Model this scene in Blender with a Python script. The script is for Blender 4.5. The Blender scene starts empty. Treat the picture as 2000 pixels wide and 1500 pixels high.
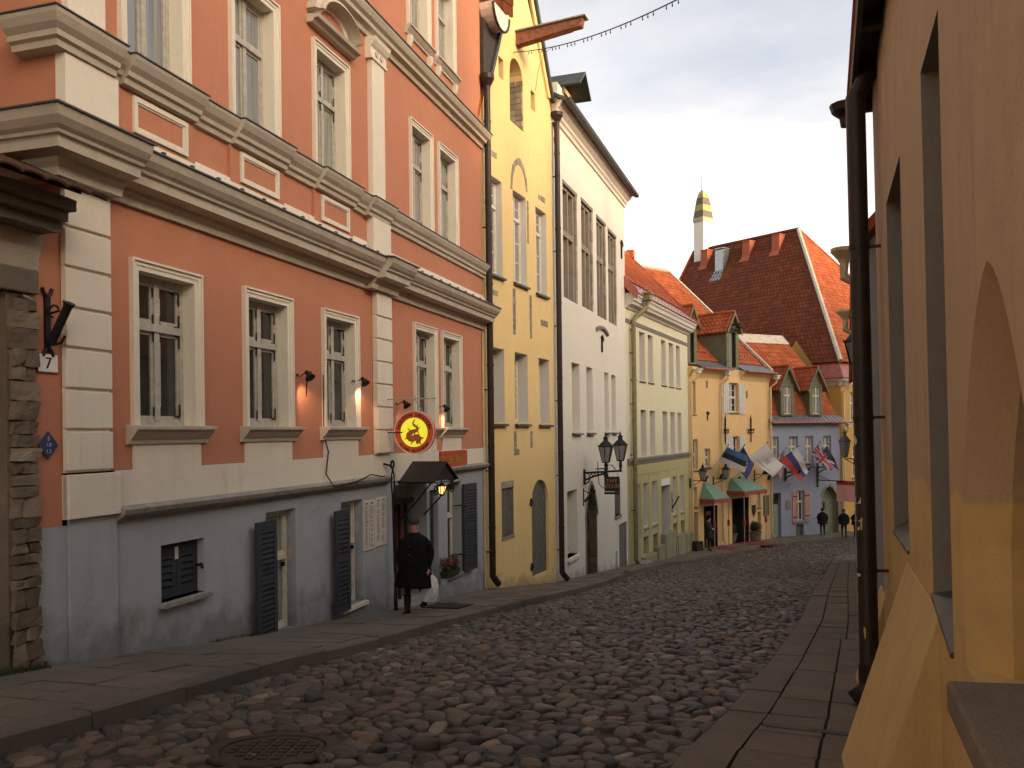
import bpy, math, random, bmesh
from mathutils import Vector, Matrix, Quaternion
from mathutils.geometry import delaunay_2d_cdt
rnd = random.Random(7)
SC = bpy.context.scene
COL = SC.collection
# ---------------------------------------------------------------- camera
cam = bpy.data.objects.new('camera', bpy.data.cameras.new('camera')); COL.objects.link(cam)
cam.data.sensor_width = 36.0; cam.data.lens = 36.0*1670/2000
cam.data.shift_y = 96.5/2000
cam.data.clip_end = 2000; cam.data.clip_start = 0.05
cam.rotation_mode = 'QUATERNION'
cam.rotation_quaternion = Quaternion((1,0,0), math.radians(90)) @ Quaternion((0,0,1), math.radians(-0.6875))
SC.camera = cam
# ---------------------------------------------------------------- light
SUN_EL, SUN_AZ = math.radians(15.5), math.radians(129)
world = bpy.data.worlds.new('World'); SC.world = world; world.use_nodes = True
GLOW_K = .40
def build_world():
    nt = world.node_tree; N, L = nt.nodes, nt.links
    for n in list(N): N.remove(n)
    out = N.new('ShaderNodeOutputWorld'); bg = N.new('ShaderNodeBackground')
    sky = N.new('ShaderNodeTexSky'); sky.sky_type = 'NISHITA'; sky.sun_disc = False
    sky.sun_elevation = SUN_EL; sky.sun_rotation = SUN_AZ
    sky.air_density = 1.0; sky.dust_density = 2.5; sky.ozone_density = 1.0
    tc = N.new('ShaderNodeTexCoord'); mp = N.new('ShaderNodeMapping')
    mp.inputs['Scale'].default_value = (1.0, 1.0, 2.6); mp.inputs['Rotation'].default_value = (0.1, 0.2, 0.5)
    n1 = N.new('ShaderNodeTexNoise'); n1.inputs['Scale'].default_value = 2.1; n1.inputs['Detail'].default_value = 9; n1.inputs['Roughness'].default_value = .55
    n1.inputs['Distortion'].default_value = .35
    cr = N.new('ShaderNodeValToRGB')
    e = cr.color_ramp.elements; e[0].position = .30; e[0].color = (0,0,0,1); e[1].position = .56; e[1].color = (1,1,1,1)
    n2 = N.new('ShaderNodeTexNoise'); n2.inputs['Scale'].default_value = 5.5; n2.inputs['Detail'].default_value = 7; n2.inputs['Roughness'].default_value = .5
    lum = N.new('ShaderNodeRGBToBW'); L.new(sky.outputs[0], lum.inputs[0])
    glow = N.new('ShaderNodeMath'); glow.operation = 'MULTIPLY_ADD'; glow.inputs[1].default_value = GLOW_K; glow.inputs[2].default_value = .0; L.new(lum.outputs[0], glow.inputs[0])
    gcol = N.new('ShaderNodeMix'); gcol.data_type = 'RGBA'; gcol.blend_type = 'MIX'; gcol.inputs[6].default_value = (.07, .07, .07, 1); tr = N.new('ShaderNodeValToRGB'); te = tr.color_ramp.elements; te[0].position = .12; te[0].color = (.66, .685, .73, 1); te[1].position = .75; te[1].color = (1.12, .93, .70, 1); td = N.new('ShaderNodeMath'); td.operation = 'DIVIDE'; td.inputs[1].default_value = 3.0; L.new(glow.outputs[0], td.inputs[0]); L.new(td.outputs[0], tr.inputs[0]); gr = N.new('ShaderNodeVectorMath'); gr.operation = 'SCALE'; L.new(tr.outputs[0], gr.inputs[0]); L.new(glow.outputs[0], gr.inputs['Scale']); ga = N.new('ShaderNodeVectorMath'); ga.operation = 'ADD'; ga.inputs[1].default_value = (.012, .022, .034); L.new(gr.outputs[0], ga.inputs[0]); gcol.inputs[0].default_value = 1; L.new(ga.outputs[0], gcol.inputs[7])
    lit = N.new('ShaderNodeMix'); lit.data_type = 'RGBA'; lit.blend_type = 'MULTIPLY'; lit.inputs[0].default_value = 1
    cc = N.new('ShaderNodeValToRGB')
    e = cc.color_ramp.elements; e[0].position = .3; e[0].color = (8.2,8.1,8.1,1); e[1].position = .75; e[1].color = (10.6,10.2,9.8,1)
    mix = N.new('ShaderNodeMix'); mix.data_type = 'RGBA'
    mul = N.new('ShaderNodeMath'); mul.operation = 'MULTIPLY_ADD'; mul.inputs[1].default_value = .55; mul.inputs[2].default_value = .40
    boost = N.new('ShaderNodeMix'); boost.data_type = 'RGBA'; boost.blend_type = 'MULTIPLY'; boost.inputs[0].default_value = 1; boost.inputs[7].default_value = (1.15,1.22,1.3,1)
    L.new(tc.outputs['Generated'], mp.inputs['Vector'])
    L.new(mp.outputs[0], n1.inputs['Vector']); L.new(mp.outputs[0], n2.inputs['Vector'])
    L.new(n1.outputs['Fac'], cr.inputs[0]); L.new(n2.outputs['Fac'], cc.inputs[0])
    L.new(cr.outputs[0], mul.inputs[0]); L.new(mul.outputs[0], mix.inputs[0])
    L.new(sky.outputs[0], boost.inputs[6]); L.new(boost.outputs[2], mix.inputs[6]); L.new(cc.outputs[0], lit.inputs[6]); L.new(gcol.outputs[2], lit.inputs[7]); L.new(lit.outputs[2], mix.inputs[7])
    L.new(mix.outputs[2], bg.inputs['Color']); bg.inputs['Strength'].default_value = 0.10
    L.new(bg.outputs[0], out.inputs[0])
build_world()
sun = bpy.data.objects.new('sun', bpy.data.lights.new('sun', 'SUN')); COL.objects.link(sun)
sun.data.energy = 2.0; sun.data.angle = math.radians(2.0); sun.data.color = (.46, .285, .155)
sv = Vector((math.sin(SUN_AZ)*math.cos(SUN_EL), math.cos(SUN_AZ)*math.cos(SUN_EL), math.sin(SUN_EL)))
sun.rotation_euler = sv.to_track_quat('Z', 'Y').to_euler(); sun.location = (20, -20, 30)
SC.view_settings.view_transform = 'Standard'; SC.view_settings.look = 'None'
SC.view_settings.exposure = 1.0; SC.view_settings.gamma = 1.0; SC.view_settings.use_curve_mapping = False
SC.render.engine = 'CYCLES'
SC.cycles.max_bounces = 7; SC.cycles.diffuse_bounces = 4; SC.cycles.glossy_bounces = 3; SC.cycles.transmission_bounces = 4
SC.cycles.use_denoising = True; SC.cycles.sample_clamp_indirect = 6

# ---------------------------------------------------------------- materials
MATS = {}
class NT:
    """small node helper"""
    def __init__(s, name):
        s.m = bpy.data.materials.new(name); s.m.use_nodes = True
        s.N, s.L = s.m.node_tree.nodes, s.m.node_tree.links
        s.b = s.N['Principled BSDF']
    def n(s, t, **kw):
        x = s.N.new(t)
        for k, v in kw.items():
            if k.startswith('i_'):
                key = k[2:]; key = int(key) if key.isdigit() else key.replace('_', ' ')
                x.inputs[key].default_value = v
            else: setattr(x, k, v)
        return x
    def link(s, a, b): s.L.new(a, b)
    def coord(s, kind='Object', scale=(1,1,1)):
        tc = s.n('ShaderNodeTexCoord'); mp = s.n('ShaderNodeMapping'); mp.inputs['Scale'].default_value = scale
        s.link(tc.outputs[kind], mp.inputs['Vector']); return mp.outputs[0]
    def noise(s, vec, scale, detail=4, rough=.55, dist=0):
        x = s.n('ShaderNodeTexNoise', i_Scale=scale, i_Detail=detail, i_Roughness=rough, i_Distortion=dist)
        s.link(vec, x.inputs['Vector']); return x.outputs['Fac']
    def ramp(s, fac, stops):
        x = s.n('ShaderNodeValToRGB'); e = x.color_ramp.elements
        while len(e) < len(stops): e.new(.5)
        for el, (p, c) in zip(e, stops): el.position = p; el.color = (c[0], c[1], c[2], 1) if not isinstance(c, (int, float)) else (c, c, c, 1)
        s.link(fac, x.inputs[0]); return x.outputs[0]
    def mix(s, fac, a, b, mode='MIX'):
        x = s.n('ShaderNodeMix', data_type='RGBA', blend_type=mode)
        for k, v in ((0, fac), (6, a), (7, b)):
            if isinstance(v, (int, float)): x.inputs[k].default_value = v
            elif isinstance(v, tuple): x.inputs[k].default_value = (v[0], v[1], v[2], 1)
            else: s.link(v, x.inputs[k])
        return x.outputs[2]
    def math(s, op, a, b=0.0):
        x = s.n('ShaderNodeMath', operation=op)
        for k, v in ((0, a), (1, b)):
            if isinstance(v, (int, float)): x.inputs[k].default_value = v
            else: s.link(v, x.inputs[k])
        return x.outputs[0]
    def bump(s, h, strength=.3, dist=.02):
        x = s.n('ShaderNodeBump', i_Strength=strength, i_Distance=dist); s.link(h, x.inputs['Height']); s.link(x.outputs[0], s.b.inputs['Normal'])
    def col(s, c):
        if isinstance(c, tuple): s.b.inputs['Base Color'].default_value = (c[0], c[1], c[2], 1)
        else: s.link(c, s.b.inputs['Base Color'])
    def set(s, **kw):
        for k, v in kw.items(): s.b.inputs[k.replace('_', ' ')].default_value = v
def srgb(r, g, b):
    f = lambda v: (v/255)/12.92 if v <= 10 else ((v/255+.055)/1.055)**2.4
    return (f(r), f(g), f(b))
def sc(c, k): return tuple(min(1, x*k) for x in c)
def plaster(name, c, vary=.16, grime=.35, gcol=(.10,.085,.07), bump=.25, foot=None, patch=None, lower=None):
    """rendered, painted masonry: blotchy paint, rain streaks, fine grit; foot = (z, height) splash dirt"""
    t = NT(name); o = t.coord('Object')
    big = t.noise(o, .55, 5, .6); mid = t.noise(o, 3.2, 6, .62); fine = t.noise(o, 60, 3, .6)
    base = t.mix(t.ramp(big, [(.3, 0.), (.7, 1.)]), sc(c, 1-vary), sc(c, 1+vary*.6))
    base = t.mix(t.ramp(mid, [(.35, 0.), (.75, 1.)]), base, sc(c, 1-vary*.9))
    st = t.noise(t.coord('Object', (2.3, 2.3, .16)), 2.2, 5, .65)
    st2 = t.noise(o, 1.1, 4, .6)
    m = t.math('MULTIPLY', t.ramp(st, [(.52, 0.), (.78, 1.)]), t.ramp(st2, [(.42, 0.), (.68, 1.)]))
    base = t.mix(t.math('MULTIPLY', m, grime), base, gcol)
    base = t.mix(.16, base, t.ramp(fine, [(.3, sc(c, .55)), (.7, sc(c, 1.25))]))
    if lower:
        sp = t.n('ShaderNodeSeparateXYZ'); tc = t.n('ShaderNodeTexCoord'); t.link(tc.outputs['Object'], sp.inputs[0])
        e = t.math('ADD', t.math('SUBTRACT', lower[0], sp.outputs['Z']), t.math('MULTIPLY', t.math('SUBTRACT', t.noise(o, 1.4, 3), .5), .35))
        base = t.mix(t.ramp(e, [(.0, 0.), (.02, 1.)]), base, t.mix(t.ramp(mid, [(.35, 0.), (.75, 1.)]), lower[1], sc(lower[1], .8)))
    if patch:
        pn = t.noise(o, 1.7, 6, .65, .3)
        base = t.mix(t.ramp(pn, [(.63, 0.), (.66, 1.)]), base, patch)
    if foot:
        z, h = foot[:2]; gain = foot[2] if len(foot) > 2 else .55
        sp = t.n('ShaderNodeSeparateXYZ'); tc = t.n('ShaderNodeTexCoord'); t.link(tc.outputs['Object'], sp.inputs[0])
        slope = t.math('MULTIPLY', sp.outputs['X'], foot[3] if len(foot) > 3 else 0.0)
        hh = t.math('SUBTRACT', t.math('SUBTRACT', sp.outputs['Z'], z), slope)
        g = t.math('SUBTRACT', 1.0, t.math('DIVIDE', hh, h))
        g = t.math('ADD', g, t.math('MULTIPLY', t.math('SUBTRACT', t.noise(o, 2.2, 6, .65), .5), 2.6))
        base = t.mix(t.math('MULTIPLY', t.ramp(g, [(.25, 0.), (1.0, 1.)]), gain), base, (.075, .062, .045))
    t.col(base); t.set(Roughness=.92)
    h = t.math('ADD', t.math('MULTIPLY', fine, .5), t.math('ADD', mid, t.math('MULTIPLY', big, 1.5)))
    t.bump(h, bump, .02); return t.m
def simple(name, c, rough=.6, metal=0., vary=.15, scale=8, bump=.1, spec=.5):
    t = NT(name); o = t.coord('Object'); n = t.noise(o, scale, 5, .6)
    t.col(t.ramp(n, [(.3, sc(c, 1-vary)), (.7, sc(c, 1+vary))])); t.set(Roughness=rough, Metallic=metal)
    t.b.inputs['Specular IOR Level'].default_value = spec
    if bump: t.bump(t.noise(o, scale*5, 4), bump, .01)
    return t.m
def glass(name, c, curtain=None, rough=.04):
    t = NT(name); o = t.coord('Object')
    if curtain:
        w = t.noise(t.coord('Object', (14, 14, .5)), 1.2, 3)
        t.col(t.ramp(w, [(.35, c), (.65, curtain)]))
    else:
        n = t.noise(o, 1.3, 3); t.col(t.ramp(n, [(.3, sc(c, .6)), (.7, sc(c, 1.3))]))
    t.set(Roughness=rough); t.b.inputs['Specular IOR Level'].default_value = .7
    t.bump(t.noise(o, 3.0, 2), .04, .02); return t.m
def tiles(name, c1, c2, c3, moss=None):
    t = NT(name); at = t.n('ShaderNodeAttribute', attribute_name='tint'); o = t.coord('Object')
    base = t.ramp(at.outputs['Fac'], [(0, c1), (.5, c2), (1, c3)])
    n = t.noise(o, 1.1, 5, .6); base = t.mix(t.ramp(n, [(.42, 0.), (.7, .6)]), base, moss or sc(c1, .5))
    f = t.noise(o, 28, 3); base = t.mix(.25, base, t.ramp(f, [(.3, sc(c1, .5)), (.7, sc(c3, 1.2))]))
    t.col(base); t.set(Roughness=.9); t.b.inputs['Specular IOR Level'].default_value = .12; t.bump(f, .2, .01); return t.m
def tinted(name, stops, rough=.85, scale=20, spec=.4, bump=.4):
    t = NT(name); at = t.n('ShaderNodeAttribute', attribute_name='tint'); o = t.coord('Object')
    base = t.ramp(at.outputs['Fac'], stops)
    f = t.noise(o, scale, 5, .65); base = t.mix(.55, base, t.mix(f, (.02, .018, .015), (.55, .5, .45)), 'OVERLAY')
    g = t.noise(o, 1.3, 4, .6); base = t.mix(t.ramp(g, [(.45, 0.), (.75, .35)]), base, (.06, .05, .042))
    t.col(base); t.set(Roughness=rough); t.b.inputs['Specular IOR Level'].default_value = spec
    t.bump(t.noise(o, scale*2.2, 5, .7), bump, .008); return t.m
def emit(name, c, strength):
    t = NT(name); t.col(sc(c, .8)); t.b.inputs['Emission Color'].default_value = (*c, 1); t.b.inputs['Emission Strength'].default_value = strength; return t.m

M = MATS
CORAL = (.52, .215, .122)
M['coral'] = plaster('coral_paint', CORAL, .12, .25, sc(CORAL, .45), .3)
M['cream_trim'] = plaster('cream_trim', (.76, .69, .565), .08, .6, (.30, .245, .18), .15)
M['cornice'] = plaster('cornice_paint', (.55, .49, .39), .16, .7, (.22, .185, .14), .25)
M['bluegrey'] = plaster('bluegrey_paint', (.375, .405, .425), .12, .35, (.10, .09, .085), .3, foot=(-.05, .75, .55, -.12), patch=(.33, .325, .30))
M['yellow'] = plaster('yellow_paint', (.80, .585, .26), .06, .25, (.42, .30, .14), .18, foot=(-.05, .45, .5, -.135))
M['white'] = plaster('white_limewash', (.74, .70, .61), .07, .25, (.46, .42, .35), .25, foot=(-.05, .5, .5, -.105))
M['pale'] = plaster('pale_green_paint', (.66, .63, .44), .07, .25, (.42, .38, .26), .15)
M['olive'] = plaster('olive_yellow_paint', (.47, .42, .20), .1, .3, (.28, .24, .13), .2)
M['plinth'] = plaster('plinth_paint', (.27, .25, .155), .12, .35, (.13, .12, .08), .2)
M['creamwall'] = plaster('cream_yellow_paint', (.74, .50, .235), .10, .3, (.42, .30, .17), .45)
M['blue'] = plaster('blue_paint', (.30, .335, .43), .12, .35, (.17, .17, .19), .4)
M['ochre'] = plaster('ochre_paint', (.52, .31, .085), .12, .35, (.26, .17, .07), .25)
M['tan'] = plaster('tan_paint', (.46, .335, .215), .16, .85, (.19, .125, .075), .32, lower=(2.13, (.54, .385, .165)))
M['tan2'] = plaster('ochre_yellow_paint', (.54, .385, .165), .16, .75, (.22, .145, .065), .32)
M['greytrim'] = plaster('grey_reveal', (.22, .20, .175), .14, .4, (.12, .10, .08), .3)
M['oldgrey'] = plaster('pale_grey_render', (.34, .35, .35), .1, .3, (.2, .2, .2), .2)
M['whitereveal'] = plaster('white_reveal', (.66, .62, .55), .08, .35, (.36, .33, .29), .15)
M['whiteframe'] = simple('white_window_paint', (.66, .61, .51), .5, vary=.18, scale=14)
M['frame_grey'] = simple('grey_window_paint', (.42, .39, .33), .55, vary=.2, scale=12)
M['glass'] = glass('dark_glass', (.030, .032, .028))
M['glass_sky_painted'] = glass('sky_painted_glass', (.16, .18, .19), (.30, .31, .30))  # sky reflection and curtain tone put into the pane colour
M['glass_curtain'] = glass('curtained_glass', (.20, .20, .17), (.34, .33, .29))
M['iron'] = simple('black_iron', (.014, .013, .012), .5, .0, .3, 20, spec=.25)
M['iron_dark'] = simple('dark_metal', (.035, .032, .03), .5, .5, .3, 14)
M['pipe'] = simple('brown_pipe_paint', (.026, .017, .013), .45, .0, .35, 7, .2, spec=.3)
M['pipe_olive'] = simple('olive_pipe_paint', (.20, .17, .07), .5, .1, .3, 7)
M['pipe_cream'] = simple('cream_pipe_paint', (.58, .46, .26), .5, .0, .15, 7)
M['pipe_white'] = simple('white_pipe_paint', (.60, .57, .50), .5, .0, .15, 7)
M['sill_metal'] = simple('dark_sill_metal', (.075, .075, .07), .45, .4, .3, 9)
M['zinc'] = simple('zinc_sheet', (.30, .32, .34), .38, .7, .2, 4)
M['redsheet'] = simple('red_painted_sheet', (.30, .085, .055), .42, .1, .25, 3)
M['pinksheet'] = simple('faded_red_sheet', (.46, .28, .23), .35, .3, .2, 3)
M['darksheet'] = simple('dark_roof_sheet', (.06, .065, .06), .5, .3, .3, 3)
M['flash'] = simple('lead_flashing', (.085, .078, .073), .55, .4, .2, 5)
M['shutter'] = simple('shutter_paint', (.028, .034, .043), .6, .0, .3, 18)
M['door_grey'] = simple('grey_plank_paint', (.125, .115, .095), .7, .0, .3, 12, .25)
M['greenwood'] = simple('green_dormer_paint', (.13, .135, .075), .7, .0, .25, 6, .2)
M['green_door'] = simple('faded_green_door', (.27, .33, .24), .6, .0, .2, 5)
M['pink_shut'] = simple('pink_shutter_paint', (.46, .24, .18), .65, .0, .2, 8)
M['palegrey_shut'] = simple('pale_grey_shutter', (.50, .50, .50), .6, .0, .12, 8)
M['timber'] = simple('old_timber', (.22, .085, .045), .75, .0, .4, 9, .4)
M['darkwood'] = simple('dark_wood', (.035, .026, .02), .7, .0, .4, 9, .3)
M['stone'] = tinted('rough_limestone', [(0, (.13, .105, .075)), (.5, (.25, .20, .145)), (1, (.38, .32, .235))], .95, 14, .3, 1.0)
M['stone_smooth'] = tinted('dressed_limestone', [(0, (.30, .27, .21)), (.5, (.38, .34, .27)), (1, (.47, .43, .35))], .92, 14, .3, .5)
M['oldplaster'] = plaster('old_grey_render', (.42, .36, .28), .3, .95, (.10, .085, .07), .8)
M['mossstone'] = plaster('mossy_grey_stone', (.19, .155, .115), .45, .9, (.06, .05, .04), 1.0)
M['tile_red'] = tiles('red_clay_tile', (.27, .065, .028), (.36, .095, .038), (.45, .13, .05))
M['tile_dark'] = tiles('dark_tile_and_shaded_slope', (.095, .027, .013), (.125, .036, .017), (.17, .050, .022), (.045, .02, .012))  # dark clay; also carries the shade of the hall's long slope
M['tile_old'] = tiles('weathered_brown_tile', (.05, .028, .018), (.075, .038, .022), (.10, .05, .028), (.03, .02, .014))
M['tile_orange'] = tiles('new_orange_tile', (.42, .115, .042), (.50, .145, .052), (.56, .17, .06), (.36, .10, .04))
M['mortar'] = simple('ridge_mortar', (.50, .43, .35), .9, .0, .25, 6, .5)
M['joint_dark'] = simple('dark_joint_soil', (.030, .024, .018), .95, .0, .4, 9, .5)
M['road_earth'] = simple('joint_earth', (.060, .046, .034), .95, .0, .4, 9, .5)
M['cobble'] = tinted('fieldstone_cobble', [(0, (.050, .042, .036)), (.25, (.10, .076, .058)), (.5, (.15, .112, .083)), (.7, (.145, .124, .105)), (.88, (.215, .14, .098)), (1, (.31, .25, .19))], .62, 17, .5, 1.0)
M['slab'] = tinted('paving_slab_stone', [(0, (.155, .132, .107)), (.5, (.195, .163, .132)), (1, (.235, .195, .157))], .85, 16, .35, .5)
M['kerb'] = tinted('granite_kerb', [(0, (.15, .128, .104)), (.5, (.18, .152, .124)), (1, (.215, .182, .148))], .85, 30, .35, .5)
M['castiron'] = simple('cast_iron', (.045, .034, .026), .6, .4, .4, 12, .5)
M['grass'] = simple('grass_green', (.045, .07, .02), .8, .0, .4, 8)
M['mossy'] = simple('moss', (.06, .06, .02), .95, .0, .4, 12, .6)
M['paper'] = simple('paper', (.62, .56, .48), .8, .0, .06, 8)
M['black'] = simple('black_paint', (.012, .012, .012), .5)
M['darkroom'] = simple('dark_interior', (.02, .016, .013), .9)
M['leaf_brown'] = simple('dry_leaf', (.24, .10, .035), .8, vary=.4)
M['white_paint'] = simple('white_paint', (.72, .70, .66), .6, vary=.06)
M['red_paint'] = simple('red_paint', (.46, .05, .02), .5, vary=.08)
M['gold'] = simple('gold_paint', (.62, .36, .05), .5, vary=.1)
M['concrete'] = simple('grey_concrete', (.27, .25, .22), .9, .0, .25, 10, .4)
# ---------------------------------------------------------------- geometry helpers
class MB:
    """collects vertices and faces, then links them as ONE mesh object"""
    def __init__(s): s.v, s.f, s.m, s.t = [], [], [], []
    def add(s, vs, fs, mi=0, tint=.5):
        o = len(s.v); s.v += [tuple(p) for p in vs]; s.t += [tint]*len(vs)
        for f in fs: s.f.append(tuple(o+i for i in f)); s.m.append(mi)
        return s
    def box(s, x0, x1, y0, y1, z0, z1, mi=0, tint=.5):
        return s.add([(x, y, z) for z in (z0, z1) for y in (y0, y1) for x in (x0, x1)],
                     [(0,2,3,1), (4,5,7,6), (0,1,5,4), (2,6,7,3), (0,4,6,2), (1,3,7,5)], mi, tint)
    def hexa(s, b, t, mi=0, tint=.5):
        """b, t: four bottom and four top corners, counter-clockwise from above"""
        return s.add(list(b)+list(t), [(3,2,1,0), (4,5,6,7), (0,1,5,4), (1,2,6,5), (2,3,7,6), (3,0,4,7)], mi, tint)
    def prism(s, poly, y0, y1, mi=0, tint=.5):
        """polygon in x,z (counter-clockwise seen from -y) pushed from y0 to y1"""
        n = len(poly)
        vs = [(x, y0, z) for x, z in poly]+[(x, y1, z) for x, z in poly]
        fs = [tuple(range(n)), tuple(range(2*n-1, n-1, -1))]+[((i+1) % n, i, n+i, n+(i+1) % n) for i in range(n)]
        return s.add(vs, fs, mi, tint)
    def profile(s, prof, x0, x1, mi=0, cap=True):
        """profile of (out, z) run along x; out is towards -y"""
        n = len(prof)
        vs = [(x0, -o, z) for o, z in prof]+[(x1, -o, z) for o, z in prof]
        fs = [(i, i+1, n+i+1, n+i) for i in range(n-1)]
        if cap: fs += [tuple(range(n-1, -1, -1)), tuple(range(n, 2*n))]
        return s.add(vs, fs, mi)
    def profile_y(s, prof, xs, y0, y1, mi=0):
        """the same profile returning along y at x = xs; out is towards -x"""
        n = len(prof)
        vs = [(xs-o, y0-o, z) for o, z in prof]+[(xs-o, y1, z) for o, z in prof]
        return s.add(vs, [(i+1, i, n+i, n+i+1) for i in range(n-1)], mi)
    def tube(s, pts, r, n=8, mi=0, caps=True, tint=.5):
        pts = [Vector(p) for p in pts]; k = len(pts); rr = r if isinstance(r, (list, tuple)) else [r]*k
        vs = []; up = None
        for i, p in enumerate(pts):
            d = (pts[min(i+1, k-1)]-pts[max(i-1, 0)]).normalized()
            if up is None: up = Vector((0,0,1)) if abs(d.z) < .9 else Vector((1,0,0))
            a = d.cross(up).normalized(); b = a.cross(d).normalized(); up = b
            vs += [p+(a*math.cos(2*math.pi*j/n)+b*math.sin(2*math.pi*j/n))*rr[i] for j in range(n)]
        fs = [(i*n+j, i*n+(j+1) % n, (i+1)*n+(j+1) % n, (i+1)*n+j) for i in range(k-1) for j in range(n)]
        if caps: fs += [tuple(range(n-1, -1, -1)), tuple(range((k-1)*n, k*n))]
        return s.add(vs, fs, mi, tint)
    def lathe(s, prof, c=(0,0,0), n=16, mi=0, ang0=0., tint=.5, sx=1., sy=1.):
        vs = [(c[0]+r*sx*math.cos(ang0+2*math.pi*j/n), c[1]+r*sy*math.sin(ang0+2*math.pi*j/n), c[2]+z) for r, z in prof for j in range(n)]
        k = len(prof)
        fs = [(i*n+j, i*n+(j+1) % n, (i+1)*n+(j+1) % n, (i+1)*n+j) for i in range(k-1) for j in range(n)]
        if prof[0][0] > 1e-4: fs.append(tuple(range(n-1, -1, -1)))
        if prof[-1][0] > 1e-4: fs.append(tuple(range((k-1)*n, k*n)))
        return s.add(vs, fs, mi, tint)
    def loft(s, rings, mi=0, caps=True, tint=.5):
        n = len(rings[0]); k = len(rings); vs = [p for r in rings for p in r]
        fs = [(i*n+j, i*n+(j+1) % n, (i+1)*n+(j+1) % n, (i+1)*n+j) for i in range(k-1) for j in range(n)]
        if caps: fs += [tuple(range(n-1, -1, -1)), tuple(range((k-1)*n, k*n))]
        return s.add(vs, fs, mi, tint)
    def grid(s, P, nu, nv, mi=0):
        """P(u, v) -> point"""
        vs = [P(i/nu, j/nv) for j in range(nv+1) for i in range(nu+1)]
        f = mi if callable(mi) else (lambda u, v: mi)
        o = len(s.v); s.v += [tuple(p) for p in vs]; s.t += [.5]*len(vs)
        for j in range(nv):
            for i in range(nu):
                a = o+j*(nu+1)+i; s.f.append((a, a+1, a+nu+2, a+nu+1)); s.m.append(f((i+.5)/nu, (j+.5)/nv))
        return s
    def build(s, name, mats, parent=None, dz=0., smooth=False, bevel=0., solid=0.):
        me = bpy.data.meshes.new(name)
        me.from_pydata([(x, y, z-dz) for x, y, z in s.v] if dz else s.v, [], s.f)
        for m in (mats if isinstance(mats, (list, tuple)) else [mats]): me.materials.append(M[m] if isinstance(m, str) else m)
        me.polygons.foreach_set('material_index', s.m)
        a = me.attributes.new('tint', 'FLOAT', 'POINT'); a.data.foreach_set('value', s.t)
        if smooth: me.polygons.foreach_set('use_smooth', [True]*len(me.polygons))
        me.update()
        o = bpy.data.objects.new(name, me); COL.objects.link(o)
        if parent is not None: o.parent = parent
        if solid:
            md = o.modifiers.new('solid', 'SOLIDIFY'); md.thickness = solid; md.offset = 0
        if bevel:
            md = o.modifiers.new('bevel', 'BEVEL'); md.width = bevel; md.segments = 2; md.limit_method = 'ANGLE'; md.angle_limit = .6
        return o
def tag(o, label=None, cat=None, group=None, kind=None):
    for k, v in (('label', label), ('category', cat), ('group', group), ('kind', kind)):
        if v: o[k] = v
    return o
def empty(name, loc, rot=0., label=None, cat=None, group=None):
    o = bpy.data.objects.new(name, None); COL.objects.link(o); o.location = loc; o.rotation_euler = (0, 0, rot)
    o.empty_display_size = .2
    return tag(o, label, cat, group)
def copy_tree(o, parent=None):
    c = o.copy(); COL.objects.link(c)
    if parent is not None: c.parent = parent
    for ch in list(o.children): copy_tree(ch, c)
    return c
_font = {}
def text_geo(body, size):
    """outline of a word as flat faces, centred on x, base line at y = 0"""
    cu = bpy.data.curves.new('word', 'FONT'); cu.body = body; cu.size = size; cu.align_x = 'CENTER'; cu.fill_mode = 'FRONT'; cu.resolution_u = 3
    ob = bpy.data.objects.new('word', cu); COL.objects.link(ob)
    dg = bpy.context.evaluated_depsgraph_get(); me = ob.evaluated_get(dg).to_mesh()
    vs = [v.co.copy() for v in me.vertices]; fs = [tuple(p.vertices) for p in me.polygons]
    ob.evaluated_get(dg).to_mesh_clear(); bpy.data.objects.remove(ob); bpy.data.curves.remove(cu)
    return vs, fs
def words(mb, body, size, f, mi=0, bold=0.):
    """f maps text plane (x, y) to 3-D"""
    vs, fs = text_geo(body, size)
    for dx in ((0, bold, -bold) if bold else (0,)): mb.add([f(v.x+dx, v.y) for v in vs], fs, mi)
def clip_poly(poly, clip):
    """Sutherland-Hodgman against a convex counter-clockwise polygon"""
    out = poly
    for i in range(len(clip)):
        (ax, ay), (bx, by) = clip[i], clip[(i+1) % len(clip)]
        inp, out = out, []
        if not inp: break
        side = lambda p: (bx-ax)*(p[1]-ay)-(by-ay)*(p[0]-ax)
        for k in range(len(inp)):
            p, q = inp[k-1], inp[k]; sp, sq = side(p), side(q)
            if (sp >= -1e-9) != (sq >= -1e-9):
                t = sp/(sp-sq); out.append((p[0]+(q[0]-p[0])*t, p[1]+(q[1]-p[1])*t))
            if sq >= -1e-9: out.append(q)
    return out
def outline(s0, s1, z0, z1, arch=None, rise=None, n=8):
    """opening outline, counter-clockwise from the lower left"""
    if not arch: return [(s0, z0), (s1, z0), (s1, z1), (s0, z1)]
    w = (s1-s0)/2; c = (s0+s1)/2; r = rise or w; sp = z1-r; top = []
    for i in range(2*n+1):
        x = -1+i/n
        if arch == 'pointed': z = (1-abs(x)**1.55)**.72
        else: z = math.sqrt(max(0, 1-x*x))
        top.append((c+w*x, sp+r*z))
    return [(s0, z0), (s1, z0)]+top[::-1]
class Opening:
    def __init__(s, s0, s1, z0, z1, depth=.3, arch=None, rise=None):
        s.s0, s.s1, s.z0, s.z1, s.depth, s.arch, s.rise = s0, s1, z0, z1, depth, arch, rise
        s.out = outline(s0, s1, z0, z1, arch, rise)
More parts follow.
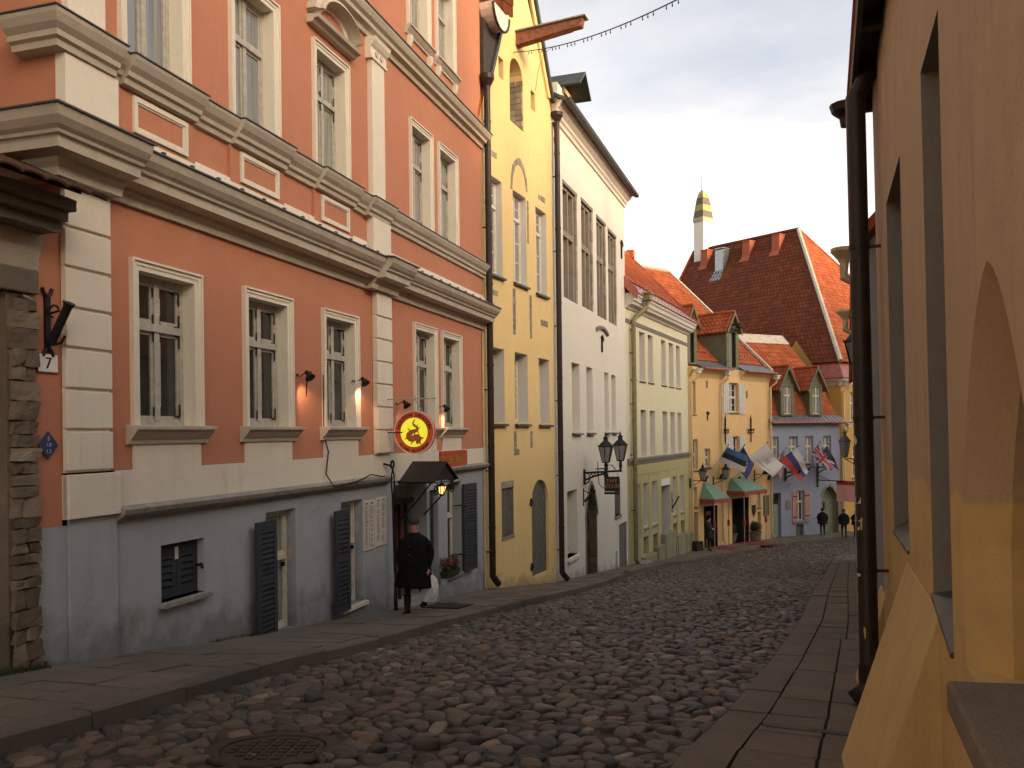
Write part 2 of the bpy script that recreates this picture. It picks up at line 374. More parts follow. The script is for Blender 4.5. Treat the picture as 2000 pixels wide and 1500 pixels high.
class House:
    """facade frame: x along the wall away from the camera, y into the building, z up (world height, base taken off)"""
    def __init__(s, name, P, ang, zb, label, cat='house', rot=None):
        s.P, s.a, s.zb = P, ang, zb
        s.d = (math.sin(ang), math.cos(ang)); s.n = (math.cos(ang), -math.sin(ang))
        s.root = empty(name, (P[0], P[1], zb), math.pi/2-ang, label, cat)
        s.win = []
    def W(s, x, out, z):
        return Vector((s.P[0]+x*s.d[0]+out*s.n[0], s.P[1]+x*s.d[1]+out*s.n[1], z))
    def part(s, name, mb, mat, parent=None, **kw):
        return mb.build(name, mat, parent or s.root, dz=s.zb, **kw)
    def wall(s, name, s0, s1, z0, z1, mat, ops, clip=None, y=0., step=None):
        """front sheet with real openings"""
        mb = MB(); ops = [o for o in ops if o.s1 > s0 and o.s0 < s1 and o.z1 > z0 and o.z0 < z1]
        xs = sorted({s0, s1, *[v for o in ops for v in (o.s0, o.s1) if s0 < v < s1]})
        zs = sorted({z0, z1, *[v for o in ops for v in (o.z0, o.z1) if z0 < v < z1]})
        for i in range(len(xs)-1):
            for j in range(len(zs)-1):
                cx, cz = (xs[i]+xs[i+1])/2, (zs[j]+zs[j+1])/2
                if any(o.s0 < cx < o.s1 and o.z0 < cz < o.z1 for o in ops): continue
                p = [(xs[i], zs[j]), (xs[i+1], zs[j]), (xs[i+1], zs[j+1]), (xs[i], zs[j+1])]
                if clip: p = clip_poly(p, clip)
                if len(p) > 2: mb.add([(a, y, b) for a, b in p], [tuple(range(len(p)))])
        for o in ops:
            if o.arch:
                top = o.out[2:]
                for (xa, za), (xb, zb) in zip(top, top[1:]):
                    mb.add([(xb, y, zb), (xa, y, za), (xa, y, o.z1), (xb, y, o.z1)], [(0, 1, 2, 3)])
        return s.part(name, mb, mat)
    def reveal(s, o, mat, parent=None, y=0., back=None, name='reveal', skip_sill=False):
        mb = MB(); p = o.out; n = len(p)
        for i in range(n):
            if skip_sill and i == 0: continue
            a, b = p[i], p[(i+1) % n]
            mb.add([(a[0], y, a[1]), (b[0], y, b[1]), (b[0], o.depth, b[1]), (a[0], o.depth, a[1])], [(3, 2, 1, 0)])
        if back: mb.add([(a, o.depth, b) for a, b in p], [tuple(range(n))], 1)
        return s.part(name, mb, [mat, back] if back else mat, parent)
    def window(s, o, mats, transoms=(), mull=1, bars=(0, 0), fw=.06, sill=None, surround=None, hinges=False, pane_back=.02, reveal=True, label=None, split=True):
        """frame with casing, mullion, transoms and glazing bars; panes, reveal, sill and surround are its sub-parts
        bars = (vertical, horizontal) glazing bars in each light"""
        frame_m, glass_m, rev_m = mats
        y0, y1 = o.depth-.045, o.depth+.03
        mb = MB(); a, b, c, d = o.s0, o.s1, o.z0, o.z1
        mb.box(a, a+fw, y0, y1, c, d); mb.box(b-fw, b, y0, y1, c, d)
        mb.box(a+fw, b-fw, y0, y1, c, c+fw); mb.box(a+fw, b-fw, y0, y1, d-fw, d)
        zs = [c+fw]+[c+(d-c)*t for t in transoms]+[d-fw]
        xs = [a+fw+(b-a-2*fw)*k/(mull+1) for k in range(mull+2)]
        tw = fw*.62
        for z in zs[1:-1]: mb.box(a+fw, b-fw, y0-.03, y1, z-tw, z+tw)
        for x in xs[1:-1]:
            for za, zb_ in zip(zs, zs[1:]): mb.box(x-tw, x+tw, y0-.012, y1, za+(tw if za != zs[0] else 0), zb_-(tw if zb_ != zs[-1] else 0))
        w = s.part('window', mb, frame_m)
        if label: w['label'] = label
        sash = MB(); panes = []
        for k in range(len(xs)-1):
            xa = xs[k]+(tw if k else 0); xb = xs[k+1]-(tw if k < len(xs)-2 else 0)
            for j in range(len(zs)-1):
                za = zs[j]+(tw if j else 0); zb_ = zs[j+1]-(tw if j < len(zs)-2 else 0)
                st = fw*.6
                for q in ((xa, xa+st, za, zb_), (xb-st, xb, za, zb_), (xa+st, xb-st, za, za+st*1.3), (xa+st, xb-st, zb_-st, zb_)):
                    sash.box(q[0], q[1], y0+.012, y1-.012, q[2], q[3])
                nv, nh = bars; nh_ = nh if (zb_-za) > .62*(d-c) or len(zs) == 2 else max(0, int(round(nh*(zb_-za)/(d-c)*1.6)))
                for v in range(nv):
                    x = xa+st+(xb-xa-2*st)*(v+1)/(nv+1); sash.box(x-.012, x+.012, y0+.02, y1-.02, za+st*1.3, zb_-st)
                for h in range(nh_):
                    z = za+st+(zb_-za-2*st)*(h+1)/(nh_+1); sash.box(xa+st, xb-st, y0+.023, y1-.023, z-.012, z+.012)
                panes.append((xa+st*.8, xb-st*.8, za+st, zb_-st*.8))
        s.part('sash', sash, frame_m, w)
        for q in panes:
            pm = MB().box(q[0], q[1], y0+pane_back+.012, y0+pane_back+.018, q[2], q[3]); s.part('pane', pm, glass_m, w)
        if hinges:
            hm = MB()
            for k in range(len(xs)-1):
                for j in range(len(zs)-1):
                    xe = b-fw-.01 if k == len(xs)-2 else a+fw+.01
                    for z, sg in ((zs[j]+.05, 1), (zs[j+1]-.05, -1)):
                        hm.box(xe-.014, xe+.014, y0-.006, y0+.0, min(z, z+sg*.15), max(z, z+sg*.15))
                        xi = xs[k+1]-tw-.012 if k == 0 else xs[k]+tw+.012
                        hm.box(xi-.011, xi+.011, y0-.006, y0, min(z, z+sg*.11), max(z, z+sg*.11))
                        dx = .09 if xe < xi else -.09
                        hm.box(min(xe, xe+dx), max(xe, xe+dx), y0-.005, y0, z-.012, z+.012)
            s.part('hinge', hm, 'iron_dark', w)['kind'] = 'stuff'
        if reveal: s.reveal(o, rev_m, w)
        if sill:
            if sill[0] == 'metal':
                e, out, th = sill[1:4]
                sm = MB().add([(a-e, -out, c-th), (b+e, -out, c-th), (b+e, o.depth-.05, c+.02), (a-e+e, o.depth-.05, c+.02), (a-e, -out, c-th-.05), (b+e, -out, c-th-.05), (b+e, 0.0, c-th-.05), (a-e, 0.0, c-th-.05)],
                              [(0, 1, 2, 3), (4, 5, 1, 0), (7, 6, 5, 4), (1, 5, 6, 2), (0, 3, 7, 4)])
                s.part('sill', sm, sill[4] if len(sill) > 4 else 'sill_metal', w)
        if surround: surround(o, w)
        s.win.append(w)
        return w
def slab_roof(mb, p0, p1, p2, p3, th, mi=0):
    """thick roof plane through four corners (eave left, eave right, ridge right, ridge left)"""
    p = [Vector(q) for q in (p0, p1, p2, p3)]
    n = (p[1]-p[0]).cross(p[3]-p[0]).normalized()*th
    mb.hexa([q-n for q in p], p, mi)
def pantiles(name, p0, p1, p2, p3, mat, parent, tw=.24, tl=.34, amp=.032, kind='stuff', dz=0., seed=1, segs=4, each=False, jitter=.5, lift=.012):
    """curved clay tiles laid row by row on the plane p0 (eave left) p1 (eave right) p2 (ridge right) p3 (ridge left)"""
    p0, p1, p2, p3 = [Vector(q) for q in (p0, p1, p2, p3)]
    rr = random.Random(seed); nrm = (p1-p0).cross(p3-p0).normalized()
    L = ((p3-p0).length+(p2-p1).length)/2; nr = max(1, int(round(L/tl)))
    mb = MB(); made = []
    for r in range(nr):
        u0, u1 = r/nr, min(1.0, (r+1.13)/nr)
        a0, b0 = p0.lerp(p3, u0), p1.lerp(p2, u0); a1, b1 = p0.lerp(p3, u1), p1.lerp(p2, u1)
        w = (b0-a0).length
        if w < tw*.6: continue
        nc = max(1, int(round(w/tw)))
        for c in range(nc):
            t = .5+rr.uniform(-jitter, jitter); wob = rr.uniform(-.006, .006)
            vs = []
            for k in range(segs+1):
                x = (c+k/segs)/nc; h = amp*math.sin(2*math.pi*(k/segs)+.5)*.5+amp*.5
                lo, hi = a0.lerp(b0, x), a1.lerp(b1, x)
                vs.append(lo+nrm*(h+lift*2.2+wob)); vs.append(hi+nrm*(h*.9+lift*.2)); vs.append(lo+nrm*(h-.008+wob*.5))
            fs = []
            for k in range(segs):
                i = 3*k; fs += [(i, i+3, i+4, i+1), (i+2, i+5, i+3, i)]
            if each:
                o = MB().add(vs, fs, 0, t).build('roof_tile', mat, parent, dz=dz); made.append(o)
            else: mb.add(vs, fs, 0, t)
    if each: return made
    o = mb.build(name, mat, parent, dz=dz); o['kind'] = kind; return o
def ridge_tiles(mb, a, b, r=.11, step=.36, rr=None):
    a, b = Vector(a), Vector(b); n = max(1, int((b-a).length/step))
    for i in range(n):
        p, q = a.lerp(b, i/n), a.lerp(b, (i+1.08)/n)
        mb.tube([p, q], [r, r*.9], 7, 0, True, (rr or rnd).random())
# ---------------------------------------------------------------- ground heights
def interp(p, y):
    if y <= p[0][0]: return p[0][1]
    for (ya, va), (yb, vb) in zip(p, p[1:]):
        if y <= yb: return va+(vb-va)*(y-ya)/(yb-ya)
    return p[-1][1]
GLp = [(-14,-.35),(-8,-.75),(0,-1.25),(5,-1.78),(8.3,-2.2),(11.6,-2.68),(15.63,-3.19),(20.8,-3.79),(25.8,-4.5),(31,-5.08),(36,-5.62),(41,-6.12),(46,-6.5),(50,-6.63),(56,-6.7),(80,-6.9)]
GRp = [(-14,-.8),(-8,-1.15),(0,-1.68),(5.5,-2.17),(7.2,-2.35),(11.6,-2.80),(15.63,-3.23),(20.8,-3.81),(25.8,-4.5)]+GLp[9:]
XLp = [(-14,-11.2),(8.448,-4.453),(20.971,-.677),(25.885,1.303),(36.423,4.887),(47.28,9.77),(53.05,15.98),(55.8,21.4),(60,27)]
XRp = [(-14,-4.6),(7.8,3.37),(9.5,4.02),(38,15.2),(48,22),(60,32)]
KLp = [(-14,-8.9),(2.0,-4.35),(5.6,-3.38),(6.44,-3.12),(7.71,-2.80),(8.87,-2.52),(9.73,-2.27),(11.53,-1.74),(14.05,-1.0),(15.29,-.62),(16.78,-.10),(20.7,1.45),(26,2.75),(31.8,4.32),(37.5,6.44),(43.9,10.18),(46.8,12.4)]
KRp = [(-14,-5.3),(0,-1.0),(5.31,.93),(6.07,1.26),(7.14,1.78),(9.48,2.80),(13.5,4.50),(19.97,7.0),(30,10.95),(37.9,14.12),(41.7,15.73),(43.6,17.0)]
def G(X, Y):
    a, b = interp(XLp, Y), interp(XRp, Y); t = min(1, max(0, (X-a)/max(.5, b-a)))
    return interp(GLp, Y)*(1-t)+interp(GRp, Y)*t
def road_z(X, Y):
    a, b = interp(KLp, Y), interp(KRp, Y); t = min(1, max(0, (X-a)/max(.5, b-a)))
    return G(X, Y)-(.135*(1-t)+.045*t)+.05*math.sin(math.pi*t)-.03
# ---------------------------------------------------------------- setting: ground, road, pavements
KLp += [(50.0,14.89),(53.2,20.3),(56.4,26.5),(75,60)]
KLp = [(a, b) for a, b in KLp]
def kl(Y):
    return interp(KLp, Y)
mb = MB()
gx = [-200,-120,-70,-40,-25,-16,-10,-6,-3,0,3,6,9,12,16,20,25,30,40,60,90,140,220]; gy = [-200,-100,-50,-25,-14,-8,-4,0,4,8,12,16,20,25,30,36,42,48,54,60,75,100,160,300]
mb.grid(lambda u, v: (gx[round(u*(len(gx)-1))], gy[round(v*(len(gy)-1))], G(gx[round(u*(len(gx)-1))], gy[round(v*(len(gy)-1))])-.55), len(gx)-1, len(gy)-1)
tag(mb.build('ground', 'road_earth'), kind='structure')
# road bed
mb = MB(); ys = [-14+i*.8 for i in range(int(89/.8)+1)]
def road_pt(u, v):
    Y = ys[round(v*(len(ys)-1))]; a = kl(Y)-.05
    b = (interp(XRp, Y)+.4) if Y < 43.3 else 62
    X = a+(b-a)*u; return (X, Y, road_z(X, Y)-.004)
mb.grid(road_pt, 14, len(ys)-1)
road = tag(mb.build('road', 'road_earth', smooth=True), kind='structure')
# cobbles: relaxed cells, each stone its own rounded dome
MANHOLE = (-1.62, 5.72, .40)
def cobbles():
    r = random.Random(11); pts = []
    Y = 3.2
    while Y < 50.5:
        st = .118+.042*r.random()
        if Y > 24: st *= 1.25
        a, b = kl(Y)-.40, (interp(KRp, Y)+.45 if Y < 43.3 else kl(Y)+9.5)
        if Y > 30: a -= .1
        n = int((b-a)/(st*1.32)); 
        for i in range(n):
            x = a+(b-a)*(i+.5+r.uniform(-.46, .46))/n; y = Y+r.uniform(-.5, .5)*st+.10*(x-a)
            if (x-MANHOLE[0])**2+(y-MANHOLE[1])**2 < (MANHOLE[2]+.05)**2: continue
            pts.append((x, y))
        Y += st
    v, e, f, *_ = delaunay_2d_cdt([Vector(p) for p in pts], [], [], 0, 1e-6)
    inc = [[] for _ in v]
    for t in f:
        A, B, C_ = v[t[0]], v[t[1]], v[t[2]]
        d = 2*(A.x*(B.y-C_.y)+B.x*(C_.y-A.y)+C_.x*(A.y-B.y))
        if abs(d) < 1e-9: continue
        ux = ((A.length_squared)*(B.y-C_.y)+(B.length_squared)*(C_.y-A.y)+(C_.length_squared)*(A.y-B.y))/d
        uy = ((A.length_squared)*(C_.x-B.x)+(B.length_squared)*(A.x-C_.x)+(C_.length_squared)*(B.x-A.x))/d
        for i in t: inc[i].append((ux, uy))
    cells = []
    for i, p in enumerate(v):
        c = [q for q in inc[i] if abs(q[0]-p.x) < .2 and abs(q[1]-p.y) < .2]
        if len(c) < 3: continue
        c.sort(key=lambda q: math.atan2(q[1]-p.y, q[0]-p.x))
        cells.append((p, c))
    cells.sort(key=lambda q: (q[0].x**2+q[0].y**2))
    rest = MB(); cnt = 0
    for p, c in cells:
        X, Y_ = p.x, p.y
        b = interp(KRp, Y_)-.0 if Y_ < 43.3 else 40
        if X < kl(Y_)-.02 or X > b+.07 or r.random() < .012: continue
        cx, cy = sum(q[0] for q in c)/len(c), sum(q[1] for q in c)/len(c)
        k = r.uniform(.945, 1.0)
        if r.random() < .12: k *= .8
        c = [(cx+(x-cx)*k, cy+(y-cy)*k) for x, y in c]
        n = 10; per = []
        L = [math.dist(c[i], c[(i+1) % len(c)]) for i in range(len(c))]; T = sum(L)
        if T < .2: continue
        for j in range(n):
            s_ = T*j/n; i = 0
            while s_ > L[i]: s_ -= L[i]; i += 1
            t = s_/L[i]; q, w = c[i], c[(i+1) % len(c)]
            per.append((q[0]+(w[0]-q[0])*t, q[1]+(w[1]-q[1])*t))
        per = [((per[j-1][0]+2*per[j][0]+per[(j+1) % n][0])/4, (per[j-1][1]+2*per[j][1]+per[(j+1) % n][1])/4) for j in range(n)]
        z = road_z(cx, cy)+r.gauss(0, .008); h = r.uniform(.010, .034); tl, tm = r.gauss(0, .08), r.gauss(0, .08)
        hz = lambda x, y: (x-cx)*tl+(y-cy)*tm
        far = Y_ > 27
        if far: rings = [(1., -.045), (.82, h*.55)]
        else: rings = [(1., -.04), (.965, h*.18), (.84, h*.80), (.5, h)]
        vs = [(cx+(x-cx)*s_, cy+(y-cy)*s_, z+hh+hz(x, y)+(r.uniform(-.004, .004) if hh > 0 else 0)) for s_, hh in rings for x, y in per]+[(cx, cy, z+h)]
        m = len(rings)
        fs = [(q*n+j, q*n+(j+1) % n, (q+1)*n+(j+1) % n, (q+1)*n+j) for q in range(m-1) for j in range(n)]
        fs += [((m-1)*n+j, (m-1)*n+(j+1) % n, m*n) for j in range(n)]
        tint = min(1, max(0, r.gauss(.42, .30)))
        if cnt < 300 and Y_ > 4.4:
            MB().add(vs, fs, 0, tint).build('cobblestone', 'cobble', road, smooth=True); cnt += 1
        else: rest.add(vs, fs, 0, tint)
    o = rest.build('cobblestones', 'cobble', road, smooth=True); o['kind'] = 'stuff'
cobbles()
# left pavement: stations (kerb point, wall point)
ST = []
for Y in [-14,-8,-4,0,2,4,5.6,6.44,7.71,8.87,9.73,11.53,14.05,15.29,16.78,18.7,20.7,23.4,26,29,31.8,34.6,37.5,40.7,43.9]:
    kx = interp(KLp, Y); w = kx-interp(XLp, Y); wy = Y+.29*w*.92; ST.append((kx, Y, interp(XLp, wy)-.02, wy))
ST += [(12.4,46.8,10.6,48.05),(14.89,50,13.55,50.8),(17.6,51.6,16.4,53.2),(20.3,53.2,19.3,54.8),(23.4,54.8,22.3,56.6)]
SL = [0]
for a, b in zip(ST, ST[1:]): SL.append(SL[-1]+math.dist(a[:2], b[:2]))
def st_at(s, f):
    """point on the left pavement: s metres along the kerb, f = 0 at the kerb, 1 at the wall"""
    i = 0
    while i < len(SL)-2 and s > SL[i+1]: i += 1
    t = (s-SL[i])/(SL[i+1]-SL[i]); a, b = ST[i], ST[i+1]
    k = (a[0]+(b[0]-a[0])*t, a[1]+(b[1]-a[1])*t); w = (a[2]+(b[2]-a[2])*t, a[3]+(b[3]-a[3])*t)
    return (k[0]+(w[0]-k[0])*f, k[1]+(w[1]-k[1])*f)
def gz(p, dz=0.): return (p[0], p[1], G(p[0], p[1])+dz)
mb = MB(); NS = 160
mb.grid(lambda u, v: gz(st_at(SL[-1]*v, .02+u*.99), -.02), 4, NS)
pavement = tag(mb.build('pavement', 'joint_dark', smooth=True), kind='structure')
mb = MB()
def kerb_chain(mb_parent, fpt, s0, s1, length, width, drop, seed, top=0., far=1e9, shade=0.):
    r = random.Random(seed); s = s0; rest = MB()
    while s < s1:
        l = length*r.uniform(.75, 1.25); e = min(s+l, s1); n = 3 if l > .8 else 2
        dz = r.gauss(0, .006)+top; tint = min(1, max(0, r.gauss(.5, .22)))
        tgt = MB() if e < far else rest
        o, i_ = [], []
        for k in range(n+1):
            q = s+.006+(e-s-.012)*k/n; o.append(fpt(q, 0)); i_.append(fpt(q, width))
        ch = .025
        rows = []
        for p, q in zip(o, i_):
            p, q = Vector(p), Vector(q); d = (q-p).normalized(); zp = G(p.x, p.y)+dz; zq = G(q.x, q.y)+dz
            rows.append([(p.x, p.y, zp-drop), (p.x+d.x*.008, p.y+d.y*.008, zp-ch), (p.x+d.x*ch*1.2, p.y+d.y*ch*1.2, zp-.002), (q.x, q.y, zq), (q.x, q.y, zq-.1)])
        vs = [x for row in rows for x in row]; m = 5
        fs = [(a*m+b, (a+1)*m+b, (a+1)*m+b+1, a*m+b+1) for a in range(n) for b in range(m-1)]
        fs += [(4, 3, 2, 1, 0), tuple(n*m+b for b in range(m))]
        tgt.add(vs, [f[::-1] for f in fs], 0, tint)
        if e < far: tgt.build('kerb_stone', 'kerb', mb_parent)
        s = e
    if rest.v: x = rest.build('kerb_stones', 'kerb', mb_parent); x['kind'] = 'stuff'
def kl_fpt(s, w):
    a = Vector(st_at(s, 0)); b = Vector(st_at(s, 1)); return a+(b-a).normalized()*w
kerb_chain(pavement, kl_fpt, 12, SL[-1], 1.25, .20, .30, 3)
def slab_obj(q, dz, tint, parent, tgt=None, tilt=(0, 0)):
    """paving slab from plan corners"""
    c = Vector((sum(p[0] for p in q)/len(q), sum(p[1] for p in q)/len(q)))
    n = len(q); g = .011
    q = [Vector(p) for p in q]; q = [p+(c-p).normalized()*g for p in q]
    z = lambda p: G(p.x, p.y)+dz+(p.x-c.x)*tilt[0]+(p.y-c.y)*tilt[1]
    q2 = [p+(c-p).normalized()*.010 for p in q]
    vs = [(p.x, p.y, z(p)-.06) for p in q]+[(p.x, p.y, z(p)-.007) for p in q]+[(p.x, p.y, z(p)) for p in q2]
    fs = [tuple(range(2*n, 3*n))]+[(k*n+i, k*n+(i+1) % n, (k+1)*n+(i+1) % n, (k+1)*n+i) for k in (0, 1) for i in range(n)]
    (tgt or MB()).add(vs, fs, 0, tint)
    if tgt is None: return MB().add(vs, fs, 0, tint).build('paving_slab', 'slab', parent)
def slabs_left():
    r = random.Random(5); s = SL[2]+3; rest = MB(); cnt = 0
    row = 0
    while s < SL[-1]-.5:
        p0, p1 = Vector(st_at(s, 0)), Vector(st_at(s, 1)); w = (p1-p0).length
        nl = max(1, int(round((w-.2)/.62))); fr = [.2/w+(1-.2/w)*k/nl for k in range(nl+1)]
        l = r.uniform(.55, .8)
        for k in range(nl):
            off = (.3 if (k+row) % 2 else 0)*0+r.uniform(-.05, .05)
            a, b = fr[k], fr[k+1]
            q = [st_at(s+off, a), st_at(s+l+off*.4, a), st_at(s+l-off*.3, b), st_at(s+off*.5, b)]
            q = q[::-1]
            near = q[0][1] < 23
            dz = r.gauss(0, .006); tint = min(1, max(0, r.gauss(.5, .22))); tl = (r.gauss(0, .008), r.gauss(0, .008))
            parts = [q]
            if r.random() < .45 and near:      # cracked slab
                t, u = r.uniform(.25, .75), r.uniform(.25, .75)
                A = (q[0][0]+(q[1][0]-q[0][0])*t, q[0][1]+(q[1][1]-q[0][1])*t); B = (q[2][0]+(q[3][0]-q[2][0])*u, q[2][1]+(q[3][1]-q[2][1])*u)
                if r.random() < .5: parts = [[q[0], A, B, q[3]], [A, q[1], q[2], B]]
                else:
                    A = (q[1][0]+(q[2][0]-q[1][0])*t, q[1][1]+(q[2][1]-q[1][1])*t)
                    parts = [[q[0], q[1], A], [q[0], A, q[2], q[3]]]
            for pp in parts:
                if near and cnt < 300: slab_obj(pp, dz+r.gauss(0, .003), tint, pavement, None, tl); cnt += 1
                else: slab_obj(pp, dz, tint, pavement, rest, tl)
        s += l; row += 1
    o = rest.build('paving_slabs', 'slab', pavement); o['kind'] = 'stuff'
slabs_left()
# right pavement
def rp(Y, f):
    """right pavement: f = 0 at the kerb, 1 at the wall foot"""
    a = interp(KRp, Y); w = (interp(XRp, Y)-a); wy = Y-.36*w*f
    return (a+(interp(XRp, wy)+.03-a)*f, wy)
mb = MB()
mb.grid(lambda u, v: gz(rp(-4+47.4*v, u), -.03), 4, 90)
pave_r = tag(mb.build('pavement', 'joint_dark', smooth=True), kind='structure')
kerb_chain(pave_r, lambda s, w: Vector(rp(s, w/max(.6, (interp(XRp, s)-interp(KRp, s))*.94))), 1.5, 43.2, 1.0, .30, .25, 9)
def slabs_right():
    r = random.Random(6); Y = 2.2; rest = MB(); cnt = 0
    while Y < 42.8:
        w = (interp(XRp, Y)-interp(KRp, Y))*.94; l = r.uniform(.5, .62) if r.random() < .75 else r.uniform(.8, .95)
        f0 = .31/w; rem = 1-f0
        cuts = [f0, f0+rem*.44, f0+rem*.88, .995] if Y < 11 else [f0, f0+rem*.52, .995]
        for k in range(len(cuts)-1):
            a, b = cuts[k]+.002, cuts[k+1]-.002; o = r.uniform(-.012, .012)
            q = [rp(Y+o, a), rp(Y+o, b), rp(Y+l+o, b), rp(Y+l+o, a)]
            near = Y < 24; tl = (r.gauss(0, .005), r.gauss(0, .005))
            if near: slab_obj(q, r.gauss(0, .004), min(1, max(0, r.gauss(.45, .2))), pave_r, None, tl)
            else: slab_obj(q, r.gauss(0, .004), min(1, max(0, r.gauss(.45, .2))), pave_r, rest, tl)
        Y += l
    o = rest.build('paving_slabs', 'slab', pave_r); o['kind'] = 'stuff'
slabs_right()
# drain channel bar across the right pavement
a, b = rp(6.62, .25), rp(6.62, .93)
mb = MB(); za = G(*a); zb = G(*b)
mb.hexa([(a[0], a[1]-.05, za-.02), (b[0], b[1]-.05, zb-.02), (b[0], b[1]+.03, zb-.02), (a[0], a[1]+.03, za-.02)],
        [(a[0], a[1]-.05, za+.012), (b[0], b[1]-.05, zb+.012), (b[0], b[1]+.03, zb+.012), (a[0], a[1]+.03, za+.012)])
mb.build('drain_channel', 'castiron', pave_r)
# manhole cover
def manhole():
    x, y, R = MANHOLE; z = road_z(x, y)+.012
    sx = (road_z(x+.3, y)-road_z(x-.3, y))/.6; sy = (road_z(x, y+.3)-road_z(x, y-.3))/.6
    o = empty('manhole_cover', (x, y, z), 0, 'round cast iron manhole cover set among the cobbles at the near left', 'manhole cover')
    tilt = lambda vs: [(p[0], p[1], p[2]+p[0]*sx+p[1]*sy) for p in vs]
    fr = MB().lathe([(R+.05, -.08), (R+.05, .0), (R+.04, .012), (R-.05, .012), (R-.06, -.01)], n=40); fr.v = tilt(fr.v)
    fr.build('rim', 'concrete' if False else 'castiron', o)
    lid = MB().lathe([(R-.065, -.03), (R-.065, .004), (0, .004)], n=40)
    for i in range(-3, 4):
        for j in range(-3, 4):
            if i*i+j*j < 11: lid.box(i*.085-.028, i*.085+.028, j*.085-.028, j*.085+.028, .004, .012)
    lid.v = tilt(lid.v); lid.build('lid', 'castiron', o)
manhole()
# grass and moss along the wall foot
def tufts(name, spots, n, h, seed):
    r = random.Random(seed); mb = MB()
    for s0, s1 in spots:
        for i in range(n):
            s = r.uniform(s0, s1); p = st_at(s, .965-abs(r.gauss(0, .02))); z = G(*p)-.02; a = r.uniform(0, 6.28); hh = h*r.uniform(.4, 1.2); w = .006
            dx, dy = math.cos(a), math.sin(a); lean = r.uniform(.1, .7)*hh
            mb.add([(p[0]-dy*w, p[1]+dx*w, z), (p[0]+dy*w, p[1]-dx*w, z), (p[0]+dx*lean, p[1]+dy*lean, z+hh)], [(0, 1, 2)])
    o = mb.build(name, 'grass'); tag(o, kind='stuff')
def s_of_y(Y):
    for a, b, i in zip(ST, ST[1:], range(99)):
        if a[3] <= Y <= b[3]: return SL[i]+(SL[i+1]-SL[i])*(Y-a[3])/(b[3]-a[3])
tufts('grass', [(s_of_y(7.0), s_of_y(8.2))], 900, .10, 1)
tufts('grass', [(s_of_y(10.6), s_of_y(11.9))], 420, .06, 2)
# ---------------------------------------------------------------- coral house
R_ = math.radians
CO = House('townhouse', (-4.453, 8.448), R_(16.78), -2.2, 'tall coral townhouse with cream quoins and blue-grey basement at the left', 'townhouse')
TOPC = 11.6
gf = [Opening(c-.48, c+.48, .13, t, .19) for c, t in ((1.56, 1.86), (3.65, 1.88), (5.75, 1.88), (9.33, 2.09), (10.82, 2.09))]
ff = [Opening(c-.46, c+.46, 4.13, 6.03 if c < 7 else 6.10, .20) for c in (1.41, 3.40, 5.53, 9.24, 10.73)]
sf = [Opening(c-.46, c+.46, 7.98, 9.75, .20) for c in (1.41, 3.40, 5.53, 9.19, 10.69)]
CO.wall('wall', .0, 13.08, -.34, TOPC, 'coral', gf+ff+sf)
bs = [Opening(1.42, 2.20, -1.90, -1.24, .30), Opening(3.55, 4.33, -2.80, -1.06, .20), Opening(5.72, 6.49, -2.83, -1.09, .20),
      Opening(7.80, 9.36, -4.0, -.95, .75), Opening(9.50, 9.98, -3.35, -1.15, .22), Opening(10.51, 11.36, -3.10, -1.06, .26)]
CO.wall('basement_wall', -.36, 13.08, -4.6, -.86, 'bluegrey', bs)
# left part of the wall, beyond the corner pilaster, is coral lower down
CO.part('wall_strip', MB().box(-.36, -.0, .0, .3, -.86, 2.1), 'coral')
# side walls and back
mb = MB()
mb.add([(.0, 0, -4.6), (.0, 9, -4.6), (.0, 9, TOPC), (.0, 0, TOPC)], [(0, 3, 2, 1)])
mb.add([(13.08, .0, -4.6), (13.08, 9, -4.6), (13.08, 9, TOPC), (13.08, .0, TOPC)], [(0, 1, 2, 3)])
mb.add([(-.36, 9, -4.6), (13.08, 9, -4.6), (13.08, 9, TOPC), (-.36, 9, TOPC)], [(0, 3, 2, 1)])
CO.part('side_wall', mb, 'coral')
mb = MB(); slab_roof(mb, (-.6, -.5, TOPC), (13.2, -.5, TOPC), (13.2, 4.5, 14.6), (-.6, 4.5, 14.6), .1); slab_roof(mb, (13.2, 9.4, TOPC), (-.6, 9.4, TOPC), (-.6, 4.5, 14.6), (13.2, 4.5, 14.6), .1)
mb.add([(-.36, 0, TOPC), (-.36, 9, TOPC), (-.36, 4.5, 14.4)], [(0, 2, 1)]); mb.add([(13.08, 0, TOPC), (13.08, 9, TOPC), (13.08, 4.5, 14.4)], [(0, 1, 2)])
CO.part('roof', mb, 'tile_red')
# interiors behind the panes
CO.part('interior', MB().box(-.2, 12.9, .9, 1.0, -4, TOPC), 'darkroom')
def coral_sur(o, w, H=CO, wd=.125, pr=.05, eared=False):
    """moulded architrave with two steps round the opening"""
    a, b, c, d = o.s0, o.s1, o.z0, o.z1
    for k, (i0, i1, p) in enumerate(((.0, .055, pr*.55), (.055, .10, pr*.8), (.10, wd, pr*1.25))):
        mb = MB()
        mb.box(a-i1, a-i0, -p, .0, c, d+i0); mb.box(b+i0, b+i1, -p, .0, c, d+i0); mb.box(a-i1, b+i1, -p, .0, d+i0, d+i1)
        if k == 0: keep = mb
        else:
            keep.add(mb.v, mb.f)
    H.part('surround', keep, 'cream_trim', w)
gfw = ('frame_grey', 'glass', 'cream_trim')
SILLP = [(0, -.20), (.045, -.20), (.055, -.155), (.075, -.14), (.10, -.115), (.135, -.075), (.15, -.045), (.185, -.04), (.19, .0), (.0, .012)]
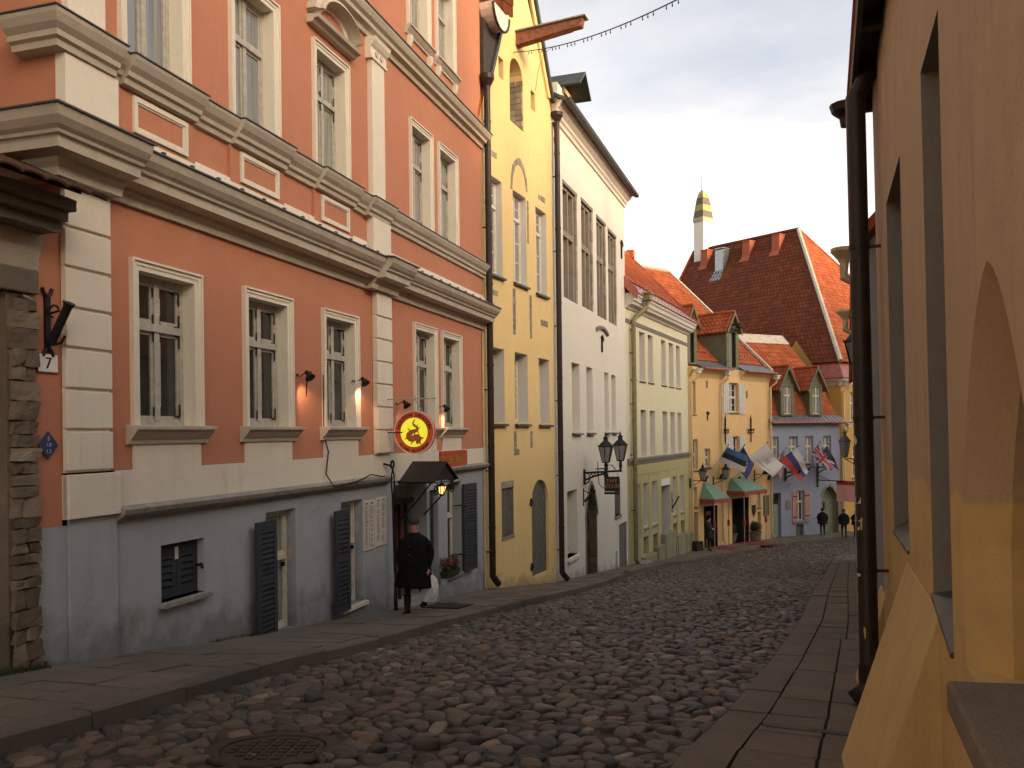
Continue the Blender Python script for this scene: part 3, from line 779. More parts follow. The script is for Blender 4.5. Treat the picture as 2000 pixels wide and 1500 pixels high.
for k, o in enumerate(gf):
    w = CO.window(o, gfw, (.66,), 1, (0, 0), .07, None, coral_sur, hinges=True)
    e = .20
    CO.part('sill', MB().profile([(p, .13+z) for p, z in SILLP], o.s0-e, o.s1+e), 'cornice', w, bevel=.004)
    CO.part('apron', MB().box(o.s0-.10, o.s1+.10, -.022, 0, -.36, -.07), 'cream_trim', w)
for k, o in enumerate(ff):
    w = CO.window(o, ('frame_grey', 'glass_sky_painted' if k < 2 else 'glass_curtain', 'cream_trim'), (.66,), 1, (0, 0), .06, None, coral_sur, hinges=k > 1)
for k, o in enumerate(sf):
    w = CO.window(o, ('frame_grey', 'glass_curtain', 'cream_trim'), (.66,), 1, (0, 0), .06, None, coral_sur)
    CO.part('sill', MB().profile([(p*.8, 7.98+z*.8) for p, z in SILLP], o.s0-.2, o.s1+.2), 'cornice', w)
    for x in (o.s0-.05, o.s1+.05): CO.part('bracket', MB().profile([(.0, 7.62), (.05, 7.62), (.09, 7.72), (.10, 7.82), (0, 7.82)], x-.05, x+.05), 'cream_trim', w)
# segmental pediment over the third window of the first floor
def pediment(c, z):
    mb = MB(); hw = .72
    base = [(0, z), (.10, z), (.14, z+.05), (.20, z+.06), (.22, z+.11), (0, z+.13)]
    mb.profile(base, c-hw, c+hw)
    n = 14; rings = []
    prof = [(0, .0), (.16, .0), (.20, -.05), (.26, -.06), (.28, -.11), (0, -.13)]
    for i in range(n+1):
        t = math.pi*(.06+.88*i/n); cx, cz = c-hw*1.0*math.cos(t)/math.cos(math.pi*.06), z+.12+.50*math.sin(t)
        rings.append([(cx-q*math.cos(t)*.9, -p, cz+q*math.sin(t)*-1*-1) for p, q in prof])
    mb.loft(rings)
    CO.part('pediment', mb, 'cornice')
    tri = [(c-hw*.9, z+.13)]+[(c-hw*.9*math.cos(math.pi*i/10), z+.13+.40*math.sin(math.pi*i/10)) for i in range(1, 10)]+[(c+hw*.9, z+.13)]
    CO.part('tympanum', MB().prism(tri[::-1], -.03, 0), 'coral')
    mb = MB()
    for i in range(12):
        t0, t1 = math.pi*i/12, math.pi*(i+1)/12
        P = lambda t, r: (c-hw*r*math.cos(t), z+.13+.5*r*math.sin(t))
        a, b, d, e = P(t0, .62), P(t1, .62), P(t1, .8), P(t0, .8)
        mb.add([(a[0], -.07, a[1]), (b[0], -.07, b[1]), (d[0], -.07, d[1]), (e[0], -.07, e[1]), (a[0], 0, a[1]), (b[0], 0, b[1]), (d[0], 0, d[1]), (e[0], 0, e[1])], [(0, 1, 2, 3), (0, 4, 5, 1), (3, 2, 6, 7)])
    CO.part('pediment_moulding', mb, 'cream_trim')
pediment(5.53, 6.32)
# main cornice between ground and first floor, stepping forward over the pilasters
CPROF = [(0, 2.54), (.05, 2.54), (.06, 2.62), (.10, 2.66), (.11, 2.70), (.28, 2.72), (.29, 2.80), (.30, 2.82), (.33, 2.83), (.34, 2.86), (.38, 2.89), (.43, 2.95), (.455, 3.02), (.46, 3.035), (0, 3.10)]
CAP = [(0, 3.102), (.48, 3.037), (.48, 3.055), (0, 3.125)]
FF_SLOPE = [(0, 3.126), (.05, 3.126), (.06, 3.2), (.04, 3.36), (0, 3.36)]
def run(mb, prof, spans, add=0.): 
    for a, b in spans: mb.profile([(p+add if p > 0 else p, z) for p, z in prof], a, b)
def corner(mb, prof, xe, add, yb=9., mi=0):
    pr = [(p+add if p > 0 else p, z) for p, z in prof]; n = len(pr)
    mb.add([(xe, -o, z) for o, z in pr]+[(-o, -o, z) for o, z in pr]+[(-o, yb, z) for o, z in pr], [(n+i, n+i+1, i+1, i) for i in range(n-1)]+[(2*n+i, 2*n+i+1, n+i+1, n+i) for i in range(n-1)]+[tuple(range(n))], mi)
mb = MB(); run(mb, CPROF, [(.66, 6.62), (7.66, 13.10)]); run(mb, CPROF, [(6.62, 7.66)], .14); corner(mb, CPROF, .66, .14)
CO.part('cornice', mb, 'cornice')
mb = MB(); run(mb, CAP, [(.64, 6.60), (7.68, 13.12)]); run(mb, CAP, [(6.58, 7.70)], .14); corner(mb, CAP, .68, .14)
CO.part('cornice_flashing', mb, 'sill_metal')
mb = MB(); run(mb, FF_SLOPE, [(.6, 6.7), (7.5, 13.08)]); CO.part('cornice_upstand', mb, 'cream_trim')
# raised clasps on the flashing
mb = MB()
for i in range(26): x = .5+i*.48; mb.box(x-.02, x+.02, -.475, -.44, 3.05, 3.085)
CO.part('flashing_clips', mb, 'sill_metal')['kind'] = 'stuff'
# string course under the first-floor windows
SPROF = [(0, 3.80), (.05, 3.81), (.06, 3.87), (.10, 3.89), (.11, 3.94), (.16, 3.99), (.20, 4.06), (.21, 4.10), (0, 4.125)]
mb = MB()
wsp = [(o.s0-.16, o.s1+.16) for o in ff[:3]]
segs = []; x = .64
for a, b in wsp+[(6.6, 7.5)]: segs.append((x, a, 0.)); segs.append((a, b, .07)); x = b
segs.append((x, 13.10, 0.))
for a, b, ad in segs: mb.profile([(p+ad if p > 0 else p, z) for p, z in SPROF], a, b)
corner(mb, SPROF, .64, .10, .4)
CO.part('string_course', mb, 'cornice')
mb = MB()
for a, b, ad in segs: mb.profile([(0, 4.127), (.225+ad, 4.103), (.225+ad, 4.117), (0, 4.145)], a-.01, b+.01)
corner(mb, [(0, 4.127), (.225, 4.103), (.225, 4.117), (0, 4.145)], .65, .10, .4)
CO.part('string_flashing', mb, 'sill_metal')
# upper cornice
UPROF = [(0, 6.98), (.05, 6.98), (.07, 7.06), (.16, 7.09), (.17, 7.15), (.23, 7.19), (.27, 7.26), (.28, 7.30), (0, 7.34)]
CO.part('upper_cornice', MB().profile(UPROF, 0, 13.14), 'cornice')
CO.part('upper_flashing', MB().profile([(0, 7.342), (.30, 7.302), (.30, 7.318), (0, 7.36)], -.2, 13.15), 'sill_metal')
EP = [(0, 10.7), (.1, 10.75), (.2, 11.0), (.45, 11.1), (.55, 11.4), (.6, 11.6), (0, 11.65)]
CO.part('eaves_cornice', MB().profile(EP, -.4, 13.12), 'cornice')
# quoins and pilasters
for s0, s1, pr in ((.0, .61, .08), (6.93, 7.55, .11)):
    zj = [-.34, .08, .49, .90, 1.30, 1.70, 2.10, 2.53]
    for a, b in zip(zj, zj[1:]):
        CO.part('quoin', MB().box(s0, s1, -pr, -.012, a+.022, b-.012), 'cream_trim', bevel=.008)
    CO.part('pilaster_core', MB().box(s0+.012, s1-.012, -pr+.035, -.004, -.34, 2.54), 'cream_trim')
CO.part('pilaster_foot', MB().box(.0, .70, -.09, 0, -.80, -.36), 'cream_trim', bevel=.006)
CO.part('basement_corner', MB().box(.06, .70, -.035, 0, -4.6, -.80), 'bluegrey')
CO.part('pilaster_foot', MB().box(.0, .03, -.06, .02, -.80, -.36), 'cream_trim')
for s0, s1, pr in ((.06, .56, .09), (6.86, 7.36, .10)):
    CO.part('pilaster_base', MB().box(s0-.08, s1+.14, -pr-.03, 0, 3.12, 3.80), 'cream_trim')
    CO.part('pilaster', MB().box(s0, s1, -pr, 0, 4.14, 6.72), 'cream_trim', bevel=.005)
    mb = MB().profile([(0, 6.60), (pr+.03, 6.60), (pr+.03, 6.64), (pr+.01, 6.66), (pr+.01, 6.80), (pr+.05, 6.84), (pr+.09, 6.90), (pr+.11, 6.96), (0, 6.975)], s0-.07, s1+.07)
    for q in (.14, .36): mb.lathe([(0, 0), (.05, .0), (.03, .02), (0, .02)], (s0+q, 0, 0), 10) if False else None
    CO.part('capital', mb, 'cream_trim')
    for q in (.15, .35):
        m2 = MB(); m2.prism([(s0+q+.055*math.cos(t*.63), 6.73+.055*math.sin(t*.63)) for t in range(10)], -pr-.035, -pr); CO.part('rosette', m2, 'cornice')
# pink panels with cream frames under the windows
for o in ff[:3]:
    c = (o.s0+o.s1)/2+.03
    CO.part('panel_field', MB().box(c-.66, c+.62, -.045, 0, 3.20, 3.80), 'coral')
    mb = MB(); a, b, z0, z1, t = c-.45, c+.46, 3.36, 3.76, .055
    for q in ((a, b, z0, z0+t), (a, b, z1-t, z1), (a, a+t, z0+t, z1-t), (b-t, b, z0+t, z1-t)):
        mb.box(q[0], q[1], -.075, -.045, q[2], q[3])
    for q in ((a+t, b-t, z0+t, z0+t+.02), (a+t, b-t, z1-t-.02, z1-t), (a+t, a+t+.02, z0+t, z1-t), (b-t-.02, b-t, z0+t, z1-t)):
        mb.box(q[0], q[1], -.06, -.0452, q[2], q[3])
    CO.part('panel_frame', mb, 'cream_trim')
# cream band and stone ledge above the basement
mb = MB(); mb.box(.70, 9.95, -.026, 0, -.86, -.345); mb.box(9.95, 13.08, -.026, 0, -.86, -.345); CO.part('band', mb, 'cream_trim')
LED = [(0, -.87), (.03, -.87), (.05, -.84), (.10, -.82), (.13, -.79), (.15, -.735), (.03, -.70)]
mb = MB(); mb.profile([(p, z-.03) for p, z in LED], .70, 7.45); CO.part('ledge', mb, 'concrete', bevel=.004)
CO.part('ledge', MB().profile([(p, z) for p, z in LED], 10.0, 13.06), 'concrete', bevel=.004)
# basement window with closed louvred shutters
def louvre(H, x0, x1, z0, z1, y, parent_name='shutter', parent=None, mat='shutter', heart=True, xf=None, label=None, nsl=None):
    """framed leaf with slats; xf maps leaf (u along width, out, z) to facade coordinates"""
    xf = xf or (lambda u, o, z: (u, y-o, z)); W = x1-x0; t = .045
    def bx(mb, u0, u1, o0, o1, za, zb):
        mb.add([xf(*p) for p in ((u0, o0, za), (u1, o0, za), (u1, o1, za), (u0, o1, za), (u0, o0, zb), (u1, o0, zb), (u1, o1, zb), (u0, o1, zb))],
               [(3, 2, 1, 0), (4, 5, 6, 7), (0, 1, 5, 4), (1, 2, 6, 5), (2, 3, 7, 6), (3, 0, 4, 7)])
    f = MB(); st = min(.09, W*.2)
    bx(f, x0, x0+st, 0, t, z0, z1); bx(f, x1-st, x1, 0, t, z0, z1)
    bx(f, x0+st, x1-st, 0, t, z0, z0+.11); bx(f, x0+st, x1-st, 0, t, z1-.11, z1)
    tall = (z1-z0) > 1.0
    mid = []
    if tall: m = z0+(z1-z0)*.52; bx(f, x0+st, x1-st, .005, t-.005, m-.05, m+.05); mid = [m]
    bx(f, x0+st, x1-st, t*.45, t*.55, z0+.1, z1-.1)
    sh = H.part('shutter', f, mat, parent)
    if label: sh['label'] = label
    za = [z0+.11]+mid+[z1-.11]
    for a, b in zip(za, za[1:]):
        n = nsl or max(3, int((b-a)/.068)); 
        for k in range(n):
            z = a+(b-a)*(k+.5)/n; h = (b-a)/n*.62; mb = MB()
            mb.add([xf(*p) for p in ((x0+st, .002, z-h), (x1-st, .002, z-h), (x1-st, t-.002, z-h*.1), (x0+st, t-.002, z-h*.1), (x0+st, .002, z-h+.012+h*.9), (x1-st, .002, z-h+.012+h*.9), (x1-st, t-.006, z+h*.9), (x0+st, t-.006, z+h*.9))],
                   [(3, 2, 1, 0), (4, 5, 6, 7), (0, 1, 5, 4), (1, 2, 6, 5), (2, 3, 7, 6), (3, 0, 4, 7)])
            H.part('slat', mb, mat, sh)
    if tall and heart:
        hb = MB(); m = z0+(z1-z0)*.62; c = (x0+x1)/2
        for o in (t+.001, -.003):
            bx(hb, c-.022, c+.022, o, o+.002, m-.05, m+.06); bx(hb, c-.04, c+.04, o, o+.002, m-.01, m+.03)
        H.part('hinge_plate', hb, 'black', sh)
    return sh
o = bs[0]; CO.reveal(o, 'bluegrey', back='darkroom', name='cellar_opening')
louvre(CO, 1.43, 1.80, -1.89, -1.27, .14); louvre(CO, 1.81, 2.19, -1.89, -1.27, .14)
CO.part('shutter_tag', MB().box(1.77, 1.83, .085, .09, -1.45, -1.30), 'paper')
CO.part('cellar_sill', MB().box(1.38, 2.25, -.09, .2, -1.96, -1.90), 'concrete', bevel=.006)
CO.part('shutter_hook', MB().tube([(2.19, .12, -1.58), (2.17, .02, -1.56), (2.13, -.02, -1.60)], .018, 6), 'iron')
# two tall basement windows with an open louvred leaf
for (o, lz0, lz1, gap) in ((bs[1], -2.86, -1.16, 0), (bs[2], -2.84, -1.20, 0)):
    w = CO.window(o, ('whiteframe', 'glass_curtain', 'bluegrey'), (.60,), 0, (0, 0), .06, None, None)
    a = R_(3); hx = o.s0+.12; Wd = .52
    xf = lambda u, ou, z, hx=hx, a=a: (hx-u*math.cos(a)+ou*math.sin(a)*-1, -.06-u*math.sin(a)-ou*math.cos(a)*-1*-1, z)
    louvre(CO, 0, Wd, lz0, lz1, 0, xf=xf)
    CO.part('handle', MB().box(o.s1-.16, o.s1-.10, o.depth-.08, o.depth-.045, o.z0+.9, o.z0+.96), 'iron', w)
CO.part('sill', MB().box(5.66, 6.56, -.07, .3, -2.90, -2.832), 'whiteframe', bevel=.006)
mb = MB().add([(3.56, -.06, -2.95), (4.36, -.1, -3.02), (4.34, .3, -2.8), (3.55, .3, -2.8), (3.56, -.04, -2.82), (4.32, -.06, -2.86), (4.3, .3, -2.79), (3.55, .3, -2.79)], [(0, 1, 5, 4), (1, 2, 6, 5), (4, 5, 6, 7), (3, 0, 4, 7)])
CO.part('worn_sill', mb, 'concrete')
for x, z in ((4.30, -1.82), (6.46, -1.65)): CO.part('vent_plate', MB().box(x-.006, x+.06, .08 , .20, z, z+.16) if False else MB().box(x+.025, x+.032, .08, .20, z, z+.16), 'cornice')
# right-hand window of the restaurant
o = bs[5]; w = CO.window(o, ('whiteframe', 'glass', 'bluegrey'), (.62,), 0, (0, 0), .055, None, None)
CO.part('sill', MB().box(o.s0-.03, o.s1+.05, -.05, .3, -3.16, -3.10), 'concrete', w)
a = R_(5); hx = o.s1+.02
xf = lambda u, ou, z: (hx+u*math.cos(a)+ou*math.sin(a), -.03-u*math.sin(a)+ou*math.cos(a)*-1, z)
louvre(CO, 0, .70, -3.12, -1.14, 0, xf=xf)
o = bs[4]; CO.reveal(o, 'bluegrey', back='bluegrey', name='niche')
louvre(CO, 9.50, 9.88, -2.35, -1.2, .12)
# shutter stays
for x, z in ((11.0, -1.62), (11.0, -2.72)): CO.part('shutter_stay', MB().tube([(11.30, .15, z), (11.30, -.05, z+.02), (11.34, -.16, z-.02)], .016, 6), 'iron')
# entrance recess
o = bs[3]; CO.reveal(o, 'bluegrey', back='darkroom', name='entrance_recess')
mb = MB(); mb.box(7.86, 8.22, .35, .40, -4., -1.35); mb.box(8.75, 9.05, .40, .46, -4., -1.35); CO.part('door_panel', mb, 'redsheet')
mb = MB()
for x in (8.05, 8.30, 8.72, 9.05): mb.box(x-.02, x+.02, .30, .36, -4., -1.32)
mb.box(7.8, 9.36, .28, .36, -1.36, -1.28); CO.part('door_frame', mb, 'darkwood')
CO.part('fanlight', MB().box(7.82, 9.34, .36, .38, -1.27, -.96), 'glass_curtain')
CO.part('brass_bar', MB().tube([(8.34, .28, -3.2), (8.34, .28, -1.5)], .014, 6), 'gold')
CO.part('entrance_step', MB().box(7.78, 9.40, -.25, .5, -3.9, -3.24), 'concrete', bevel=.01)
CO.part('entrance_panel', MB().box(7.78, 8.60, -.27, -.24, -3.9, -2.72), 'ochre') if False else None
# drainpipe with hopper at the right end, small cream pipe beside it
def drain(H, x, out, ztop, zbot, r, mat, hop=True, elbow=(.25, .12), joints=3, name='drainpipe', hop_r=2.1, side=1):
    mb = MB(); ex, ez = elbow
    mb.tube([(x, -out, ztop), (x, -out, zbot+ez), (x+side*.02, -out-.02, zbot+ez*.85), (x+side*ex*.75, -out-ex*.4, zbot+.05), (x+side*ex, -out-ex*.55, zbot)], [r, r, r*1.03, r*1.03, r*1.0], 12)
    for k in range(joints):
        z = zbot+ez+(ztop-zbot-ez)*(k+.6)/joints; mb.tube([(x, -out, z-.03), (x, -out, z+.03)], r*1.12, 12)
    p = H.part(name, mb, mat, smooth=False)
    if hop:
        hb = MB().lathe([(r*1.02, -.02), (r*1.1, .06), (r*hop_r, .22), (r*hop_r*1.06, .23), (r*hop_r*1.06, .34), (r*hop_r*.95, .34), (r*hop_r*.9, .24)], (x, -out, ztop), 14)
        H.part('hopper', hb, mat, p)
    for k in range(joints): z = zbot+ez+(ztop-zbot-ez)*(k+.3)/joints; H.part('pipe_bracket', MB().box(x-.02, x+.02, -out, 0, z-.015, z+.015).tube([(x, -out, z-.012), (x, -out, z+.012)], r*1.08, 12), 'iron', p)
    return p
drain(CO, 13.12, .16, 8.45, -3.72, .082, 'pipe', elbow=(.18, .22), joints=6)
CO.part('cable_pipe', MB().tube([(12.93, -.03, -3.75), (12.93, -.03, 2.45)], .022, 6), 'pipe_cream')
CO.part('cable', MB().tube([(5.15, -.03, .95), (5.15, -.03, .0), (5.17, -.09, -.25), (5.16, -.05, -.6), (5.2, -.16, -.8), (6.0, -.17, -.76), (6.6, -.12, -.68), (7.4, -.1, -.78)], .012, 5), 'iron_dark')
# ---------------------------------------------------------------- yellow gable house
YE = House('gable_house', (-.677, 20.971), R_(21.95), -3.78, 'narrow yellow gable house with a hoist beam, next to the coral townhouse', 'house')
PK = (2.78, 13.75)
gable = [(0, -6.), (5.28, -6.), (5.28, 10.0), (5.02, 10.30), PK, (.35, 8.75), (0, 8.1)]
yt = [Opening(.36, 1.30, 4.06, 6.51, .22), Opening(2.07, 3.05, 4.09, 6.53, .22), Opening(3.80, 4.72, 4.06, 6.50, .22)]
yl = [Opening(.42, 1.33, .29, 2.18, .34), Opening(2.07, 3.03, .29, 2.18, .34), Opening(3.93, 4.84, .28, 2.17, .34)]
yn = [Opening(1.93, 2.93, 8.34, 10.15, .45, 'round', .5), Opening(1.18, 1.52, 9.22, 9.76, .3), Opening(3.53, 3.88, 9.2, 9.75, .3)]
yd = Opening(3.22, 4.62, -4.06, -1.34, .22, 'round', .62); yh = Opening(1.04, 1.86, -2.67, -1.42, .10)
YE.wall('wall', 0, 5.28, -6, 13.8, 'yellow', yt+yl+yn+[yd, yh], clip=gable)
mb = MB(); mb.add([(0, 0, -6), (0, 10, -6), (0, 10, 8.1), (0, 0, 8.1)], [(0, 3, 2, 1)]); mb.add([(5.28, 0, -6), (5.28, 10, -6), (5.28, 10, 10), (5.28, 0, 10)], [(0, 1, 2, 3)])
mb.add([(a, 10, b) for a, b in gable], [tuple(range(7))]); YE.part('side_wall', mb, 'yellow')
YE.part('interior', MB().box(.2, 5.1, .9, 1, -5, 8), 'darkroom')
for o in yt:
    YE.window(o, ('whiteframe', 'glass_sky_painted', 'whitereveal'), (.72,), 1, (0, 2), .06, ('metal', .05, .10, .05))
for o in yl:
    YE.window(o, ('whiteframe', 'glass_curtain', 'whitereveal'), (), 1, (0, 2), .06, ('metal', .06, .10, .05))
# gable niches lined with bare limestone, block by block
def block_fill(H, rects, y0, y1, mat='stone_smooth', name='stone', seed=1, j=.012, var=.015, parent=None):
    r = random.Random(seed)
    for (a, b, c, d) in rects:
        q = lambda: r.uniform(-j, j)
        f = y0+r.uniform(-var, var)
        mb = MB().hexa([(a+q(), f, c+q()), (b+q(), f, c+q()), (b, y1, c), (a, y1, c)], [(a+q(), f, d+q()), (b+q(), f, d+q()), (b, y1, d), (a, y1, d)], 0, min(1, max(0, r.gauss(.5, .25))))
        H.part(name, mb, mat, parent, bevel=.006)
def courses(a, b, c, d, h, w, seed):
    r = random.Random(seed); out = []; z = c
    while z < d-.03:
        hh = min(d-z, h*r.uniform(.8, 1.25)); x = a-r.uniform(0, w*.5)
        while x < b-.02:
            ww = w*r.uniform(.7, 1.4); xa, xb = max(a, x), min(b, x+ww)
            if xb-xa > .03: out.append((xa+.004, xb-.004, z+.004, z+hh-.004))
            x += ww
        z += hh
    return out
o = yn[0]; YE.reveal(o, 'yellow', back='stone_smooth', name='niche')
r_ = random.Random(4)
for k in range(9):      # stones of the far jamb
    z0, z1 = o.z0+.16*k+.004, o.z0+.16*(k+1)-.004
    for m in range(2):
        ya = .02+.2*m+r_.uniform(-.02, .02); YE.part('stone', MB().box(o.s1-.03+r_.uniform(-.006, .006), o.s1+.0, ya, ya+.19, z0, z1, 0, r_.random()), 'stone_smooth', bevel=.006)
block_fill(YE, courses(1.96, 2.9, 8.36, 9.62, .17, .3, 3), .40, .46, seed=3)
for o in yn[1:]: YE.reveal(o, 'yellow', back='stone', name='niche'); block_fill(YE, courses(o.s0+.01, o.s1-.01, o.z0, o.z1, .14, .2, 5), .22, .31, 'stone', seed=8)
# bare stone left showing in the paint: relieving arch, jamb strips and short slots
for k in range(15):
    t0, t1 = math.pi*(1.0-k/15*.92), math.pi*(1.0-(k+1)/15*.92)
    P = lambda t, R: (2.56+.62*R*math.cos(t), 6.52+.93*R*math.sin(t))
    a, b, c, d = P(t0, .86), P(t0, 1.04+r_.uniform(-.03, .04)), P(t1, 1.04+r_.uniform(-.03, .04)), P(t1, .86)
    YE.part('arch_stone', MB().prism([a, b, c, d][::-1], -.012, .01, 0, r_.random()), 'stone_smooth')
for (a, b, c, d) in ((3.12, 3.24, 5.3, 6.5), (1.98, 2.17, 2.64, 3.88), (3.24, 3.40, 2.66, 3.88), (1.94, 2.14, -.58, .06), (3.18, 3.34, -.42, .06)):
    block_fill(YE, courses(a, b, c, d, .17, .4, int(a*100)), -.012, .01, seed=int(a*77), var=.004)
YE.part('stone', MB().box(2.14, 2.30, -.012, .01, -.58, -.42, 0, .4), 'stone_smooth')
for a, b, c, d in ((.42, .98, 7.02, 7.16), (4.05, 4.6, 6.78, 6.92), (.35, .95, 3.50, 3.64), (4.15, 4.75, 3.13, 3.30)):
    block_fill(YE, [(a, (a+b)/2-.01, c, d), ((a+b)/2+.01, b, c, d)], -.012, .01, seed=int(d*31), var=.004)
# plank hatch and arched plank door, boards in a chevron
YE.reveal(yh, 'stone_smooth', back='darkroom', name='hatch_opening')
def chevron(H, o, y, n, name, slope=.9, gap=.012, c=None, mat='door_grey', seed=2):
    """boards set in a chevron and cut to the outline of the opening"""
    r = random.Random(seed); w = (o.s1-o.s0); mid = c if c is not None else (o.s0+o.s1)/2; ol = [(a, b) for a, b in o.out]
    ins = [((a-mid)*.985+mid, (b-(o.z0+o.z1)/2)*.992+(o.z0+o.z1)/2) for a, b in ol]
    fr = H.part(name, MB().prism(ins, y+.03, y+.05), mat)
    h = (o.z1-o.z0)/n
    for sd in (-1, 1):
        xa, xb = (o.s0, mid-.006) if sd < 0 else (mid+.006, o.s1)
        for k in range(-int(n*.8), n+1):
            z = o.z0+k*h
            zl = lambda x: z+abs(x-mid)*0+(mid-x if sd > 0 else x-mid)*-slope*-1*(1)
            A = [(xa, zl(xa)+gap), (xb, zl(xb)+gap), (xb, zl(xb)+h-gap), (xa, zl(xa)+h-gap)]
            P = clip_poly(A, ins)
            if len(P) > 2:
                f = y+r.uniform(-.004, .006); H.part('board', MB().prism(P, f, y+.032), mat, fr)
    return fr
chevron(YE, yh, .02, 9, 'hatch', 1.3, .010)
YE.part('hatch_lintel', MB().box(1.02, 1.88, -.012, .05, -1.42, -1.24, 0, .8), 'stone_smooth', bevel=.005)
YE.part('hatch_sill', MB().box(1.02, 1.88, -.02, .1, -2.76, -2.67, 0, .5), 'stone_smooth', bevel=.005)
YE.reveal(yd, 'yellow', back='darkroom', name='door_opening')
chevron(YE, yd, .08, 9, 'door', 1.05, .014, c=4.02)
for z, zz in ((-1.95, 1), (-3.75, 1)):
    YE.part('door_hinge', MB().box(3.04, 3.24, -.05, -.02, z-.04, z+.04).box(3.10, 3.15, -.05, .02, z-.09, z+.12), 'iron')
YE.part('step_moss', MB().box(3.3, 5.2, -.03, .02, -4.62, -4.14), 'mossy') if False else None
# hoist beam with a small sheet-metal cover
mb = MB().hexa([(2.42, -1.86, 10.72), (2.64, -1.86, 10.72), (2.64, .4, 10.55), (2.42, .4, 10.55)], [(2.42, -1.9, 10.95), (2.64, -1.9, 10.95), (2.64, .4, 10.88), (2.42, .4, 10.88)])
hb = YE.part('hoist_beam', mb, 'timber', bevel=.02)
YE.part('beam_block', MB().hexa([(2.40, -1.55, 10.70), (2.66, -1.55, 10.70), (2.66, .0, 10.54), (2.40, .0, 10.54)], [(2.40, -1.7, 10.80), (2.66, -1.7, 10.80), (2.66, .0, 10.66), (2.40, .0, 10.66)]), 'timber', hb)
YE.part('beam_cover', MB().hexa([(2.36, -1.98, 10.955), (2.70, -1.98, 10.955), (2.70, .1, 10.89), (2.36, .1, 10.89)], [(2.36, -1.98, 10.99), (2.70, -1.98, 10.99), (2.70, .1, 10.925), (2.36, .1, 10.925)]), 'concrete', hb)
# roof: two planes with a tiled overhang, dark verge boards
ov = .42
mb = MB(); A, B = (-.62, 7.0), (5.75, 9.16)
slab_roof(mb, (A[0], 10, A[1]), (A[0], -.02, A[1]), (PK[0], -.02, PK[1]+.12), (PK[0], 10, PK[1]+.12), .1)
slab_roof(mb, (B[0], -.02, B[1]), (B[0], 10, B[1]), (PK[0], 10, PK[1]+.12), (PK[0], -.02, PK[1]+.12), .1)
YE.part('roof', mb, 'tile_red')
def lerp2(a, b, t): return (a[0]+(b[0]-a[0])*t, a[1]+(b[1]-a[1])*t)
lo, hi = lerp2((-.30, 7.62), (PK[0], PK[1]+.12), .58), (PK[0], PK[1]+.12)
# flat eaves strip of tiles hanging over the coral house's party wall
pantiles('roof_tile', (-.02, -.05, 10.6), (-.02+1.1, -.42, 10.6), (1.35, -.42, 13.0), (.05, -.05, 13.0), 'tile_dark', YE.root, .2, .3, .045, dz=YE.zb, seed=5, each=True)
mb = MB()
n = 10; R0 = .46
pl = [(.52-.52*math.cos(math.pi*i/n), 10.57-.50*math.sin(math.pi*i/n)) for i in range(n+1)]
mb.prism(pl, -.36, .0); YE.part('kneeler', mb, 'cream_trim')
YE.part('kneeler_edge', MB().tube([(a, -.37, b-.03) for a, b in pl], .035, 6), 'iron_dark')
verge = [(PK[0]+.05, PK[1]+.2), (.02, 8.62), (-.05, 8.62), (-.05, 10.6), (.98, 10.9), (1.35, 11.7)]
YE.part('verge_board', MB().prism([(PK[0], PK[1]+.22), (1.05, 10.48), (.30, 8.85), (.02, 8.6), (-.02, 9.3), (.0, 10.2), (.52, 10.1), (1.02, 10.55), (2.45, PK[1]+.22)], -.10, -.01), 'darkwood')
YE.part('verge_strip', MB().hexa([(.28, -.16, 8.80), (.40, -.16, 8.80), (.40, -.02, 8.80), (.28, -.02, 8.80)], [(PK[0]-.02, -.16, PK[1]+.2), (PK[0]+.10, -.16, PK[1]+.2), (PK[0]+.10, -.02, PK[1]+.2), (PK[0]-.02, -.02, PK[1]+.2)]), 'sill_metal')
YE.part('verge_strip', MB().hexa([(5.10, -.14, 10.05), (5.30, -.14, 9.95), (5.30, .05, 9.95), (5.10, .05, 10.05)], [(PK[0], -.14, PK[1]+.1), (PK[0]+.12, -.14, PK[1]+.22), (PK[0]+.12, .05, PK[1]+.22), (PK[0], .05, PK[1]+.1)]), 'darksheet')
YE.part('verge_moulding', MB().hexa([(4.90, -.07, 10.0), (5.08, -.07, 10.05), (5.08, .0, 10.05), (4.90, .0, 10.0)], [(PK[0]-.2, -.07, PK[1]-.05), (PK[0]-.02, -.07, PK[1]+.05), (PK[0]-.02, 0, PK[1]+.05), (PK[0]-.2, 0, PK[1]-.05)]), 'yellow')
drain(YE, 5.36, .15, 9.35, -4.45, .085, 'pipe', elbow=(.2, .22), joints=6)
# ---------------------------------------------------------------- white house
WH = House('white_house', (1.303, 25.885), R_(18.78), -4.5, 'white limewashed house with four tall stone-framed upper windows and a pointed doorway', 'house')
wt = [Opening(1.20, 2.98, 4.30, 7.95, .40), Opening(3.57, 5.24, 4.33, 8.0, .40), Opening(5.86, 7.40, 4.30, 7.96, .40), Opening(7.82, 9.36, 4.30, 7.91, .40)]
wl = [Opening(2.05, 3.10, .04, 2.30, .36), Opening(4.06, 5.0, .04, 2.30, .36), Opening(6.90, 7.66, .04, 2.29, .36), Opening(8.16, 8.98, .04, 2.27, .36)]
wg = [Opening(1.30, 2.58, -4.0, -1.87, .36), Opening(8.52, 9.60, -3.36, -1.93, .30)]
wd = Opening(3.72, 5.44, -5.3, -1.84, .75, 'pointed', 1.15); wr = Opening(9.28, 10.82, -5.8, -3.76, .10); wc = Opening(8.55, 8.95, -5.55, -4.75, .25)
WH.wall('wall', 0, 11.12, -7.5, 10.3, 'white', wt+wl+wg+[wd, wr, wc])
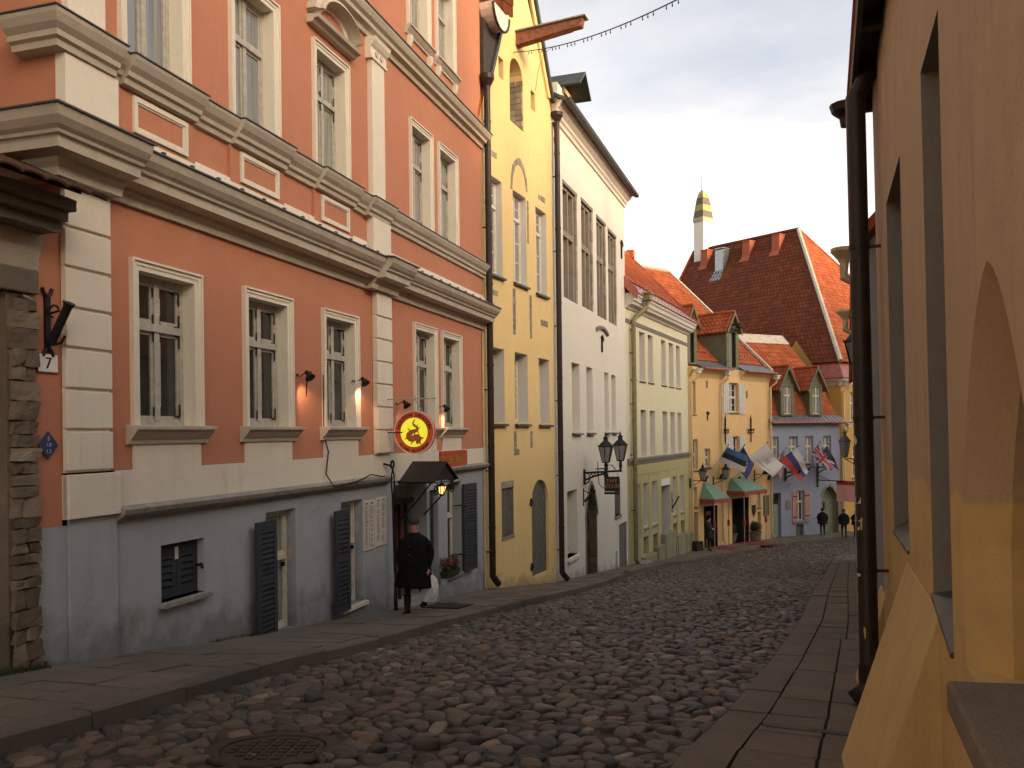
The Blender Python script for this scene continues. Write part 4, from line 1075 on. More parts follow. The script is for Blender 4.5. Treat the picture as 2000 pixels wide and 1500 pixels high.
mb = MB(); mb.add([(0, 0, -7), (0, 12, -7), (0, 12, 10.3), (0, 0, 10.3)], [(0, 3, 2, 1)]); mb.add([(11.12, 0, -7.5), (11.12, 12, -7.5), (11.12, 12, 10.3), (11.12, 0, 10.3)], [(0, 1, 2, 3)])
mb.add([(0, 12, -7), (11.12, 12, -7), (11.12, 12, 10.3), (0, 12, 10.3)], [(0, 3, 2, 1)]); WH.part('side_wall', mb, 'white')
for k, o in enumerate(wt):
    WH.reveal(o, 'stone_smooth', back='greytrim', name='window_recess')
    m = (o.s0+o.s1)/2-.06; zt = 6.40+.07*k*.6; f = MB()
    f.box(o.s0, o.s0+.12, .06, .22, o.z0, o.z1); f.box(o.s1-.34, o.s1-.20, .06, .22, o.z0, o.z1); f.box(m-.055, m+.055, .06, .22, o.z0, o.z1)
    f.box(o.s0+.12, o.s1-.34, .05, .23, zt-.10, zt+.10); f.box(o.s0+.12, o.s1-.34, .06, .22, o.z1-.16, o.z1-.03)
    w = WH.part('window', f, 'stone_smooth', bevel=.01)
    WH.part('lintel', MB().box(o.s0-.02, o.s1+.02, -.02, .1, o.z1-.05, o.z1+.06), 'greytrim', w)
    rr = random.Random(k+20)
    z = o.z0
    while z < o.z1-.1:
        h = min(rr.uniform(.22, .5), o.z1-z); WH.part('jamb_stone', MB().box(o.s1-.20+.01, o.s1-rr.uniform(-.03, .03), -.006, .24, z+.006, z+h-.006, 0, rr.random()), 'stone_smooth', w, bevel=.006); z += h
    for xa, xb in ((o.s0+.14, m-.06), (m+.06, o.s1-.36)):
        for za, zb in ((o.z0, zt-.12), (zt+.12, o.z1-.18)):
            WH.part('shutter', MB().box(xa, xb, .27, .31, za+.02, zb-.02), 'greytrim', w)
            if zb-za > 1.4 or True:
                dm = MB()
                for q in range(5): zc = za+(zb-za)*(.12+.15*q); dm.box(xb-.16, xb-.12, .262, .27, zc, zc+.05)
                WH.part('bolt', dm, 'iron_dark', w)['kind'] = 'stuff'
for o in wl: WH.window(o, ('whiteframe', 'glass_curtain', 'white'), (.58,), 1, (0, 1), .06, ('metal', .06, .12, .07))
o = wg[0]; w = WH.window(o, ('whiteframe', 'glass_curtain', 'white'), (.70,), 0, (1, 2), .06)
WH.part('sill', MB().box(1.26, 2.66, -.10, .3, -4.12, -4.0), 'white', w, bevel=.01)
w = WH.window(wg[1], ('greytrim', 'glass', 'greytrim'), (), 1, (0, 0), .08); WH.part('sill', MB().box(8.44, 9.66, -.05, .2, -3.48, -3.36), 'greytrim', w, bevel=.008)
# pointed stone doorway, voussoirs stone by stone
WH.reveal(wd, 'stone_smooth', back='darkwood', name='doorway')
r_ = random.Random(12)
for k in range(9):
    z = -5.35+.28*k
    for ya, yb in ((.0, .30), (.31, .70)):
        WH.part('jamb_stone', MB().box(wd.s1-.05-r_.uniform(0, .02), wd.s1+.002, ya+.004, yb-.004, z+.006, z+.272, 0, r_.uniform(0, .5)), 'stone', bevel=.01)
    WH.part('jamb_stone', MB().box(wd.s0-.10, wd.s0+.05, -.02, .3, z+.006, z+.272, 0, r_.uniform(.1, .7)), 'stone_smooth', bevel=.01)
top = wd.out[2:]
for k in range(0, len(top)-1):
    a, b = Vector((top[k][0], 0, top[k][1])), Vector((top[k+1][0], 0, top[k+1][1])); c = Vector((4.58, 0, -3.2))
    ea, eb = a+(a-c).normalized()*.14, b+(b-c).normalized()*.14
    WH.part('arch_stone', MB().prism([(a.x, a.z), (ea.x, ea.z), (eb.x, eb.z), (b.x, b.z)], -.025, .25, 0, r_.uniform(.1, .6)), 'stone_smooth')
WH.part('door', MB().box(3.8, 5.4, .68, .73, -5.4, -2.2), 'darkwood')
WH.reveal(wr, 'greytrim', back='darkroom', name='plank_door_opening')
pd = WH.part('plank_door', MB().box(9.29, 10.81, .06, .09, -5.8, -3.77), 'door_grey')
for k in range(7): WH.part('board', MB().box(9.29+.217*k+.006, 9.29+.217*(k+1)-.006, .03+.006*(k % 2), .06, -5.8, -3.78), 'door_grey', pd)
WH.reveal(wc, 'white', back='door_grey', name='cellar_opening')
WH.part('eyebrow_moulding', MB().loft([[(5.55+1.85*t, -.10, 3.70+.16*math.sin(math.pi*t)), (5.55+1.85*t, -.10, 3.80+.16*math.sin(math.pi*t)), (5.55+1.85*t, 0, 3.83+.16*math.sin(math.pi*t)), (5.55+1.85*t, 0, 3.66+.16*math.sin(math.pi*t))] for t in [i/8 for i in range(9)]]), 'greytrim')
def anchor(H, x, z, h, hook=True):
    mb = MB().tube([(x, -.04, z-h*.5), (x, -.04, z+h*.5)], .035, 6)
    mb.tube([(x, -.05, z+h*.12), (x+.10, -.06, z+h*.20), (x+.13, -.06, z+h*.34), (x+.04, -.06, z+h*.44), (x, -.05, z+h*.5)], .035, 6)
    mb.tube([(x-.0, -.05, z+h*.5), (x-.12, -.06, z+h*.42), (x-.10, -.05, z+h*.3)], .03, 6)
    H.part('wall_anchor', mb, 'iron')
anchor(WH, 6.42, 3.30, .62); anchor(WH, 10.3, 7.6, .75); anchor(WH, .35, 8.65, .85)
# eaves cornice and roof
WP = [(0, 9.55), (.06, 9.56), (.08, 9.66), (.14, 9.70), (.15, 9.78), (.26, 9.86), (.34, 9.98), (.36, 10.05), (0, 10.1)]
WH.part('cornice', MB().profile(WP, -.02, 11.16), 'white')
mb = MB(); slab_roof(mb, (-.1, -.52, 10.06), (11.3, -.52, 10.06), (11.3, 6, 13.4), (-.1, 6, 13.4), .09); slab_roof(mb, (11.3, 12.4, 10.1), (-.1, 12.4, 10.1), (-.1, 6, 13.4), (11.3, 6, 13.4), .09)
mb.add([(11.12, 0, 10.3), (11.12, 12, 10.3), (11.12, 6, 13.3)], [(0, 1, 2)]); mb.add([(0, 0, 10.3), (0, 12, 10.3), (0, 6, 13.3)], [(0, 2, 1)])
WH.part('roof', mb, 'darksheet')
gt = MB().profile([(.48, 9.98), (.60, 9.98), (.62, 10.08), (.60, 10.08), (.58, 10.0), (.50, 10.0)], -.1, 11.34); WH.part('gutter', gt, 'iron_dark')
WH.part('kneeler', MB().prism([(-.02, 9.4), (.55, 9.95), (.55, 10.6), (-.02, 10.6)], -.2, .0), 'white')
# hoist dormer at the near end of the roof
hx0, hx1 = .95, 2.05
dm = WH.part('hoist_dormer', MB().box(hx0, hx1, -.10, 2.5, 9.9, 10.93), 'yellow')
WH.part('opening', MB().box(hx0+.2, hx1-.2, -.115, -.10, 10.05, 10.75), 'darkroom', dm)
mb = MB(); c = (hx0+hx1)/2
slab_roof(mb, (hx0-.22, 3, 10.80), (hx0-.22, -.72, 10.80), (c, -.72, 11.43), (c, 3, 11.43), .06); slab_roof(mb, (hx1+.22, -.72, 10.80), (hx1+.22, 3, 10.80), (c, 3, 11.43), (c, -.72, 11.43), .06)
WH.part('dormer_roof', mb, 'darksheet', dm)
# ---------------------------------------------------------------- pale green house
PA = House('pale_house', (4.887, 36.423), R_(24.21), -5.7, 'pale green-yellow house with two rows of narrow windows and a red roof', 'house')
p1 = [(-.1, .62), (.72, 1.50), (2.11, 3.04), (3.58, 4.48), (6.04, 6.95), (7.58, 8.55), (9.12, 10.05)]
pr1 = [Opening(a, b, 2.33, 4.52, .42) for a, b in p1[1:]]
pr2 = [Opening(a, b, -1.12, .99, .42) for a, b in ((.80, 1.54), (2.21, 3.14), (3.78, 4.70), (6.17, 7.09), (7.74, 8.71), (9.30, 10.2))]
pg = [Opening(1.05, 1.97, -5.9, -2.34, .6), Opening(2.50, 3.36, -4.34, -2.34, .42), Opening(4.0, 4.93, -4.36, -2.33, .42), Opening(5.70, 7.45, -5.45, -2.36, .8, 'round', .30), Opening(8.04, 8.9, -4.27, -2.33, .42), Opening(9.72, 10.54, -4.27, -2.33, .42)]
pb = [Opening(2.46, 3.33, -5.62, -4.78, .35), Opening(4.14, 5.08, -5.72, -4.84, .35), Opening(8.08, 9.0, -5.40, -4.74, .35), Opening(9.8, 10.65, -5.62, -4.76, .35)]
PA.wall('wall', 0, 11.9, -1.39, 6.0, 'pale', pr1+pr2)
PA.wall('ground_floor_wall', 0, 11.9, -8.2, -1.41, 'olive', pg+pb)
mb = MB(); mb.add([(0, 0, -8), (0, 8, -8), (0, 8, 6), (0, 0, 6)], [(0, 3, 2, 1)]); mb.add([(11.9, 0, -8.5), (11.9, 8, -8.5), (11.9, 8, 6), (11.9, 0, 6)], [(0, 1, 2, 3)]); PA.part('side_wall', mb, 'pale')
for o in pr1+pr2: PA.window(o, ('whiteframe', 'glass_curtain', 'whitereveal'), (.62,), 1, (0, 0), .06, ('metal', .05, .06, .04) if o in pr1 else None)
for o in pg[1:3]+pg[4:]: PA.window(o, ('whiteframe', 'glass_curtain', 'whitereveal'), (.62,), 1, (0, 0), .06, ('metal', .05, .07, .06, 'greytrim'))
for o in pb: PA.reveal(o, 'olive', back='door_grey', name='cellar_opening')
PA.reveal(pg[0], 'whitereveal', back='door_grey', name='passage'); PA.reveal(pg[3], 'whitereveal', back='darkwood', name='door_recess')
PA.part('lunette', MB().box(5.72, 7.43, -.02, .04, -2.66, -2.33), 'white_paint')
PA.part('string_course', MB().profile([(0, -1.43), (.05, -1.42), (.06, -1.34), (.10, -1.28), (.12, -1.18), (0, -1.14)], 0, 11.9), 'greytrim')
PA.part('frieze_moulding', MB().profile([(0, 4.68), (.03, 4.68), (.05, 4.76), (.07, 4.84), (0, 4.86)], 0, 11.95), 'greytrim')
PA.part('cornice', MB().profile([(0, 5.28), (.06, 5.30), (.12, 5.40), (.30, 5.46), (.33, 5.55), (.40, 5.60), (.44, 5.74), (.50, 5.80), (.52, 5.88), (0, 5.92)], -.05, 12.0), 'whitereveal')
# rusticated courses as shallow blocks between the openings
def rust(H, s0, s1, z0, z1, ops, h, mat, pr=.02):
    z = z0; k = 0
    while z < z1-.05:
        zz = min(z+h, z1); cuts = [s0]
        for o in sorted(ops, key=lambda q: q.s0):
            if o.z0 < zz-.02 and o.z1 > z+.02: cuts += [o.s0-.02, o.s1+.02]
        cuts.append(s1)
        for a, b in zip(cuts[::2], cuts[1::2]):
            if b-a > .1:
                H.part('rustic_block', MB().box(a, b, -pr, 0, z+.02, zz-.02), mat)
        z += h; k += 1
rust(PA, 1.0, 11.88, -4.7, -1.5, pg, .46, 'olive')
for a, b, t in ((2.0, 3.9, -5.62), (4.2, 5.4, -5.42), (5.62, 7.6, -4.98), (7.75, 8.0, -5.42), (8.2, 9.9, -5.36), (10.1, 11.6, -5.5)):
    PA.part('plinth', MB().box(a, b, -.26, 0, -8, t), 'plinth', bevel=.03)
PA.part('plinth_step', MB().box(.9, 2.1, -.5, .2, -7, -5.72), 'concrete', bevel=.03)
# roof: sheet skirt with snow guard, then tiles
mb = MB(); slab_roof(mb, (-.2, -.58, 5.92), (12.25, -.58, 5.92), (12.25, .35, 6.72), (-.2, .35, 6.72), .05); PA.part('eaves_sheet', mb, 'pinksheet')
mb = MB(); slab_roof(mb, (-.2, .3, 6.70), (12.25, .3, 6.70), (12.25, 3.2, 9.92), (-.2, 3.2, 9.92), .08); slab_roof(mb, (12.25, 8.4, 6.0), (-.2, 8.4, 6.0), (-.2, 3.2, 9.92), (12.25, 3.2, 9.92), .08)
mb.add([(11.9, 0, 6), (11.9, 8, 6), (11.9, 3.2, 9.8)], [(0, 1, 2)]); mb.add([(0, 0, 6), (0, 8, 6), (0, 3.2, 9.8)], [(0, 2, 1)])
PA.part('roof', mb, 'tile_red')
pantiles('roof_tiles', (-.2, .28, 6.72), (12.25, .28, 6.72), (12.25, 3.2, 9.95), (-.2, 3.2, 9.95), 'tile_red', PA.root, .26, .36, .035, dz=PA.zb, seed=2, segs=3)
mb = MB(); ridge_tiles(mb, (-.2, 3.2, 9.97), (12.25, 3.2, 9.97)); PA.part('ridge_tiles', mb, 'tile_orange')['kind'] = 'stuff'
sg = MB()
for z, y in ((.10, -.30), (.30, -.10)): sg.tube([(.2, y-.03, 6.0+z+.2), (12.1, y-.03, 6.0+z+.2)], .014, 5)
for k in range(19): x = .4+k*.64; sg.tube([(x, -.36, 6.1), (x+.18, -.34, 6.42), (x+.36, -.02, 6.42)], .012, 5)
PA.part('snow_guard', sg, 'redsheet')['kind'] = 'stuff'
PA.part('verge_board', MB().hexa([(-.22, -.56, 5.6), (-.1, -.56, 5.6), (-.1, 3.2, 9.5), (-.22, 3.2, 9.5)], [(-.22, -.62, 6.0), (-.1, -.62, 6.0), (-.1, 3.2, 10.0), (-.22, 3.2, 10.0)]), 'redsheet')
PA.part('verge_board', MB().hexa([(12.2, -.60, 5.86), (12.3, -.60, 5.86), (12.3, 3.2, 9.8), (12.2, 3.2, 9.8)], [(12.2, -.60, 6.0), (12.3, -.60, 6.0), (12.3, 3.2, 10.02), (12.2, 3.2, 10.02)]), 'redsheet')
PA.part('roof_vent', MB().box(11.4, 11.75, 2.9, 3.3, 9.8, 10.25), 'tile_orange')
# olive drainpipe, swan-necked in from the eaves
mb = MB().tube([(1.28, -.62, 5.72), (1.24, -.60, 5.45), (.78, -.22, 4.95), (.60, -.18, 4.75), (.60, -.18, -5.55), (.80, -.24, -5.72)], .10, 12)
p = PA.part('drainpipe', mb, 'pipe_olive')
PA.part('hopper', MB().box(1.06, 1.52, -.80, -.48, 5.72, 5.98).box(.98, 1.60, -.85, -.44, 5.98, 6.06), 'pipe_olive', p, bevel=.02)
for z in (3.4, 1.2, -1.0, -3.4): PA.part('pipe_bracket', MB().box(.5, .7, -.2, 0, z, z+.03), 'iron', p)
mb = MB().tube([(7.75, -.02, -3.5), (7.75, -.10, -3.5)], .02, 6).tube([(7.75, -.05, -3.9), (7.95, -.35, -3.3)], .04, 8).tube([(7.75, -.03, -4.1), (7.75, -.03, -3.1)], .025, 6)
tag(PA.part('flag_holder', mb, 'iron'), None) 
# ---------------------------------------------------------------- cream house with dormers
CR = House('dormer_house', (9.77, 47.28), R_(47.11), -6.5, 'cream-yellow house with green roof dormers and two striped entrance canopies', 'house')
c1 = [Opening(.25, .70, .97, 2.77, .22), Opening(4.05, 4.98, 1.09, 2.82, .22)]
c2 = [Opening(.25, .85, -2.16, -.45, .22), Opening(1.49, 2.05, -2.03, -.99, .2), Opening(4.30, 5.02, -1.60, -.33, .22)]
cg = [Opening(.24, .80, -6.9, -4.5, .25), Opening(1.35, 2.7, -7, -4.25, .8), Opening(4.2, 6.0, -7, -4.0, .9), Opening(6.92, 7.34, -4.68, -3.68, .2), Opening(6.98, 7.36, -6.9, -4.95, .25), Opening(.30, .72, -4.2, -3.1, .2)]
CR.wall('wall', 0, 8.48, -7.6, 3.62, 'creamwall', c1+c2+cg)
mb = MB(); mb.add([(0, 0, -8), (0, 14, -8), (0, 14, 3.5), (0, 0, 3.5)], [(0, 3, 2, 1)]); mb.add([(8.48, 0, -8), (8.48, 14, -8), (8.48, 14, 3.5), (8.48, 0, 3.5)], [(0, 1, 2, 3)])
RH, RT = 10.97, 7.7
mb.add([(8.48, 0, 3.5), (8.48, 2*RT, 3.5), (8.48, RT, RH-.1)], [(0, 1, 2)]); mb.add([(0, 0, 3.5), (0, 2*RT, 3.5), (0, RT, RH-.1)], [(0, 2, 1)]); CR.part('side_wall', mb, 'creamwall')
for o in c1+c2[:2]+[cg[3], cg[5]]: CR.window(o, ('whiteframe', 'glass', 'creamwall'), (.5,), 1, (0, 1), .05, ('metal', .05, .06, .05))
CR.window(c2[2], ('whiteframe', 'glass', 'creamwall'), (), 1, (0, 1), .05)
def flat_shutter(H, s0, s1, z0, z1, mat, bars=True):
    n = 3; w = (s1-s0)/n; f = H.part('shutter', MB().box(s0, s1, -.035, -.01, z0, z1), mat)
    for k in range(n): H.part('board', MB().box(s0+w*k+.006, s0+w*(k+1)-.006, -.052, -.036, z0+.01, z1-.01), mat, f)
    if bars:
        for z in (z0+(z1-z0)*.15, z0+(z1-z0)*.84): H.part('strap_hinge', MB().box(s0+.02, s1-.02, -.06, -.053, z-.03, z+.03), 'iron', f)
for a, b, c, d in ((3.40, 4.02, 1.0, 2.76), (5.02, 5.64, 1.0, 2.76), (3.62, 4.28, -1.6, -.30), (5.05, 5.66, -1.6, -.30)): flat_shutter(CR, a, b, c, d, 'palegrey_shut', False)
for x, z0, z1 in ((1.78, 2.45, 2.86), (5.92, 1.95, 2.38)): CR.part('wall_slot', MB().box(x-.08, x+.08, -.03, .01, z0, z1), 'greytrim')
anchor(CR, 1.78, .85, .5)
for x in (3.53, 6.26):
    mb = MB().tube([(x, -.06, -.72), (x, -.06, .70)], [.03, .05, ][:2], 6).tube([(x, -.06, .7), (x, -.06, .95)], [.05, .005], 6)
    for sg in (-1, 1): mb.tube([(x, -.06, -.1), (x+sg*.14, -.07, .10), (x+sg*.28, -.07, -.05), (x+sg*.36, -.06, .12)], .03, 6)
    mb.tube([(x-.36, -.06, -.12), (x+.36, -.06, -.12)], .025, 6)
    CR.part('wall_anchor', mb, 'iron')
CR.reveal(cg[0], 'creamwall', back='green_door', name='side_door'); CR.reveal(cg[4], 'creamwall', back='green_door', name='side_door')
CR.part('door_leaf', MB().box(.30, .52, .2, .23, -6.7, -4.6), 'greenwood'); 
for o in cg[1:3]:
    CR.reveal(o, 'darkwood', back='darkroom', name='entrance')  # shade of the doorways put into the reveal colour
CR.part('entrance_doors', MB().box(1.5, 2.1, .5, .55, -6.7, -4.6), 'darkwood'); CR.part('door_frame', MB().box(2.15, 2.6, .4, .45, -6.7, -4.6), 'timber')
CR.part('entrance_doors', MB().box(4.4, 5.1, .6, .65, -6.8, -4.3), 'darkwood')
# eaves: bell-cast cornice, sheet skirts broken by the dormers
EVP = [(0, 2.95), (.04, 3.05), (.12, 3.2), (.26, 3.36), (.34, 3.46), (.34, 3.55), (0, 3.6)]
for a, b in ((1.05, 3.55), (5.25, 8.48), (-.05, .2)): CR.part('eaves_cove', MB().profile(EVP, a, b), 'creamwall')
for a, b in ((.9, 3.62), (5.2, 8.62)):
    mb = MB(); slab_roof(mb, (a, -.46, 3.52), (b, -.46, 3.52), (b, .55, 4.05), (a, .55, 4.05), .05); CR.part('eaves_sheet', mb, 'zinc')
    CR.part('gutter', MB().tube([(a, -.5, 3.5), (b+.04, -.5, 3.5)], .075, 7), 'redsheet')
k = (RH-4.0)/(RT-.5)
mb = MB(); slab_roof(mb, (-.1, .5, 4.02), (8.7, .5, 4.02), (8.7, RT, RH), (-.1, RT, RH), .1); slab_roof(mb, (8.7, 2*RT+.4, 3.6), (-.1, 2*RT+.4, 3.6), (-.1, RT, RH), (8.7, RT, RH), .1); CR.part('roof', mb, 'tile_red')
pantiles('roof_tiles', (-.1, .5, 4.04), (8.7, .5, 4.04), (8.7, RT, RH+.02), (-.1, RT, RH+.02), 'tile_red', CR.root, .27, .38, .035, dz=CR.zb, seed=3, segs=3)
mb = MB(); ridge_tiles(mb, (-.1, RT, RH+.06), (8.7, RT, RH+.06), .15); CR.part('ridge_tiles', mb, 'mortar')['kind'] = 'stuff'
CR.part('verge_mortar', MB().hexa([(8.62, -.1, 3.62), (8.80, -.1, 3.62), (8.80, RT, RH-.05), (8.62, RT, RH-.05)], [(8.62, -.1, 3.80), (8.80, -.1, 3.80), (8.80, RT, RH+.14), (8.62, RT, RH+.14)]), 'mortar')
mb = MB()
for a, b in ((1.3, 3.2), (5.7, 7.7)):
    for q in range(8): x = a+(b-a)*q/7; mb.box(x-.07, x+.07, .95, 1.2, 4.42, 4.66)
CR.part('snow_hook', mb, 'redsheet')['kind'] = 'stuff'
def dormer(H, s0, s1, zb, ze, zp, yf, slope_at, name='dormer', mat='greenwood', ov=.18, hoist=False, win=True, tl=.36, vt='tile_red'):
    """gabled dormer: cheeks, face with window, tiled roof; slope_at(z) gives the y where the main roof has height z"""
    c = (s0+s1)/2; yb = slope_at(ze)+.05; yp = slope_at(zp)
    mb = MB()
    mb.add([(s0, yf, zb), (s0, yf, ze), (s0, yb, ze), (s0, slope_at(zb), zb)], [(0, 1, 2, 3)]); mb.add([(s1, yf, zb), (s1, yf, ze), (s1, yb, ze), (s1, slope_at(zb), zb)], [(3, 2, 1, 0)])
    d = H.part('dormer', mb, mat)
    # face: corner posts, head, gable boards
    p = (s1-s0)*.2
    f = MB(); f.box(s0-.03, s0+p, yf-.05, yf+.02, zb, ze); f.box(s1-p, s1+.03, yf-.05, yf+.02, zb, ze); f.box(s0+p, s1-p, yf-.05, yf+.02, ze-.16, ze); f.box(s0+p, s1-p, yf-.06, yf+.04, zb, zb+.10)
    H.part('dormer_posts', f, mat, d)
    e = ov+.06; n = 6
    g0 = zp-.12
    for q in range(n):
        za, zc = ze+(g0-ze)*q/n, ze+(g0-ze)*(q+1)/n; h = (s1-s0)/2
        wa, wc = h*(1-q/n), h*(1-(q+1)/n)
        H.part('gable_board', MB().prism([(c-wa, za), (c+wa, za), (c+wc, zc-.012), (c-wc, zc-.012)], yf-.02-.008*(q % 2), yf+.03), mat, d)
    if win:
        a, b = s0+p, s1-p; m = (a+b)/2; t = .04; fr = MB()
        fr.box(a, a+t, yf, yf+.04, zb+.1, ze-.16); fr.box(b-t, b, yf, yf+.04, zb+.1, ze-.16); fr.box(m-t*.7, m+t*.7, yf-.01, yf+.04, zb+.1, ze-.16)
        zt = zb+(ze-zb)*.63; fr.box(a+t, b-t, yf-.012, yf+.04, zt-t, zt+t); fr.box(a+t, b-t, yf, yf+.04, zb+.1, zb+.1+t); H.part('dormer_window', fr, 'whiteframe', d)
        H.part('pane', MB().box(a, b, yf+.05, yf+.06, zb+.1, ze-.16), 'glass_curtain', d)
    else:
        a, b = s0+p, s1-p; m = (a+b)/2
        H.part('hatch_opening', MB().box(a, b, yf+.12, yf+.14, zb+.1, ze-.16), 'darkroom', d); H.part('hatch_leaf', MB().box(a+.02, m+.06, yf+.05, yf+.09, zb+.12, ze-.2), 'greytrim', d)
    # roof planes and barge boards
    hw = (s1-s0)/2+ov; zl = ze-(zp-ze)*(ov/((s1-s0)/2))*.6; yo = yf-.22
    for sg in (-1, 1):
        x = c+sg*hw
        A, B, C_, D = (x, yo, zl), (x, slope_at(zl)+.05, zl), (c, yp+.05, zp), (c, yo, zp)
        q = (B, A, D, C_) if sg < 0 else (A, B, C_, D)
        m2 = MB(); slab_roof(m2, *[(u, v, w-.03) for u, v, w in q], .05); H.part('dormer_roof', m2, vt, d)
        t_ = pantiles('roof_tiles', *q, vt, d, .25, tl, .035, dz=H.zb, seed=int(abs(x)*100), segs=3)
        H.part('barge_board', MB().hexa([(x, yo-.05, zl-.14), (c, yo-.05, zp-.16), (c, yo, zp-.16), (x, yo, zl-.14)], [(x, yo-.05, zl+.05), (c, yo-.05, zp+.06), (c, yo, zp+.06), (x, yo, zl+.05)]) if sg < 0 else
               MB().hexa([(c, yo-.05, zp-.16), (x, yo-.05, zl-.14), (x, yo, zl-.14), (c, yo, zp-.16)], [(c, yo-.05, zp+.06), (x, yo-.05, zl+.05), (x, yo, zl+.05), (c, yo, zp+.06)]), mat, d)
    rt = MB(); ridge_tiles(rt, (c, yo-.02, zp+.03), (c, yp, zp+.03), .11); H.part('dormer_ridge', rt, vt, d)['kind'] = 'stuff'
    if hoist: H.part('hoist_wheel', MB().tube([(c+.0, yo-.45, ze+.28), (c, yf, ze+.28)], .07, 6).tube([(c-.32, yo-.02, ze+.02), (c+.55, yo-.02, ze+.02)], .06, 6).lathe([(.0, -.05), (.2, -.05), (.2, .05), (0, .05)], (c+.42, yo-.15, ze+.15), 12), 'darkwood', d)
    return d
cs = lambda z: .5+(z-4.02)/((RH-4.02)/(RT-.5))
dormer(CR, 3.82, 5.0, 3.62, 5.95, 6.95, .02, cs, hoist=True, win=False)
dormer(CR, -.22, .78, 3.72, 5.95, 6.95, .02, cs, win=False)
# cream drainpipes with rain heads
def pale_drain(H, x, ztop, zbot, out=.16, mat='pipe_cream', r=.07, ez=.38):
    mb = MB().tube([(x+.16, -out-.34, ztop), (x+.14, -out-.30, ztop-ez*.6), (x, -out, ztop-ez*1.3), (x, -out, zbot+.2), (x+.1, -out-.1, zbot)], r, 8); p = H.part('drainpipe', mb, mat)
    H.part('hopper', MB().box(x+.02, x+.34, -out-.46, -out-.2, ztop, ztop+.17).box(x-.04, x+.40, -out-.52, -out-.14, ztop+.17, ztop+.24), 'pipe_white', p, bevel=.015)
pale_drain(CR, 3.05, 3.2, -6.5); pale_drain(CR, 8.38, 3.15, -6.6); pale_drain(CR, .06, 3.2, -6.5)
# ---------------------------------------------------------------- small roof peeping out behind
BH = House('rear_house', (10.8, 58.8), R_(47.11), -6.6, 'small tiled roof just showing between the cream house and the big hipped roof', 'house')
BH.part('wall', MB().box(0, 5.6, 0, 6, -8, 5.4), 'creamwall')
mb = MB(); slab_roof(mb, (-.2, -.3, 5.2), (5.8, -.3, 5.2), (5.8, 4.2, 9.42), (-.2, 4.2, 9.42), .1); slab_roof(mb, (5.8, 8.7, 5.2), (-.2, 8.7, 5.2), (-.2, 4.2, 9.42), (5.8, 4.2, 9.42), .1)
mb.add([(5.6, 0, 5.3), (5.6, 8, 5.3), (5.6, 4.2, 9.3)], [(0, 1, 2)]); BH.part('roof', mb, 'tile_red')
pantiles('roof_tiles', (-.2, -.3, 5.22), (5.8, -.3, 5.22), (5.8, 4.2, 9.44), (-.2, 4.2, 9.44), 'tile_red', BH.root, .28, .4, .035, dz=BH.zb, seed=9, segs=2)
mb = MB(); ridge_tiles(mb, (-.2, 4.2, 9.46), (5.8, 4.2, 9.46), .14); BH.part('ridge_tiles', mb, 'mortar')['kind'] = 'stuff'
BH.part('verge_mortar', MB().hexa([(5.75, -.3, 5.1), (5.9, -.3, 5.1), (5.9, 4.2, 9.3), (5.75, 4.2, 9.3)], [(5.75, -.3, 5.26), (5.9, -.3, 5.26), (5.9, 4.2, 9.48), (5.75, 4.2, 9.48)]), 'mortar')
# ---------------------------------------------------------------- blue house
BL = House('mansard_house', (15.981, 53.049), R_(63.16), -6.65, 'small blue house with two dormers in a red mansard roof, behind the flags', 'house')
b1 = [Opening(.03, .76, -2.12, -.40, .22), Opening(1.60, 2.36, -2.12, -.41, .22), Opening(2.99, 3.69, -2.12, -.40, .22), Opening(4.57, 5.27, -2.12, -.39, .22)]
bg_ = [Opening(.02, .88, -7.2, -3.92, .25), Opening(2.16, 2.82, -5.76, -3.82, .2), Opening(2.13, 2.78, -6.75, -5.99, .2), Opening(4.26, 5.80, -7.2, -3.66, .45, 'pointed', .95)]
BL.wall('wall', 0, 6.05, -7.4, .55, 'blue', b1+bg_)
mb = MB(); mb.add([(6.05, 0, -8), (6.05, 8, -8), (6.05, 8, .5), (6.05, 0, .5)], [(0, 1, 2, 3)]); mb.add([(6.05, .35, .5), (6.05, 7.6, .5), (6.05, 6.5, 2.8), (6.05, 3.7, 6.2), (6.05, 1.0, 2.8)], [(0, 1, 2, 3, 4)])
BL.part('side_wall', mb, 'ochre')
for o in b1: BL.window(o, ('whiteframe', 'glass_curtain', 'blue'), (.62,), 1, (0, 0), .05, ('metal', .05, .06, .05))
BL.window(bg_[1], ('whiteframe', 'glass', 'blue'), (.62,), 1, (0, 0), .05, ('metal', .35, .10, .06, 'greytrim'))
flat_shutter(BL, 1.80, 2.15, -5.80, -3.88, 'pink_shut'); flat_shutter(BL, 2.85, 3.28, -5.72, -3.88, 'pink_shut')
BL.reveal(bg_[0], 'blue', back='green_door', name='green_door'); BL.reveal(bg_[2], 'blue', back='darkroom', name='cellar_opening')
mb = MB(); 
for x in (.06, .46): mb.box(x, x+.36, .19, .24, -6.6, -4.75)
BL.part('door_leaf', mb, 'green_door') if False else None
for x in (.06, .46): BL.part('door_leaf', MB().box(x, x+.37, .19, .24, -6.7, -4.72), 'green_door', bevel=.01)
BL.part('transom_light', MB().box(.06, .83, .20, .24, -4.6, -3.98), 'glass')
BL.part('cellar_grille', MB().box(2.3, 2.6, .1, .15, -6.7, -6.1), 'door_grey')
BL.reveal(bg_[3], 'stone_smooth', back='green_door', name='arched_doorway')
top = bg_[3].out[1:]
